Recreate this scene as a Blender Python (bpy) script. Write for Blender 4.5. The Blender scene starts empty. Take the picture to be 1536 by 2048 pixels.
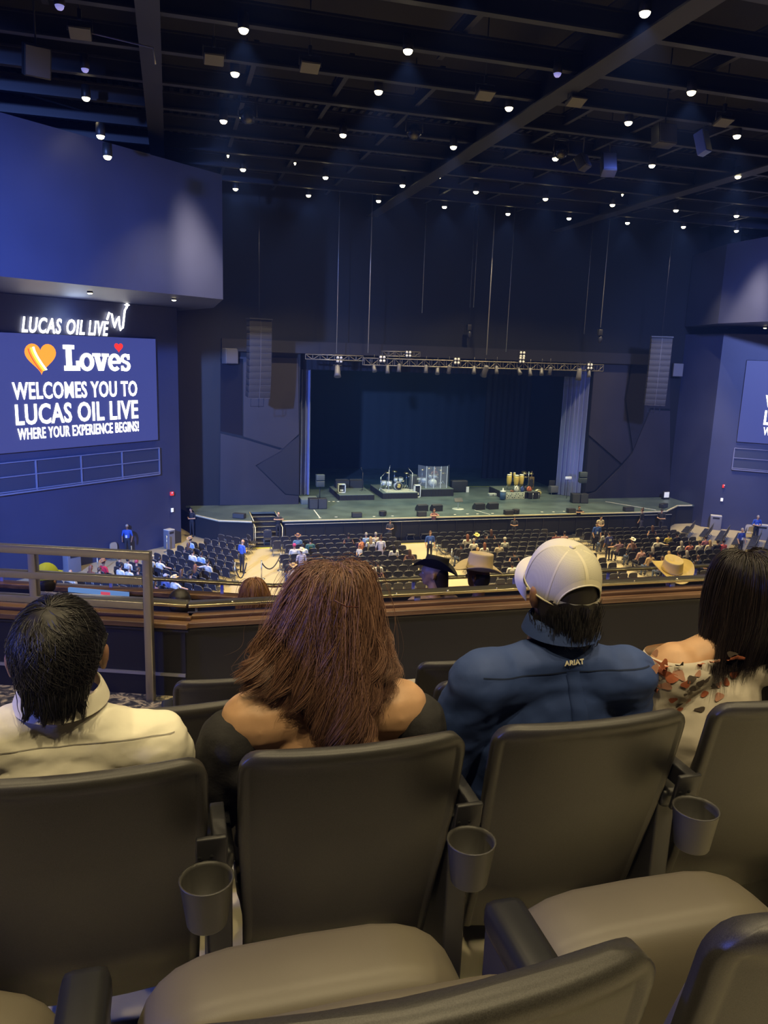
import bpy, bmesh, math, random
import numpy as np
from mathutils import Vector, Matrix, noise
from mathutils.bvhtree import BVHTree

SC = bpy.context.scene
COL = SC.collection
PI = math.pi
rnd = random.Random(7)
def R(a): return math.radians(a)

# ---------------------------------------------------------------- camera
EYE = Vector((0, 0, 11.5)); FPX = 1538.0
_y, _p, _r = R(15.6), R(-11.63), R(1.95)
FWD = Vector((math.sin(_y)*math.cos(_p), math.cos(_y)*math.cos(_p), math.sin(_p)))
_rt = Vector((math.cos(_y), -math.sin(_y), 0)); _up = _rt.cross(FWD)
RGT = _rt*math.cos(_r) + _up*math.sin(_r); UPV = -_rt*math.sin(_r) + _up*math.cos(_r)
cd = bpy.data.cameras.new('camera'); cam = bpy.data.objects.new('camera', cd); COL.objects.link(cam)
cam.matrix_world = Matrix(((RGT.x, UPV.x, -FWD.x, EYE.x), (RGT.y, UPV.y, -FWD.y, EYE.y), (RGT.z, UPV.z, -FWD.z, EYE.z), (0, 0, 0, 1)))
cd.sensor_fit = 'VERTICAL'; cd.sensor_height = 36.0; cd.lens = 36.0*FPX/2048; cd.clip_start = 0.05; cd.clip_end = 300
SC.camera = cam

# ---------------------------------------------------------------- exposure, world
SC.view_settings.view_transform = 'Standard'
try: SC.view_settings.look = 'None'
except Exception: pass
SC.view_settings.gamma = 1.0; SC.view_settings.use_curve_mapping = False
SC.view_settings.exposure = 0.55
W = bpy.data.worlds.new('hall_air'); SC.world = W; W.use_nodes = True
_bg = W.node_tree.nodes['Background']; _bg.inputs[0].default_value = (0.08, 0.15, 0.70, 1); _bg.inputs[1].default_value = 0.035
# thin blue stage haze fills the whole hall
_vs = W.node_tree.nodes.new('ShaderNodeVolumeScatter'); _vs.inputs['Color'].default_value = (0.07, 0.16, 0.85, 1); _vs.inputs['Density'].default_value = 0.0013; _vs.inputs['Anisotropy'].default_value = 0.15
W.node_tree.links.new(_vs.outputs['Volume'], W.node_tree.nodes['World Output'].inputs['Volume'])
cy = SC.cycles
cy.use_denoising = True; cy.max_bounces = 5; cy.diffuse_bounces = 3; cy.glossy_bounces = 2; cy.transmission_bounces = 4
cy.transparent_max_bounces = 12; cy.volume_bounces = 0; cy.caustics_reflective = False; cy.caustics_refractive = False
cy.sample_clamp_indirect = 2.0; cy.use_adaptive_sampling = True; cy.adaptive_threshold = 0.02

def lamp(kind, name, loc, target, power, color, size=0.3, cone=60, blend=0.5, parent=None):
    l = bpy.data.lights.new(name, kind); l.energy = power; l.color = color
    if kind == 'SPOT': l.spot_size = R(cone); l.spot_blend = blend; l.shadow_soft_size = size
    if kind == 'AREA': l.shape = 'SQUARE'; l.size = size
    if kind == 'POINT': l.shadow_soft_size = size
    o = bpy.data.objects.new(name, l); COL.objects.link(o)
    o.rotation_euler = (Vector(target) - Vector(loc)).to_track_quat('-Z', 'Y').to_euler(); o.location = loc
    if parent: o.parent = parent; o.location = Vector(loc) - parent.location
    return o
WARM = (1.0, 0.80, 0.44)
# blue wash heads of the house rig, high at both sides of the balcony and floor
lamp('SPOT', 'blue_wash_lamp', (-14, 6, 17), (-5.5, 38, 8), 105000, (0.19, 0.33, 1.0), 0.6, 52, 1.0)
lamp('SPOT', 'blue_wash_lamp', (-12, 2, 13.5), (2, 5, 10), 2600, (0.12, 0.18, 1.0), 0.4, 90, 1.0)
lamp('SPOT', 'blue_wash_lamp', (24, 20, 18), (40, 43, 9), 34000, (0.26, 0.36, 1.0), 0.6, 60, 1.0)
lamp('SPOT', 'blue_wash_lamp', (18, 30, 19), (19, 51, 17), 350, (0.16, 0.26, 1.0), 0.6, 80, 1.0)
lamp('SPOT', 'added_backdrop_spot', (18.6, 54, 13.4), (18.6, 66, 4), 380, (0.35, 0.75, 0.9), 0.6, 120, 1.0)  # unseen spot added to light the backdrop
# balcony house lamps, behind and above the photographer
for _x, _yy, _w in ((-2.5, -3.2, 930), (2.0, -3.5, 930), (6.5, -3.0, 930), (-2.5, 3.0, 620), (2.1, 2.6, 620), (6.8, 3.0, 620), (2.1, 8.5, 620), (6.8, 8.0, 620), (-2.6, 8.5, 620), (11.5, 7.5, 620)):
    lamp('SPOT', 'balcony_house_lamp', (_x, _yy, 19.8), (_x, _yy, 0), _w, WARM, 0.15, 100, 0.7)
for _x in (2.1, 6.8, 11.5, 16.2, 20.9):
    for _yy in (14.0, 18.8):
        if (_x, _yy) != (11.5, 18.8): lamp('SPOT', 'house_lamp', (_x, _yy, 19.8), (_x, _yy, 0), 500, WARM, 0.15, 90, 0.7)
# cool working light over the stage
for _x in (12.5, 18.5, 24.5):
    lamp('SPOT', 'stage_work_lamp', (_x, 49.0, 11.6), (_x, 49.3, 1.4), 900 if _x < 20 else 620, (0.50, 0.97, 0.95), 0.4, 110, 1.0)

# ---------------------------------------------------------------- projection helpers: a pixel of the 1536 x 2048 frame to a point of the hall
def ray(px, py): return FWD + RGT*((px-768)/FPX) - UPV*((py-1024)/FPX)
def onz(px, py, z):
    d = ray(px, py); return EYE + d*((z-EYE.z)/d.z)
def ony(px, py, y):
    d = ray(px, py); return EYE + d*(y/d.y)
def onplane(px, py, p0, n):
    d = ray(px, py); return EYE + d*((Vector(p0)-EYE).dot(n)/d.dot(n))

# ---------------------------------------------------------------- materials
MATS = {}
def mat(name, color, rough=0.6, metal=0.0, emit=None, strength=1.0, alpha=None, spec=0.5, bump=None, vary=None, coat=0.0):
    """procedural material; bump = (scale, strength, distance), vary = (scale, amount)"""
    if name in MATS: return MATS[name]
    m = bpy.data.materials.new(name); m.use_nodes = True; nt = m.node_tree; N = nt.nodes; L = nt.links
    b = N['Principled BSDF']; b.inputs['Base Color'].default_value = (*color, 1); b.inputs['Roughness'].default_value = rough
    b.inputs['Metallic'].default_value = metal; b.inputs['Specular IOR Level'].default_value = spec
    if coat: b.inputs['Coat Weight'].default_value = coat
    if emit: b.inputs['Emission Color'].default_value = (*emit, 1); b.inputs['Emission Strength'].default_value = strength
    if alpha is not None: b.inputs['Alpha'].default_value = alpha
    tc = None
    if bump or vary: tc = N.new('ShaderNodeTexCoord')
    if vary:
        nz = N.new('ShaderNodeTexNoise'); nz.inputs['Scale'].default_value = vary[0]; nz.inputs['Detail'].default_value = 5
        L.new(tc.outputs['Object'], nz.inputs['Vector'])
        cr = N.new('ShaderNodeValToRGB'); a = vary[1]
        cr.color_ramp.elements[0].position = 0.3; cr.color_ramp.elements[1].position = 0.7
        cr.color_ramp.elements[0].color = (*[c*(1-a) for c in color], 1); cr.color_ramp.elements[1].color = (*[min(1, c*(1+a)) for c in color], 1)
        L.new(nz.outputs['Fac'], cr.inputs['Fac']); L.new(cr.outputs['Color'], b.inputs['Base Color'])
    if bump:
        n2 = N.new('ShaderNodeTexNoise'); n2.inputs['Scale'].default_value = bump[0]; n2.inputs['Detail'].default_value = 3
        L.new(tc.outputs['Object'], n2.inputs['Vector'])
        bp = N.new('ShaderNodeBump'); bp.inputs['Strength'].default_value = bump[1]; bp.inputs['Distance'].default_value = bump[2]
        L.new(n2.outputs['Fac'], bp.inputs['Height']); L.new(bp.outputs['Normal'], b.inputs['Normal'])
    MATS[name] = m; return m
def glow(name, color, s): return mat(name, (0, 0, 0), 0.5, emit=color, strength=s)

# ---------------------------------------------------------------- mesh builder
class MB:
    def __init__(s): s.v = []; s.f = []; s.m = []; s.sm = []
    def add(s, vs, fs, mi=0, smooth=False):
        o = len(s.v); s.v += [tuple(v) for v in vs]
        for f in fs: s.f.append([i+o for i in f]); s.m.append(mi); s.sm.append(smooth)
        return s
    def box(s, c, d, mi=0, rot=None, ch=0.0):
        hx, hy, hz = d[0]/2, d[1]/2, d[2]/2; M = rot if rot is not None else Matrix.Identity(3); c = Vector(c)
        if ch <= 0:
            vs = [c + M @ Vector((x*hx, y*hy, z*hz)) for x in (-1, 1) for y in (-1, 1) for z in (-1, 1)]
            return s.add(vs, [(0, 1, 3, 2), (4, 6, 7, 5), (0, 4, 5, 1), (2, 3, 7, 6), (0, 2, 6, 4), (1, 5, 7, 3)], mi)
        bm = bmesh.new(); bmesh.ops.create_cube(bm, size=1)
        for v in bm.verts: v.co = Vector((v.co.x*d[0], v.co.y*d[1], v.co.z*d[2]))
        bmesh.ops.bevel(bm, geom=bm.edges[:], offset=min(ch, min(d)*0.49), segments=2, affect='EDGES', profile=0.6)
        bm.verts.index_update()
        s.add([c + M @ v.co for v in bm.verts], [[v.index for v in f.verts] for f in bm.faces], mi, True); bm.free(); return s
    def tube(s, pts, rad, n=8, mi=0, cap=True, closed=False, smooth=True):
        pts = [Vector(p) for p in pts]; k = len(pts); rr = rad if isinstance(rad, (list, tuple)) else [rad]*k
        vs = []; prev = None
        for i, p in enumerate(pts):
            a = pts[(i+1) % k] if (closed or i < k-1) else p; b = pts[i-1] if (closed or i > 0) else p
            t = (a-b); t = t.normalized() if t.length > 1e-9 else Vector((0, 0, 1))
            if prev is None:
                h = Vector((0, 0, 1)) if abs(t.z) < 0.9 else Vector((0, 1, 0)); u = t.cross(h).normalized()
            else: u = (prev - t*prev.dot(t)).normalized()
            prev = u; w = t.cross(u)
            for j in range(n):
                q = 2*PI*j/n; vs.append(p + (u*math.cos(q) + w*math.sin(q))*rr[i])
        fs = []
        for i in range(k if closed else k-1):
            for j in range(n):
                a = i*n+j; b = i*n+(j+1) % n; c = ((i+1) % k)*n+(j+1) % n; d = ((i+1) % k)*n+j
                fs.append((a, b, c, d))
        s.add(vs, fs, mi, smooth)
        if cap and not closed:
            o = len(s.v)-len(vs); s.f += [[o+j for j in range(n)][::-1], [o+(k-1)*n+j for j in range(n)]]; s.m += [mi, mi]; s.sm += [False, False]
        return s
    def lathe(s, prof, c=(0, 0, 0), n=16, mi=0, M=None, smooth=True, closed=False):
        c = Vector(c); M = M if M is not None else Matrix.Identity(3); vs = []; k = len(prof)
        for r, z in prof:
            for j in range(n): vs.append(c + M @ Vector((r*math.cos(2*PI*j/n), r*math.sin(2*PI*j/n), z)))
        fs = []
        for i in range(k if closed else k-1):
            for j in range(n): fs.append((i*n+j, i*n+(j+1) % n, ((i+1) % k)*n+(j+1) % n, ((i+1) % k)*n+j))
        s.add(vs, fs, mi, smooth)
        if not closed:
            o = len(s.v)-len(vs)
            if prof[0][0] > 1e-6: s.f.append([o+j for j in range(n)][::-1]); s.m.append(mi); s.sm.append(False)
            if prof[-1][0] > 1e-6: s.f.append([o+(k-1)*n+j for j in range(n)]); s.m.append(mi); s.sm.append(False)
        return s
    def ball(s, c, r, n=12, mi=0, M=None):
        r = r if isinstance(r, (tuple, list)) else (r, r, r); c = Vector(c); M = M if M is not None else Matrix.Identity(3)
        vs = [c + M @ Vector((0, 0, -r[2]))]; h = n//2
        for i in range(1, h):
            a = PI*i/h - PI/2
            for j in range(n): vs.append(c + M @ Vector((r[0]*math.cos(a)*math.cos(2*PI*j/n), r[1]*math.cos(a)*math.sin(2*PI*j/n), r[2]*math.sin(a))))
        vs.append(c + M @ Vector((0, 0, r[2]))); fs = [(0, 1+(j+1) % n, 1+j) for j in range(n)]
        for i in range(h-2):
            for j in range(n): fs.append((1+i*n+j, 1+i*n+(j+1) % n, 1+(i+1)*n+(j+1) % n, 1+(i+1)*n+j))
        o = 1+(h-2)*n; fs += [(o+j, o+(j+1) % n, len(vs)-1) for j in range(n)]
        return s.add(vs, fs, mi, True)
    def prism(s, poly, ex, mi=0):
        """closed 3-D polygon pushed along ex"""
        poly = [Vector(p) for p in poly]; ex = Vector(ex); k = len(poly)
        s.add(poly + [p+ex for p in poly], [list(range(k))[::-1], list(range(k, 2*k))] + [(i, (i+1) % k, k+(i+1) % k, k+i) for i in range(k)], mi); return s
    def grid(s, fn, nu, nv, mi=0, smooth=True, closed_u=False):
        vs = [fn(i/nu, j/nv) for j in range(nv+1) for i in range(nu+(0 if closed_u else 1))]; w = nu+(0 if closed_u else 1)
        fs = [(j*w+i, j*w+(i+1) % w, (j+1)*w+(i+1) % w, (j+1)*w+i) for j in range(nv) for i in range(nu)]
        return s.add(vs, fs, mi, smooth)
    def mesh(s, name, mats):
        me = bpy.data.meshes.new(name); me.from_pydata(s.v, [], s.f)
        for m in mats: me.materials.append(m)
        me.polygons.foreach_set('material_index', s.m); me.polygons.foreach_set('use_smooth', s.sm)
        bm = bmesh.new(); bm.from_mesh(me); bmesh.ops.recalc_face_normals(bm, faces=bm.faces[:]); bm.to_mesh(me); bm.free()
        return me
def link(name, me, parent=None, loc=None, rot=None):
    o = bpy.data.objects.new(name, me); COL.objects.link(o)
    if parent is not None: o.parent = parent
    if loc is not None: o.location = loc
    if rot is not None: o.rotation_euler = rot
    return o
def obj(name, mb, mats, parent=None, loc=None, rot=None):
    return link(name, mb.mesh(name, mats if isinstance(mats, (list, tuple)) else [mats]), parent, loc, rot)
def tag(o, label, cat, group=None):
    o['label'] = label; o['category'] = cat
    if group: o['group'] = group
    return o
def thing(name, label, cat, loc=(0, 0, 0), rz=0.0, group=None):
    o = bpy.data.objects.new(name, None); COL.objects.link(o); o.location = loc; o.rotation_euler = (0, 0, rz); o.empty_display_size = 0.2
    return tag(o, label, cat, group)
def struct(name, mb, mats, label=None):
    o = obj(name, mb, mats); o['kind'] = 'structure'
    if label: o['label'] = label
    return o
def dup(root, loc=None, rz=None, label=None, group=None):
    r = root.copy(); COL.objects.link(r)
    if loc is not None: r.location = loc
    if rz is not None: r.rotation_euler = (0, 0, rz)
    if label: r['label'] = label
    if group: r['group'] = group
    for ch in [k for k in root.children if k.type != 'LIGHT']:
        c = ch.copy(); COL.objects.link(c); c.parent = r
        for g in list(ch.children):
            d = g.copy(); COL.objects.link(d); d.parent = c
    return r
def rotz(a): return Matrix.Rotation(a, 3, 'Z')
def rotx(a): return Matrix.Rotation(a, 3, 'X')
def roty(a): return Matrix.Rotation(a, 3, 'Y')

TMP = bpy.data.scenes.new('workbench')      # shapes are grown here and the empty bench is removed at the end
def text_geo(txt, size, bold=0.0, shear=0.0, xs=1.0, depth=0.01, space=1.0):
    """lettering as a mesh builder, centred on the origin in the xz plane, front towards -y"""
    c = bpy.data.curves.new('lettering', 'FONT'); c.body = txt; c.size = size; c.offset = bold; c.shear = shear; c.extrude = depth
    c.align_x = 'CENTER'; c.align_y = 'CENTER'; c.space_character = space; c.resolution_u = 3
    o = bpy.data.objects.new('lettering_tmp', c); TMP.collection.objects.link(o)
    TMP.view_layers[0].update(); dg = TMP.view_layers[0].depsgraph; me = bpy.data.meshes.new_from_object(o.evaluated_get(dg))
    mb = MB(); mb.add([(v.co.x*xs, -v.co.z, v.co.y) for v in me.vertices], [list(p.vertices) for p in me.polygons])
    bpy.data.objects.remove(o); bpy.data.curves.remove(c); bpy.data.meshes.remove(me)
    return mb

# ================================================================ THE SETTING
navy = mat('navy_wall_paint', (0.036, 0.042, 0.095), 0.5, bump=(60, 0.05, 0.01), vary=(0.35, 0.12))
black_wall = mat('black_wall_paint', (0.004, 0.0045, 0.009), 0.6, vary=(0.5, 0.15))
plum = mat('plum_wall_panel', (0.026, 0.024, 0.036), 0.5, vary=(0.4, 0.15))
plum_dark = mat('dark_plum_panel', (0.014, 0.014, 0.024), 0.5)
gloss_black = mat('glossy_black_panel', (0.012, 0.013, 0.022), 0.18)
concrete = mat('cream_concrete', (0.44, 0.37, 0.235), 0.5, vary=(0.6, 0.08), bump=(3, 0.1, 0.01))
deckm = mat('dark_green_stage_floor', (0.075, 0.105, 0.106), 0.45, vary=(0.9, 0.25))
black_cloth = mat('black_stage_cloth', (0.012, 0.013, 0.018), 0.9)
steel = mat('painted_steel', (0.018, 0.020, 0.038), 0.5)
black_metal = mat('black_metal', (0.02, 0.02, 0.024), 0.45)
edge_cream = mat('cream_nosing', (0.72, 0.66, 0.42), 0.5)
white_trim = mat('white_paint', (0.75, 0.74, 0.68), 0.5)
yellow = mat('yellow_tape', (0.62, 0.58, 0.05), 0.5)

struct('floor', MB().box((12, 30, -0.1), (90, 60, 0.2)), [concrete])
CX = 18.6                                           # centre line of the hall
wd = Vector((math.sin(R(49.8)), math.cos(R(49.8)), 0)); wn = Vector((wd.y, -wd.x, 0))
WA = Vector((-8.17, 39.16, 0)); WE = Vector((0.39, 46.35, 0)); WP = Vector((2.34, 36.56, 0)); ZS = 13.63
def mir(p): return Vector((2*CX-p[0], p[1], p[2]))
def mirror_poly(pl): return [mir(p) for p in pl]
low = [WE-wd*24, WE, Vector((0.39, 51.2, 0)), Vector((-22, 51.2, 0))]
hi = [WP-wd*18, WP, Vector((2.34, 44.6, 0)), Vector((0.6, 50.4, 0)), Vector((-18, 50.4, 0))]
up = lambda pl, z: [Vector((p[0], p[1], z)) for p in pl]
struct('wall_left', MB().prism(low, (0, 0, ZS)), [navy])
struct('wall_left_upper', MB().prism(up(hi, ZS+0.02), (0, 0, 5.27)), [navy])
struct('wall_right', MB().prism(mirror_poly(low), (0, 0, ZS)), [navy])
struct('wall_right_upper', MB().prism(up(mirror_poly(hi), ZS+0.55), (0, 0, 5.0)), [navy])
# proscenium wall round the stage opening
PL, PR, PT, PY = 8.12, 29.45, 11.35, 50.5
w = MB()
w.box((PL/2+0.2, PY+0.4, 6), (PL-0.4, 0.8, 12)); w.box(((PR+37)/2, PY+0.4, 6), (37-PR, 0.8, 12)); w.box((CX, PY+0.4, 16.7), (44, 0.8, 9.4))
pw = struct('wall_stage', w, [black_wall])
struct('trim_1', MB().box((CX+0.3, PY-0.25, 11.72), (31.6, 0.5, 0.75)), [plum_dark])
def wall_panel(px, y, mt, nm):
    pl = [ony(a, b, y) for a, b in px]
    o = obj(nm, MB().prism(pl, (0, 0.12, 0)), mt, pw); return o
wall_panel([(440, 713), (596, 716), (598, 868), (566, 897), (487, 873), (487, 718)], PY-0.11, plum, 'wall_panel')
wall_panel([(441, 717), (484, 718), (484, 871), (441, 862)], PY-0.09, gloss_black, 'glossy_panel')
wall_panel([(441, 867), (487, 878), (564, 901), (511, 931), (571, 990), (597, 992), (597, 1010), (440, 1010)], PY-0.10, plum, 'wall_panel')
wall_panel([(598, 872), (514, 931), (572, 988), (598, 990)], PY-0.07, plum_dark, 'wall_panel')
wall_panel([(1190, 720), (1262, 722), (1248, 800), (1262, 905), (1243, 927), (1178, 870)], PY-0.11, plum, 'wall_panel')
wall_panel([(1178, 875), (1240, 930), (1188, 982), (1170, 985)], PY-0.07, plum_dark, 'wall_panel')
wall_panel([(1244, 932), (1264, 908), (1302, 820), (1340, 822), (1340, 992), (1170, 1003), (1170, 990), (1192, 984)], PY-0.10, plum, 'wall_panel')
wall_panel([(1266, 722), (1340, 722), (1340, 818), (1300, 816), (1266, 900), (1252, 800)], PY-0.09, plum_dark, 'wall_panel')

# ---- ceiling: deck with ribs, deep girders, beams across and joists along
ceil = struct('ceiling', MB().box((15, 28, 22.6), (74, 62, 0.2)), [mat('black_deck', (0.006, 0.006, 0.010), 0.8)])
rb = MB()
for i in range(150): rb.box((-14+i*0.42, 44, 22.4), (0.16, 14, 0.2))
o = obj('deck_ribs', rb, steel, ceil); o['kind'] = 'stuff'
def ibeam(name, a, b, h, wd_, mt=steel):
    a, b = Vector(a), Vector(b); L_ = (b-a).length; mid = (a+b)/2; ang = math.atan2(b.y-a.y, b.x-a.x); M = rotz(ang)
    m = MB(); m.box((0, 0, 0), (L_, wd_, 0.06), 0, M); m.box((0, 0, h/2), (L_, 0.05, h), 0, M); m.box((0, 0, h), (L_, wd_, 0.06), 0, M)
    return obj(name, m, mt, ceil, mid)
for yy in (14.8, 17.8, 20.8, 23.75, 26.6, 29.6, 32.5, 35.4, 38.3, 41.2, 44.4): ibeam('cross_beam', (-16, yy, 20.25), (46, yy, 20.25), 0.55, 0.26)
for x in (2.8, 5.86, 8.95, 15.05, 18.0, 21.1, 27.6, 31, 34.5): ibeam('joist', (x, 26.6, 20.5), (x, 47, 20.5), 0.4, 0.16)
for x in (-3.2, 2.2, 8.6, 17.2, 21.5): ibeam('joist', (x, 13, 20.9), (x, 26, 20.9), 0.4, 0.18)
for x, wd_ in ((-0.38, 0.62), (12.5, 0.75), (25.3, 0.75)): ibeam('girder', (x, 8, 20.0), (x, 50, 20.0), 1.3, wd_)
for a, b in (((-9, 23.7, 20.6), (-0.4, 20.0, 20.6)), ((-10, 30, 20.6), (-1, 37, 20.6)), ((7.5, 17.5, 20.7), (9.2, 21.6, 20.7))): ibeam('brace', a, b, 0.25, 0.2)
for yy in (24.9, 31, 34, 39.8):
    obj('conduit', MB().tube([(-14, yy, 20.9), (44, yy, 20.9)], 0.05, 6), steel, ceil)

# ---- stage: deck, front, stair well on the left
SZ = 1.4
deck = [(0.5, 50.6), (1.0, 50.4), (1.3, 47.7), (2.57, 46.0), (4.5, 45.45), (4.62, 48.1), (6.16, 48.1), (6.3, 45.4), (31.3, 45.4), (33.2, 45.55), (35.4, 47.35), (37, 47.35), (37, 51), (29.4, 51), (29.4, 68), (8.1, 68), (8.1, 51), (0.5, 51)]
stg = struct('floor_stage', MB().prism([(a, b, SZ-0.12) for a, b in deck], (0, 0, 0.12)), [deckm])
fr = MB()
front = [(0.4, 50.3), (1.3, 47.75), (2.62, 46.06), (4.55, 45.5)], [(6.28, 45.46), (31.3, 45.46), (33.17, 45.6), (35.38, 47.4), (37, 47.4)]
for seg in front:
    for a, b in zip(seg[:-1], seg[1:]):
        fr.add([(a[0], a[1], 0), (b[0], b[1], 0), (b[0], b[1], SZ-0.12), (a[0], a[1], SZ-0.12)], [(0, 1, 2, 3)])
obj('stage_skirt', fr, black_cloth, stg)
nz = MB()
for seg in ([(1.3, 47.7), (2.57, 46.0), (4.5, 45.45)], [(6.3, 45.4), (31.3, 45.4), (33.2, 45.55), (35.4, 47.35), (36.6, 47.35)]):
    for a, b in zip(seg[:-1], seg[1:]):
        a3, b3 = Vector((*a, SZ-0.03)), Vector((*b, SZ-0.03)); d = b3-a3
        nz.box((a3+b3)/2 + Vector((0, -0.02, 0)), (d.length, 0.09, 0.075), 0, rotz(math.atan2(d.y, d.x)))
obj('stage_nosing', nz, edge_cream, stg)
for (x0, y0), (x1, y1), ww in (((8.78, 48.4), (8.72, 45.9), 0.07), ((30.6, 49.2), (32.6, 45.9), 0.07), ((22.0, 56.2), (24.4, 56.1), 0.10), ((24.4, 56.1), (25.2, 54.3), 0.10), ((19.5, 47.3), (20.0, 45.7), 0.04)):
    a3, b3 = Vector((x0, y0, SZ+0.004)), Vector((x1, y1, SZ+0.004)); d = b3-a3
    obj('floor_tape', MB().box((a3+b3)/2, (d.length, ww, 0.008), 0, rotz(math.atan2(d.y, d.x))), yellow if ww == 0.10 else white_trim, stg)
for i, (px, py) in enumerate(((650, 1003), (658, 1003), (667, 1003), (676, 1003), (640, 1036), (672, 1034), (748, 1033), (785, 1032), (910, 1029), (935, 1028), (955, 1028), (985, 1027), (1084, 1024), (1107, 1024), (1128, 1023))):
    q = onz(px, py, SZ); obj('floor_tape', MB().box((q.x, q.y, SZ+0.004), (0.16, 0.10, 0.008)), white_trim, stg)
# stair well steps on the left of the stage
st = thing('stage_stairs', 'black stairs with cream nosings let into the stage front beside the left barricade', 'stairs', (5.4, 46.4, 0))
for i in range(6):
    z = SZ - 0.2*(i+1); y = 48.1 - 0.55*(i+1)
    s_ = obj('step', MB().box((0, y-46.4+0.27, z-0.1), (1.5, 0.55, 0.2), 0), black_metal, st)
    obj('step_nosing', MB().box((0, y-46.4+0.02, z-0.02), (1.5, 0.05, 0.05), 0), edge_cream, s_)
for s in (-0.8, 0.8):
    obj('stair_rail', MB().tube([(s, 1.7, SZ+0.02), (s, -0.9, SZ+0.0)], 0.03, 6).tube([(s, -1.0, 0), (s, -1.0, 1.25), (s, -1.9, 1.2), (s, -1.9, 0)], 0.025, 6), edge_cream, st)
# yellow edge strips and low black ramp edge in front of the pit
for (x0, x1, y) in ((4.3, 7.3, 44.35), (12.6, 16.2, 44.35), (22.4, 24.6, 44.35)):
    obj('floor_tape', MB().box(((x0+x1)/2, y, 0.012), (x1-x0, 0.14, 0.02)), yellow, stg)
    obj('ramp_edge', MB().box(((x0+x1)/2, y+0.2, 0.05), (x1-x0, 0.25, 0.1)), black_metal, stg)
# backdrop, border, side curtains
def drape(x0, x1, y, z0, z1, amp, waves, ph=0.0, dy=0.0, n=120):
    m = MB()
    return m.grid(lambda u, v: (x0+(x1-x0)*u, y+dy*u+amp*(math.sin(u*waves*2*PI+ph)+0.4*math.sin(u*waves*5.1+ph*2)), z0+(z1-z0)*v), n, 1)
backdrop = tag(obj('backdrop_curtain', drape(8.3, 29.3, 66, SZ, 13, 0.012, 20, n=200), mat('teal_black_curtain', (0.018, 0.030, 0.036), 0.85)), 'huge black backdrop curtain at the rear of the stage', 'curtain')
tag(obj('border_curtain', drape(8.2, 29.4, 51.6, 10.3, 12, 0.06, 50, n=300), mat('border_black', (0.010, 0.011, 0.018), 0.9)), 'short black border curtain hanging under the proscenium header', 'curtain')
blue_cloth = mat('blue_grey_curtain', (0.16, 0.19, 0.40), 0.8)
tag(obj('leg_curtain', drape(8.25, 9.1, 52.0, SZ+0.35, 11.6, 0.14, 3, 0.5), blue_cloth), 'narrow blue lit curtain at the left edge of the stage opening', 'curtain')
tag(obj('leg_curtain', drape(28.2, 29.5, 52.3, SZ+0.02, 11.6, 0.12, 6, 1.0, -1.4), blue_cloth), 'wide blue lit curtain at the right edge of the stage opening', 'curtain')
tag(obj('inner_leg_curtain', drape(25.2, 29.3, 60, SZ, 12, 0.06, 8), black_cloth), 'black wing curtain deep beside the road cases', 'curtain')
struct('wall_stage_rear', MB().box((CX, 68.3, 7), (24, 0.3, 14)).box((7.9, 59.8, 7), (0.3, 17, 14)).box((29.7, 59.8, 7), (0.3, 17, 14)).box((CX, 59.8, 14.1), (24, 17.3, 0.2)), [black_wall])
lamp('SPOT', 'curtain_lamp', (10.2, 49.2, 3.0), (8.7, 52, 3.6), 90, (0.25, 0.35, 1.0), 0.1, 60, 1.0)
lamp('SPOT', 'curtain_lamp', (26.5, 48.8, 3.0), (28.7, 51.6, 4.0), 110, (0.25, 0.35, 1.0), 0.1, 70, 1.0)
tag(obj('concrete_block', MB().box((8.86, 50.9, SZ+0.17), (1.2, 1.3, 0.34), 0, None, 0.02), mat('grey_block', (0.12, 0.15, 0.15), 0.8)), 'low grey block under the left stage curtain', 'block')

# ---- screens, sign and rail on the two angled walls
def on_left(px, py): return onplane(px, py, WE, wn)
sc_a = on_left(3, 790); sc_b = on_left(281, 790); uc = (sc_a+sc_b)/2; hw = (on_left(311, 780)-uc).dot(wd)
LUM = glow('screen_white', (1.0, 0.98, 0.95), 3.2); ORG = glow('screen_orange', (1.0, 0.28, 0.02), 1.1); RED = glow('screen_red', (1.0, 0.03, 0.02), 1.0); YEL = glow('screen_yellow', (1.0, 0.72, 0.06), 1.2)
scr_bg = glow('screen_haze_blue', (0.055, 0.070, 0.30), 0.62)  # blue haze over the dark screen put into its glow
def heart(cx, cz, s, y, mb):
    pts = []
    for i in range(40):
        t = 2*PI*i/40; x = 16*math.sin(t)**3; z = 13*math.cos(t)-5*math.cos(2*t)-2*math.cos(3*t)-math.cos(4*t)
        pts.append((cx+x*s/32, y, cz+z*s/32))
    return mb.prism(pts[::-1], (0, 0.02, 0))
def place_text(parent, nm, txt, w_, h_, x, z, y, mt, bold, shear=0.0, space=1.0, rot=0.0):
    t = text_geo(txt, 1.0, bold, shear, 1.0, 0.012, space)
    xs = [v[0] for v in t.v]; zs = [v[2] for v in t.v]; kx = w_/(max(xs)-min(xs)); kz = h_/(max(zs)-min(zs)); mx = (max(xs)+min(xs))/2; mz = (max(zs)+min(zs))/2
    t.v = [((v[0]-mx)*kx, v[1], (v[2]-mz)*kz) for v in t.v]
    return obj(nm, t, mt, parent, (x, y, z), (0, rot, 0))
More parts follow.
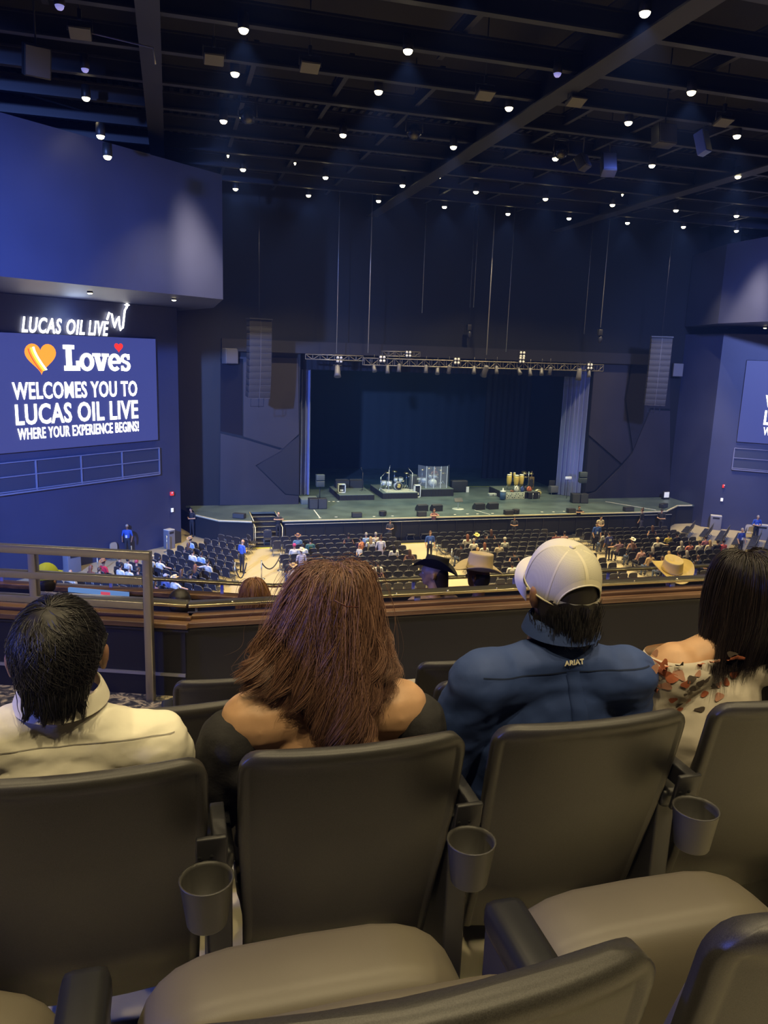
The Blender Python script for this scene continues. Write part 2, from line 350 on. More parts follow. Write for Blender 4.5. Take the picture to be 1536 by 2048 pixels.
def screen(centre, rz, label):
    t = thing('led_screen', label, 'screen', (centre.x, centre.y, 6.28), rz)
    obj('housing', MB().box((0, 0.10, 2.81), (2*hw, 0.16, 5.62), 0, None, 0.02), black_metal, t)
    obj('panel', MB().box((0, 0.0, 2.81), (2*hw-0.06, 0.05, 5.56)), scr_bg, t)
    yq = -0.05
    place_text(t, 'lettering', 'WELCOMES YOU TO', 7.05, 0.82, 0.05, 2.92, yq, LUM, 0.016, 0, 1.06)
    place_text(t, 'lettering', 'LUCAS OIL LIVE', 7.0, 1.0, 0.10, 1.80, yq, LUM, 0.018, 0, 1.05)
    place_text(t, 'lettering', 'WHERE YOUR EXPERIENCE BEGINS!', 6.95, 0.55, 0.13, 0.88, yq, LUM, 0.012, 0, 1.08)
    lv = obj('lettering', MB(), LUM, t)
    m = MB()                                        # slab-serif name built from strokes
    def bar(x0, z0, x1, z1): m.box(((x0+x1)/2, yq, (z0+z1)/2), (x1-x0, 0.03, z1-z0))
    def ring(cx, cz, rx, rz, ww, a0=0, a1=360):
        n = 28; vs = []
        for i in range(n+1):
            a = R(a0+(a1-a0)*i/n)
            for k in (0, 1): vs.append((cx+(rx-ww*k)*math.cos(a), yq-0.015, cz+(rz-ww*0.8*k)*math.sin(a)))
        m.add(vs, [(2*i, 2*i+2, 2*i+3, 2*i+1) for i in range(n)])
    def slant(x0, z0, x1, z1, ww): m.prism([(x0, yq-0.015, z0), (x0+ww, yq-0.015, z0), (x1+ww, yq-0.015, z1), (x1, yq-0.015, z1)], (0, 0.03, 0))
    z0 = 3.87
    bar(-0.72, z0, 0.15, z0+0.24); bar(-0.60, z0, -0.30, z0+1.25); bar(-0.74, z0+1.05, -0.14, z0+1.25); bar(-0.05, z0, 0.15, z0+0.48)
    ring(0.55, z0+0.43, 0.42, 0.45, 0.24)
    slant(0.98, z0+0.85, 1.22, z0, 0.27); slant(1.58, z0+0.85, 1.30, z0, 0.22); bar(0.90, z0+0.72, 1.36, z0+0.87); bar(1.45, z0+0.72, 1.86, z0+0.87)
    ring(2.20, z0+0.43, 0.40, 0.45, 0.23, 0, 315); bar(1.88, z0+0.36, 2.56, z0+0.50)
    ring(2.88, z0+0.63, 0.30, 0.25, 0.19, 20, 275); ring(2.88, z0+0.24, 0.31, 0.27, 0.20, -160, 95); bar(2.62, z0, 2.74, z0+0.26); bar(3.02, z0+0.58, 3.14, z0+0.86)
    lv.data = m.mesh('lettering', [LUM])
    hm = MB(); heart(-1.95, z0+0.66, 1.62, yq, hm); obj('heart_emblem', hm, ORG, t)
    for k, (mt, w0, w1) in enumerate(((RED, 0.0, 0.05), (YEL, 0.16, 0.30), (LUM, 0.30, 0.42))):   # stripes down the left side of the heart
        sm = MB(); vs = []
        for i in range(13):
            f = i/12; x = -2.62+0.62*f**1.15; z = z0+1.02-1.08*f**0.8
            for ww in (w0, w1): vs.append((x+ww*0.8, yq-0.03-0.004*k, z+ww*0.25))
        sm.add(vs, [(2*i, 2*i+1, 2*i+3, 2*i+2) for i in range(12)]); obj('heart_stripe', sm, mt, t)
    hm = MB(); heart(2.50, z0+1.22, 0.52, yq, hm); obj('small_heart', hm, RED, t)
    return t
screen(uc + wn*0.12, R(40.2), 'large LED screen on the left wall showing a heart logo and white welcome text')
screen(mir(uc + wn*0.12), R(-40.2), 'LED screen on the right wall cut off by the picture edge')
# back-lit sign letters above the left screen
sA, sB = on_left(30, 648), on_left(226, 655); sm_ = (sA+sB)/2
sg = thing('wall_sign', 'white back-lit italic letters with script W on the left wall above the screen', 'sign', sm_ + wn*0.1, R(40.2))
place_text(sg, 'lettering', 'LUCAS', 2.1, 0.74, -1.38, -0.04, 0, LUM, 0.02, 0.28, 1.1); place_text(sg, 'lettering', 'OIL', 1.0, 0.74, 0.42, -0.04, 0, LUM, 0.02, 0.28, 1.1); place_text(sg, 'lettering', 'LIVE', 1.22, 0.74, 1.74, -0.04, 0, LUM, 0.02, 0.28, 1.1)
obj('script_letter', MB().tube([(2.25, -0.02, 0.42), (2.40, -0.02, 0.78), (2.55, -0.02, 0.72), (2.62, -0.02, 0.30), (2.68, -0.02, 0.05), (2.85, -0.02, 0.45), (2.98, -0.02, 0.62), (2.99, -0.02, 0.2), (3.06, -0.02, -0.08), (3.2, -0.02, 0.05), (3.28, -0.02, 0.5), (3.36, -0.02, 0.95), (3.5, -0.02, 1.15)], 0.05, 8), LUM, sg)
sp = []
for i in range(8):
    a = i*PI/4; r_ = 0.17 if i % 2 == 0 else 0.07; sp.append((3.52+r_*math.sin(a), -0.04, 1.24+r_*math.cos(a)))
obj('star', MB().prism(sp, (0, 0.05, 0)), LUM, sg)
lamp('POINT', 'sign_glow_lamp', sm_ + wn*0.9 + Vector((0, 0, 0.4)), sm_, 45, (0.45, 0.6, 1.0), 0.6)
rail_m = mat('blue_grey_rail', (0.16, 0.17, 0.28), 0.4)
def wall_rail(c, rz, label):
    t = thing('wall_rail', label, 'railing', (c.x, c.y, 4.35), rz); L_ = 2*hw+0.1
    obj('back_panel', MB().box((0, 0.06, 0.75), (L_, 0.1, 1.55)), mat('rail_panel', (0.035, 0.042, 0.08), 0.5), t)
    for z in (0.0, 0.1, 0.82, 1.5): obj('rail', MB().box((0, -0.02, z), (L_, 0.08, 0.05 if z else 0.08)), rail_m, t)
    n = 4
    for i in range(n+1): obj('post', MB().box((-L_/2+L_*i/n, -0.01, 0.75), (0.07, 0.07, 1.5)), rail_m, t)
wall_rail(uc + wn*0.1, R(40.2), 'two-bay railing strip under the left LED screen'); wall_rail(mir(uc + wn*0.1), R(-40.2), 'railing strip under the right LED screen')

# ---- balcony: treads, cross aisle, loge floor, parapet
tread = mat('cream_tread', (0.62, 0.57, 0.42), 0.6, vary=(6, 0.1)); 
bal = MB()
ZA, ZB, ZC, ZD = 10.02, 9.78, 9.52, 9.30
bal.box((2, -0.1, ZA-2), (16, 2.96, 4)); bal.box((2, 1.80, ZB-2), (16, 0.84, 4)); bal.box((2, 2.62, ZC-2), (16, 0.80, 4)); bal.box((2, 3.9, ZD-2), (16, 1.76, 4))
struct('floor_balcony', bal, [tread])
car = mat('patterned_carpet', (0.2, 0.18, 0.15), 0.95)
nt = car.node_tree; b_ = nt.nodes['Principled BSDF']; tc = nt.nodes.new('ShaderNodeTexCoord'); n1 = nt.nodes.new('ShaderNodeTexNoise'); n1.inputs['Scale'].default_value = 9; n1.inputs['Detail'].default_value = 4; n1.inputs['Distortion'].default_value = 2.2
cr = nt.nodes.new('ShaderNodeValToRGB'); e = cr.color_ramp.elements; e[0].position = 0.42; e[0].color = (0.025, 0.028, 0.04, 1); e[1].position = 0.58; e[1].color = (0.45, 0.38, 0.26, 1)
e2 = e.new(0.50); e2.color = (0.12, 0.11, 0.11, 1)
nt.links.new(tc.outputs['Object'], n1.inputs['Vector']); nt.links.new(n1.outputs['Fac'], cr.inputs['Fac']); nt.links.new(cr.outputs['Color'], b_.inputs['Base Color'])
aisle = [(-5, 3.1), (-0.32, 3.1), (-0.05, 4.3), (0.05, 4.72), (-5, 6.52)]
struct('floor_aisle_carpet', MB().prism([(a, b, ZD+0.002) for a, b in aisle], (0, 0, 0.012)), [car])
struct('floor_loge', MB().box((2, 6.2, 8.35), (18, 2.9, 0.3)), [mat('dark_carpet', (0.03, 0.03, 0.04), 0.95)])
wood = mat('brown_wood', (0.16, 0.085, 0.045), 0.35)
nt = wood.node_tree; b_ = nt.nodes['Principled BSDF']; tc = nt.nodes.new('ShaderNodeTexCoord'); mp = nt.nodes.new('ShaderNodeMapping'); mp.inputs['Scale'].default_value = (1.2, 22, 22); n1 = nt.nodes.new('ShaderNodeTexNoise'); n1.inputs['Scale'].default_value = 1.6; n1.inputs['Detail'].default_value = 6
cr = nt.nodes.new('ShaderNodeValToRGB'); e = cr.color_ramp.elements; e[0].position = 0.3; e[0].color = (0.07, 0.036, 0.02, 1); e[1].position = 0.75; e[1].color = (0.25, 0.14, 0.075, 1)
nt.links.new(tc.outputs['Object'], mp.inputs['Vector']); nt.links.new(mp.outputs['Vector'], n1.inputs['Vector']); nt.links.new(n1.outputs['Fac'], cr.inputs['Fac']); nt.links.new(cr.outputs['Color'], b_.inputs['Base Color'])
wall_blk = mat('balcony_front_black', (0.008, 0.008, 0.012), 0.6, bump=(200, 0.05, 0.004))
gold = mat('brushed_brass_steel', (0.62, 0.55, 0.38), 0.28, 1.0)
PC = Vector((0.05, 4.72, 0)); pdir = Vector((-0.941, 0.338, 0)); pn = Vector((0.338, 0.941, 0))
par = struct('wall_balcony', MB().box((3.55, 4.80, 9.52), (7.0, 0.12, 0.5)).box(PC + pdir*2.5 + pn*0.06 + Vector((0, 0, 9.52)), (5, 0.12, 0.5), 0, rotz(math.atan2(-pdir.y, -pdir.x))), [wall_blk])
def along(nm, z, h, d0, d1, mt, parent, ch=0.006):
    """a bar that follows the parapet: d0..d1 is its depth measured forward from the wall face"""
    a = rotz(math.atan2(-pdir.y, -pdir.x))
    obj(nm, MB().box((0, 0, 0), (6.95, d1-d0, h), 0, None, ch), mt, parent, (0.07+3.475, 4.74+(d0+d1)/2, z))
    c = PC + pdir*2.5 + pn*(d0+d1)/2; obj(nm, MB().box((0, 0, 0), (5.06, d1-d0, h), 0, None, ch), mt, parent, (c.x, c.y, z), (0, 0, math.atan2(-pdir.y, -pdir.x)))
along('wood_ledge', 9.800, 0.034, -0.05, 0.11, wood, par); along('wood_ledge', 9.828, 0.026, 0.02, 0.11, wood, par)
_k = PC + pdir*2.5 - pn*0.004
obj('kick_strip', MB().box((_k.x, _k.y, 9.462), (5.0, 0.016, 0.02), 0, rotz(math.atan2(-pdir.y, -pdir.x))), mat('grey_strip', (0.35, 0.36, 0.42), 0.4, 0.6), par)
along('trim_strip', 9.765, 0.012, -0.03, 0.0, black_metal, par, 0)


# ---- guard rail, parapet rails, loge front
q0 = PC + pdir*0.20 - pn*0.075; q1 = onplane(68, 1150, q0, pn); q1.z = 0; q2 = q1 + pdir*0.85
gr = thing('guard_rail', 'square-tube steel guard rail with three bars at the left aisle end behind the dark-haired man', 'railing', (q0.x, q0.y, ZD))
ga = math.atan2(-pdir.y, -pdir.x); tube_m = mat('satin_steel_tube', (0.42, 0.40, 0.36), 0.32, 0.9)
for q in (q0, q1, q2):
    v = q - q0; obj('post', MB().box((v.x, v.y, 0.485), (0.048, 0.048, 0.97), 0, rotz(ga), 0.004), tube_m, gr)
for z, h, e in ((0.955, 0.05, 0.024), (0.795, 0.045, -0.024), (0.64, 0.045, -0.024)):
    a, b = Vector((0, 0, z)) - pdir*e, (q2-q0) + pdir*0.6 + Vector((0, 0, z)); obj('rail', MB().box((a+b)/2, ((b-a).length, 0.05, h), 0, rotz(ga), 0.004), tube_m, gr)
pr = thing('parapet_rail', 'flat brushed metal rail on short posts along the wooden balcony ledge', 'railing', (0.05, 4.86, 9.79))
obj('rail', MB().box((3.5, 0, 0.095), (6.95, 0.105, 0.02), 0, None, 0.004), gold, pr)
e_ = pdir*0.5 + pn*0.12; obj('rail', MB().box((e_.x-0.02, e_.y-0.10, 0.095), (1.02, 0.105, 0.02), 0, rotz(ga), 0.004), gold, pr)
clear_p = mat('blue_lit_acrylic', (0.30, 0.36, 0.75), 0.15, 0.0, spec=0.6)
for px in (392, 552, 832, 1075, 1336):
    x = ony(px, 1200, 4.86).x - 0.05
    obj('post', MB().box((x, -0.03, 0.05), (0.042 if px > 800 else 0.016, 0.014, 0.09), 0, None, 0.003), clear_p, pr)
for i in range(18): obj('fixing', MB().ball((0.3+i*0.37, -0.03, 0.107), (0.012, 0.012, 0.006), 8), gold, pr)
LC = Vector((0.9, 6.95, 0))
lf = struct('wall_loge_front', MB().box((5.4, 7.02, 8.7), (9, 0.14, 0.9)).box(LC + pdir*2.5 + pn*0.07 + Vector((0, 0, 8.7)), (5.06, 0.14, 0.9), 0, rotz(ga)), [wall_blk])
obj('wood_ledge', MB().box((5.4, 7.02, 9.17), (9.0, 0.13, 0.045), 0, None, 0.005), wood, lf)
c_ = LC + pdir*2.5 + pn*0.07; obj('wood_ledge', MB().box((c_.x, c_.y, 9.17), (5.06, 0.13, 0.045), 0, rotz(ga), 0.005), wood, lf)
lr = thing('loge_rail', 'front balcony rail beyond the hatted people', 'railing', (0.9, 7.05, 9.19))
obj('rail', MB().box((4.5, 0, 0.11), (9, 0.07, 0.022), 0, None, 0.004), gold, lr)
c2 = pdir*2.5; obj('rail', MB().box((c2.x, c2.y, 0.11), (5.04, 0.07, 0.022), 0, rotz(ga), 0.004), gold, lr)
for i in range(8): obj('post', MB().box((0.3+i*1.1, 0, 0.05), (0.03, 0.012, 0.11)), clear_p, lr)
for i in range(4): v = pdir*(0.5+i*1.1); obj('post', MB().box((v.x, v.y, 0.05), (0.03, 0.012, 0.11), 0, rotz(ga)), clear_p, lr)
refl = thing('screen_reflection', 'light blue screen reflection with a red patch on the front balcony rail at left', 'sign', ony(197, 1184, 7.35))  # glowing strip added for the screen's reflection on the rail
a = rotz(ga-0.08); obj('strip', MB().box((0, 0, 0), (0.60, 0.03, 0.04), 0, a), glow('reflection_blue', (0.22, 0.45, 1.0), 0.35), refl)
obj('red_patch', MB().box(a @ Vector((0.08, -0.018, -0.006)), (0.09, 0.01, 0.035), 0, a), glow('reflection_red', (1, 0.12, 0.2), 0.4), refl)

# ================================================================ THEATRE SEATS
plastic = mat('dark_grey_speckled_plastic', (0.034, 0.032, 0.030), 0.42, vary=(900, 0.45), bump=(700, 0.12, 0.001))
plastic_in = mat('dark_grey_back_panel', (0.036, 0.035, 0.035), 0.5, vary=(5, 0.05), bump=(900, 0.08, 0.0008))
armm = mat('black_armrest', (0.013, 0.0135, 0.016), 0.38, bump=(600, 0.06, 0.0006))
grey_vinyl = mat('grey_vinyl', (0.108, 0.094, 0.072), 0.45, vary=(7, 0.06), bump=(500, 0.10, 0.001))
cup_m = mat('cup_holder_grey', (0.045, 0.043, 0.040), 0.45)
def sstep(a, b, x):
    t = max(0, min(1, (x-a)/(b-a))); return t*t*(3-2*t)
def seat_shell(h_top):
    US = [-1, -0.985, -0.94, -0.915, -0.895, -0.8, -0.62, -0.58, -0.3, 0, 0.3, 0.58, 0.62, 0.8, 0.895, 0.915, 0.94, 0.985, 1]
    Hh = 0.64; rc = 0.055; T = 0.042
    ZS_ = [0, 0.15, 0.30, 0.40, 0.42, 0.44, 0.50, 0.56, 0.585, 0.598, 0.606, 0.613, 0.622, 0.630, 0.636, 0.640]
    loops = []
    for z in ZS_:
        d = Hh - z; hw_ = 0.225 + 0.022*sstep(0, 0.55, z)
        if d < rc: hw_ -= rc - math.sqrt(max(0, rc*rc-(rc-d)**2))
        k = 1.0 if d > 0.018 else math.sqrt(max(0.0, 1-((0.018-d)/0.018)**2))
        tt = T*max(k, 0.12); mid = 0.5*T
        L_ = []
        for side in (0, 1):
            for u in (US if side == 0 else US[::-1][1:-1]):
                x = u*hw_; cur = -0.030*(1-(x/0.247)**2)
                yb = 0.17*(d/Hh)**1.2 + cur - 0.012
                edge = max(sstep(0.022, 0.012, hw_-abs(x)), sstep(0.040, 0.028, d))
                inner = sstep(0.10, 0.085, max(abs(x)-0.06*(1-z), 0)) * sstep(0.21, 0.235, d)
                tl = tt*(0.55+0.45*math.sqrt(max(0, 1-u**6)))
                if side == 0: y = yb + (mid-tl/2) + 0.007*(1-edge) - 0.0035*inner
                else: y = yb + (mid+tl/2)
                L_.append((x, y, h_top-d))
        loops.append(L_)
    m = MB(); n = len(loops[0])
    m.add([p for L_ in loops for p in L_], [(i*n+j, i*n+(j+1) % n, (i+1)*n+(j+1) % n, (i+1)*n+j) for i in range(len(loops)-1) for j in range(n)], 0, True)
    o = len(m.v)-n; m.f.append([o+j for j in range(n)]); m.m.append(0); m.sm.append(True); m.f.append([j for j in range(n)][::-1]); m.m.append(0); m.sm.append(False)
    return m
def super_box(m, c, a, e=0.35, n=20, M=None, mi=0):
    """soft cushion: superellipsoid with half sizes a"""
    M = M if M is not None else Matrix.Identity(3); c = Vector(c); sg = lambda w, p: math.copysign(abs(w)**p, w)
    def fn(u, v):
        th = u*2*PI; ph = (v-0.5)*PI*0.9999
        return c + M @ Vector((a[0]*sg(math.sin(ph), e), a[1]*sg(math.cos(ph), e)*sg(math.cos(th), e), a[2]*sg(math.cos(ph), e)*sg(math.sin(th), e)))
    return m.grid(fn, n*2, n, mi, True, True)
def make_seat(label, loc, h_top, group, flipped, cup, left_arm=False):
    t = thing('theatre_seat', label, 'seat', loc, 0, group)
    key = (round(h_top, 2),)
    sh = obj('back_shell', seat_shell(h_top), plastic, t)
    pad = MB(); super_box(pad, (0, 0.118, h_top-0.32), (0.21, 0.026, 0.255), 0.45, 12, rotx(R(14))); obj('back_pad', pad, grey_vinyl, t)
    cu = MB()
    if flipped: super_box(cu, (0, 0.405, h_top-0.540), (0.24, 0.092, 0.205), 0.5, 16, rotx(R(-5)))
    else: super_box(cu, (0, 0.40, 0.40), (0.23, 0.22, 0.06), 0.42, 14)
    obj('cushion', cu, grey_vinyl, t)
    obj('cushion_pan', MB().box((0, 0.50 if flipped else 0.38, (h_top-0.60) if flipped else 0.335), (0.40, 0.025, 0.34) if flipped else (0.40, 0.36, 0.03), 0, None, 0.01), armm, t)
    for s in ((-1, 1) if left_arm else (1,)):
        x = s*0.272
        obj('armrest', MB().box((x, 0.21, h_top-0.275), (0.060, 0.33, 0.05), 0, None, 0.016), armm, t)
        st_ = obj('standard', MB().box((x, 0.22, (h_top-0.26)/2+0.01), (0.052, 0.30, h_top-0.28), 0, None, 0.006), black_metal, t)
    if cup:
        c = MB(); zt = h_top-0.215; cx, cy_ = 0.238, -0.078
        c.lathe([(0.0385, 0), (0.040, 0.003), (0.052, 0.095), (0.0535, 0.098), (0.050, 0.099), (0.0475, 0.09), (0.037, 0.006), (0.0, 0.006)], (cx, cy_, zt-0.099), 28)
        ch_ = obj('cup_holder', c, cup_m, t)
        br = MB(); br.box((cx+0.012, cy_+0.058, zt+0.005), (0.062, 0.012, 0.10), 0, rotx(R(12)), 0.004).box((cx+0.03, cy_+0.12, zt+0.02), (0.03, 0.13, 0.05), 0, None, 0.004)
        b = obj('bracket', br, black_metal, ch_)
        for dx in (-0.012, 0.012):
            obj('hole', MB().lathe([(0.004, 0), (0.004, 0.002), (0, 0.002)], (cx+dx, cy_+0.046, zt+0.012), 8, 0, rotx(R(90))), mat('hole_black', (0.002, 0.002, 0.002), 0.9), ch_)
    return t
ROWS = (('A', ZA, 11.0, 0.505, [-0.388, 0.167, 0.722], True, 'front seat row nearest the camera'),
        ('B', ZB, 10.705, 1.437, [-0.747, -0.192, 0.360, 0.920, 1.490], False, 'occupied seat row'),
        ('C', ZC, 10.42, 2.290, [-0.020, 0.535, 1.09, 1.645], False, 'third seat row'),
        ('D', ZD, 10.145, 3.09, [0.226, 0.735, 1.293, 1.85], False, 'last seat row before the balcony wall'))
SEATLAB = {'A0': 'empty grey-cushioned theatre seat cut off at the bottom left corner', 'A1': 'empty theatre seat with flipped-up grey cushion at bottom centre', 'A2': 'empty theatre seat with flipped-up grey cushion at the bottom right corner',
  'B0': 'theatre seat beyond the left picture edge beside the white-shirted man', 'B1': 'dark theatre seat behind the man in the white shirt', 'B2': 'dark theatre seat behind the auburn-haired woman', 'B3': 'dark theatre seat behind the man in the white cap', 'B4': 'dark theatre seat behind the woman in the floral top at the right edge',
  'C0': 'empty seat in the third row between white-shirted man and auburn-haired woman', 'C1': 'third row seat hidden before the auburn-haired woman', 'C2': 'third row seat just left of the blue shirt', 'C3': 'third row seat in front of the man in the white cap',
  'D0': 'empty seat at the aisle end beside the steel guard rail post', 'D1': 'empty seat in the last row just right of the auburn hair', 'D2': 'empty seat in the last row just left of the blue-shirted shoulder', 'D3': 'empty seat in the last row hidden by the white-capped man'}
for rn, zt, top, y, xs, flip, grp in ROWS:
    for i, x in enumerate(xs):
        make_seat(SEATLAB[rn+str(i)], (x, y, zt), top-zt, grp, flip, rn == 'B' and x < 1.6, i == 0)

# ================================================================ CEILING FIXTURES
lens = glow('lamp_lens_warm', (1.0, 0.86, 0.50), 9.0)
lens_off = mat('lamp_lens_pale_blue', (0.5, 0.5, 0.8), 0.3, emit=(0.3, 0.3, 0.8), strength=0.5)  # faint blue glow put into the unlit lens
def make_downlight(lz, mt, r=0.13):
    t = thing('ceiling_downlight', 'x', 'ceiling light', (0, 0, 0), 0, 'warm ceiling downlights')
    obj('housing', MB().lathe([(0.06, 0.42), (r+0.02, 0.40), (r+0.03, 0.0), (r+0.015, -0.015)], (0, 0, 0), 14), black_metal, t)
    obj('lens', MB().lathe([(r+0.01, -0.01), (r*0.92, -0.07), (r*0.6, -0.11), (0, -0.125)], (0, 0, 0), 14), mt, t)
    return t
proto = make_downlight(0, lens)
LAMPS = [(487, 58), (816, 100), (1290, 24), (1383, 183), (172, 195), (470, 146), (757, 182), (1018, 215), (1257, 244), (1474, 271), (447, 241), (686, 269), (907, 293), (1111, 316), (1304, 330), (1476, 352),
         (486, 338), (651, 354), (805, 370), (952, 383), (1091, 397), (1225, 409), (1352, 420), (1473, 431), (471, 377), (617, 390), (757, 401), (889, 413), (1016, 427), (1138, 436), (1255, 445), (1367, 453), (1473, 461)]
ROWN = {23: 'first', 18: 'nearest', 27: 'second', 31: 'third', 32: 'third', 40: 'fourth', 45: 'fifth', 44: 'fifth'}
first = True; cnt = {}; ORD = ['first', 'second', 'third', 'fourth', 'fifth', 'sixth', 'seventh', 'eighth', 'ninth', 'tenth', 'eleventh', 'twelfth', 'thirteenth', 'fourteenth', 'fifteenth', 'sixteenth']
for px, py in LAMPS:
    q = onz(px, py, 20); k = ROWN.get(int(round(q.y)), 'fourth'); cnt[k] = cnt.get(k, 0)+1
    lab = 'warm round ceiling downlight, %s from the screen wall in the %s lit row' % (ORD[cnt[k]-1], k)
    if first: o = proto; first = False; o.location = q; o['label'] = lab
    else: o = dup(proto, q, 0, lab)
    bright = (px, py) in ((471, 377), (907, 293), (1016, 427), (1476, 352), (1473, 461), (447, 241))
    lamp('SPOT', 'downlight_lamp', q + Vector((0, 0, -0.16)), q + Vector((0, 0, -9)), 2200 if bright else 40 if px == 172 else 1850, WARM, 0.12, 92, 0.6, o)
for (px, py, y), lab in zip(((201, 271, 31.0), (215, 312, 29.5)), ('warm downlight hung just in front of the top of the upper left wall', 'small warm downlight hung lower in front of the upper left wall')):
    q = ony(px, py, y); o = dup(proto, q, 0, lab); lamp('SPOT', 'downlight_lamp', q + Vector((0, 0, -0.16)), q + Vector((0.2, 2.0, -9)), 25, WARM, 0.1, 60, 1.0, o)
for (px, py), z, lab in (((180, 586), ZS, 'small warm downlight under the left soffit above the sign'), ((348, 600), ZS, 'small warm downlight under the left soffit near its right end'), ((1530, 656), ZS+0.5, 'small downlight under the right soffit at the picture edge')):
    q = onz(px, py, z-0.05); o = dup(proto, q, 0, lab); o.scale = (0.75, 0.75, 0.4)
    lamp('SPOT', 'downlight_lamp', q + Vector((0, 0, -0.08)), q + Vector((0, 0, -9)), 150, WARM, 0.06, 80, 1.0, o)
pr2 = make_downlight(0, lens_off, 0.11)
for i, (px, py) in enumerate(((119, 10), (1115, 146), (170, 137))):
    q = onz(px, py, 20); lab = ('unlit pale downlight near the top left corner', 'unlit pale blue downlight beside the deep girder', 'tiny unlit downlight above the left wall')[i]
    if i == 0: pr2.location = q; pr2['label'] = lab
    else: dup(pr2, q, 0, lab)
pr3 = make_downlight(0, lens, 0.045)
for i, (px, py) in enumerate(((456, 310), (590, 325), (880, 352), (1245, 388))):
    q = onz(px, py, 20.4); lab = 'tiny pinpoint ceiling lamp, %s of the four between the rows' % ('leftmost', 'second', 'third', 'rightmost')[i]
    if i == 0: pr3.location = q; pr3['label'] = lab
    else: dup(pr3, q, 0, lab)
# beam pools on the two upper walls from unseen spots added for them
lamp('SPOT', 'added_wall_spot', (1.3, 33.0, 19.9), (1.55, 35.9, 14.0), 6500, (1.0, 0.80, 0.50), 0.5, 38, 1.0)
lamp('SPOT', 'added_wall_spot', (32.3, 40.0, 19.9), (34.9, 41.8, 14.4), 5500, (1.0, 0.80, 0.50), 0.5, 40, 1.0)
# square flood fixtures on yokes
flood_m = mat('flood_grey', (0.10, 0.10, 0.12), 0.5)
fl = thing('flood_fixture', 'x', 'flood light', (0, 0, 0), 0, 'square flood fixtures under the ceiling')
obj('housing', MB().box((0, 0, 0), (0.58, 0.5, 0.12), 0, rotx(R(-18)), 0.02), black_metal, fl); obj('lens', MB().box(rotx(R(-18)) @ Vector((0, 0, -0.07)), (0.54, 0.46, 0.02), 0, rotx(R(-18))), flood_m, fl)
obj('yoke', MB().tube([(-0.32, 0, 0), (-0.32, 0, 0.3), (0.32, 0, 0.3), (0.32, 0, 0)], 0.02, 6), steel, fl); obj('clamp', MB().box((0, 0, 0.42), (0.1, 0.12, 0.26), 0, None, 0.02).tube([(0, 0, 0.5), (0, 0, 2.72)], 0.02, 6), black_metal, fl)
for i, (px, py) in enumerate(((160, 63), (428, 116), (620, 132), (970, 188), (1153, 201), (1447, 242))):
    q = onz(px, py, 19.8); lab = ('square flood fixture with a long side arm, leftmost of six', 'square flood fixture, second of six from the left', 'square flood fixture, third of six from the left', 'square flood fixture, fourth of six from the left', 'square flood fixture, fifth of six from the left', 'square flood fixture, rightmost of six')[i]
    o = fl if i == 0 else dup(fl, q, 0, lab); o.location = q; o['label'] = lab
arm = MB().tube([(0.3, 0, 0.0), (1.9, 0.25, -0.08), (1.95, 0.25, -0.5)], 0.025, 6); obj('side_arm', arm, mat('bright_steel', (0.5, 0.5, 0.55), 0.3, 0.8), fl)
# hung loudspeakers and globe cameras
def hung_box(px, py, z, dim, tilt, rz, label, mt=black_metal, q=None):
    q = q if q is not None else onz(px, py, z); t = thing('hung_speaker', label, 'speaker', q, rz)
    obj('cabinet', MB().box((0, 0, 0), dim, 0, rotx(R(tilt)), 0.03), mt, t); obj('grille', MB().box(rotx(R(tilt)) @ Vector((0, -dim[1]/2-0.01, 0)), (dim[0]*0.9, 0.02, dim[2]*0.9), 0, rotx(R(tilt))), mat('grille_grey', (0.10, 0.10, 0.13), 0.6), t)
    obj('bracket', (MB().tube([(0, 0, dim[2]/2), (0, 0, 22.5-q.z)], 0.025, 6) if q.z > 15 else MB().box((0, dim[1]/2+0.12, 0), (0.2, 0.4, 0.2))), steel, t)
hung_box(73, 122, 19.2, (0.7, 0.5, 0.8), 20, 0.3, 'black loudspeaker hanging at the upper left near the wall'); hung_box(1217, 330, 19.6, (0.6, 0.5, 0.85), -25, -0.3, 'tilted black loudspeaker hanging in the upper right, larger of a pair')
hung_box(1165, 325, 19.7, (0.5, 0.4, 0.6), -30, 0.5, 'small tilted loudspeaker beside the larger hanging one'); hung_box(1328, 272, 19.6, (0.75, 0.5, 0.7), -10, 0, 'wide black loudspeaker under the ceiling at right')
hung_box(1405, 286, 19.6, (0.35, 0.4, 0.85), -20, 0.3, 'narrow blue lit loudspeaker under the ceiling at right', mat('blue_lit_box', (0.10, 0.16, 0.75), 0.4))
hung_box(460, 712, 11.5, (0.9, 0.5, 0.95), 0, 0.5, 'pale loudspeaker on the wall left of the left line array', flood_m, ony(460, 712, 50.05)); hung_box(1355, 740, 11.0, (0.7, 0.5, 0.95), 0, -0.4, 'pale loudspeaker on the wall right of the right line array', flood_m, ony(1355, 740, 50.05))
for i, (px, py) in enumerate(((495, 232), (828, 264), (1122, 303))):
    q = onz(px, py, 19.9); t = thing('globe_light', ('clear globe fixture under the ceiling, leftmost of three', 'clear globe fixture under the ceiling, middle of three', 'clear globe fixture under the ceiling, rightmost of three')[i], 'light', q, 0, 'globe fixtures')
    obj('globe', MB().ball((0, 0, 0), 0.3, 14), gloss_black, t); obj('yoke', MB().tube([(-0.34, 0, 0), (-0.34, 0, 0.45), (0.34, 0, 0.45), (0.34, 0, 0)], 0.025, 6).box((0, 0, 0.52), (0.5, 0.3, 0.12)), steel, t)
    obj('rod', MB().tube([(0, 0, 0.5), (0, 0, 22.5-q.z)], 0.02, 6), steel, t)

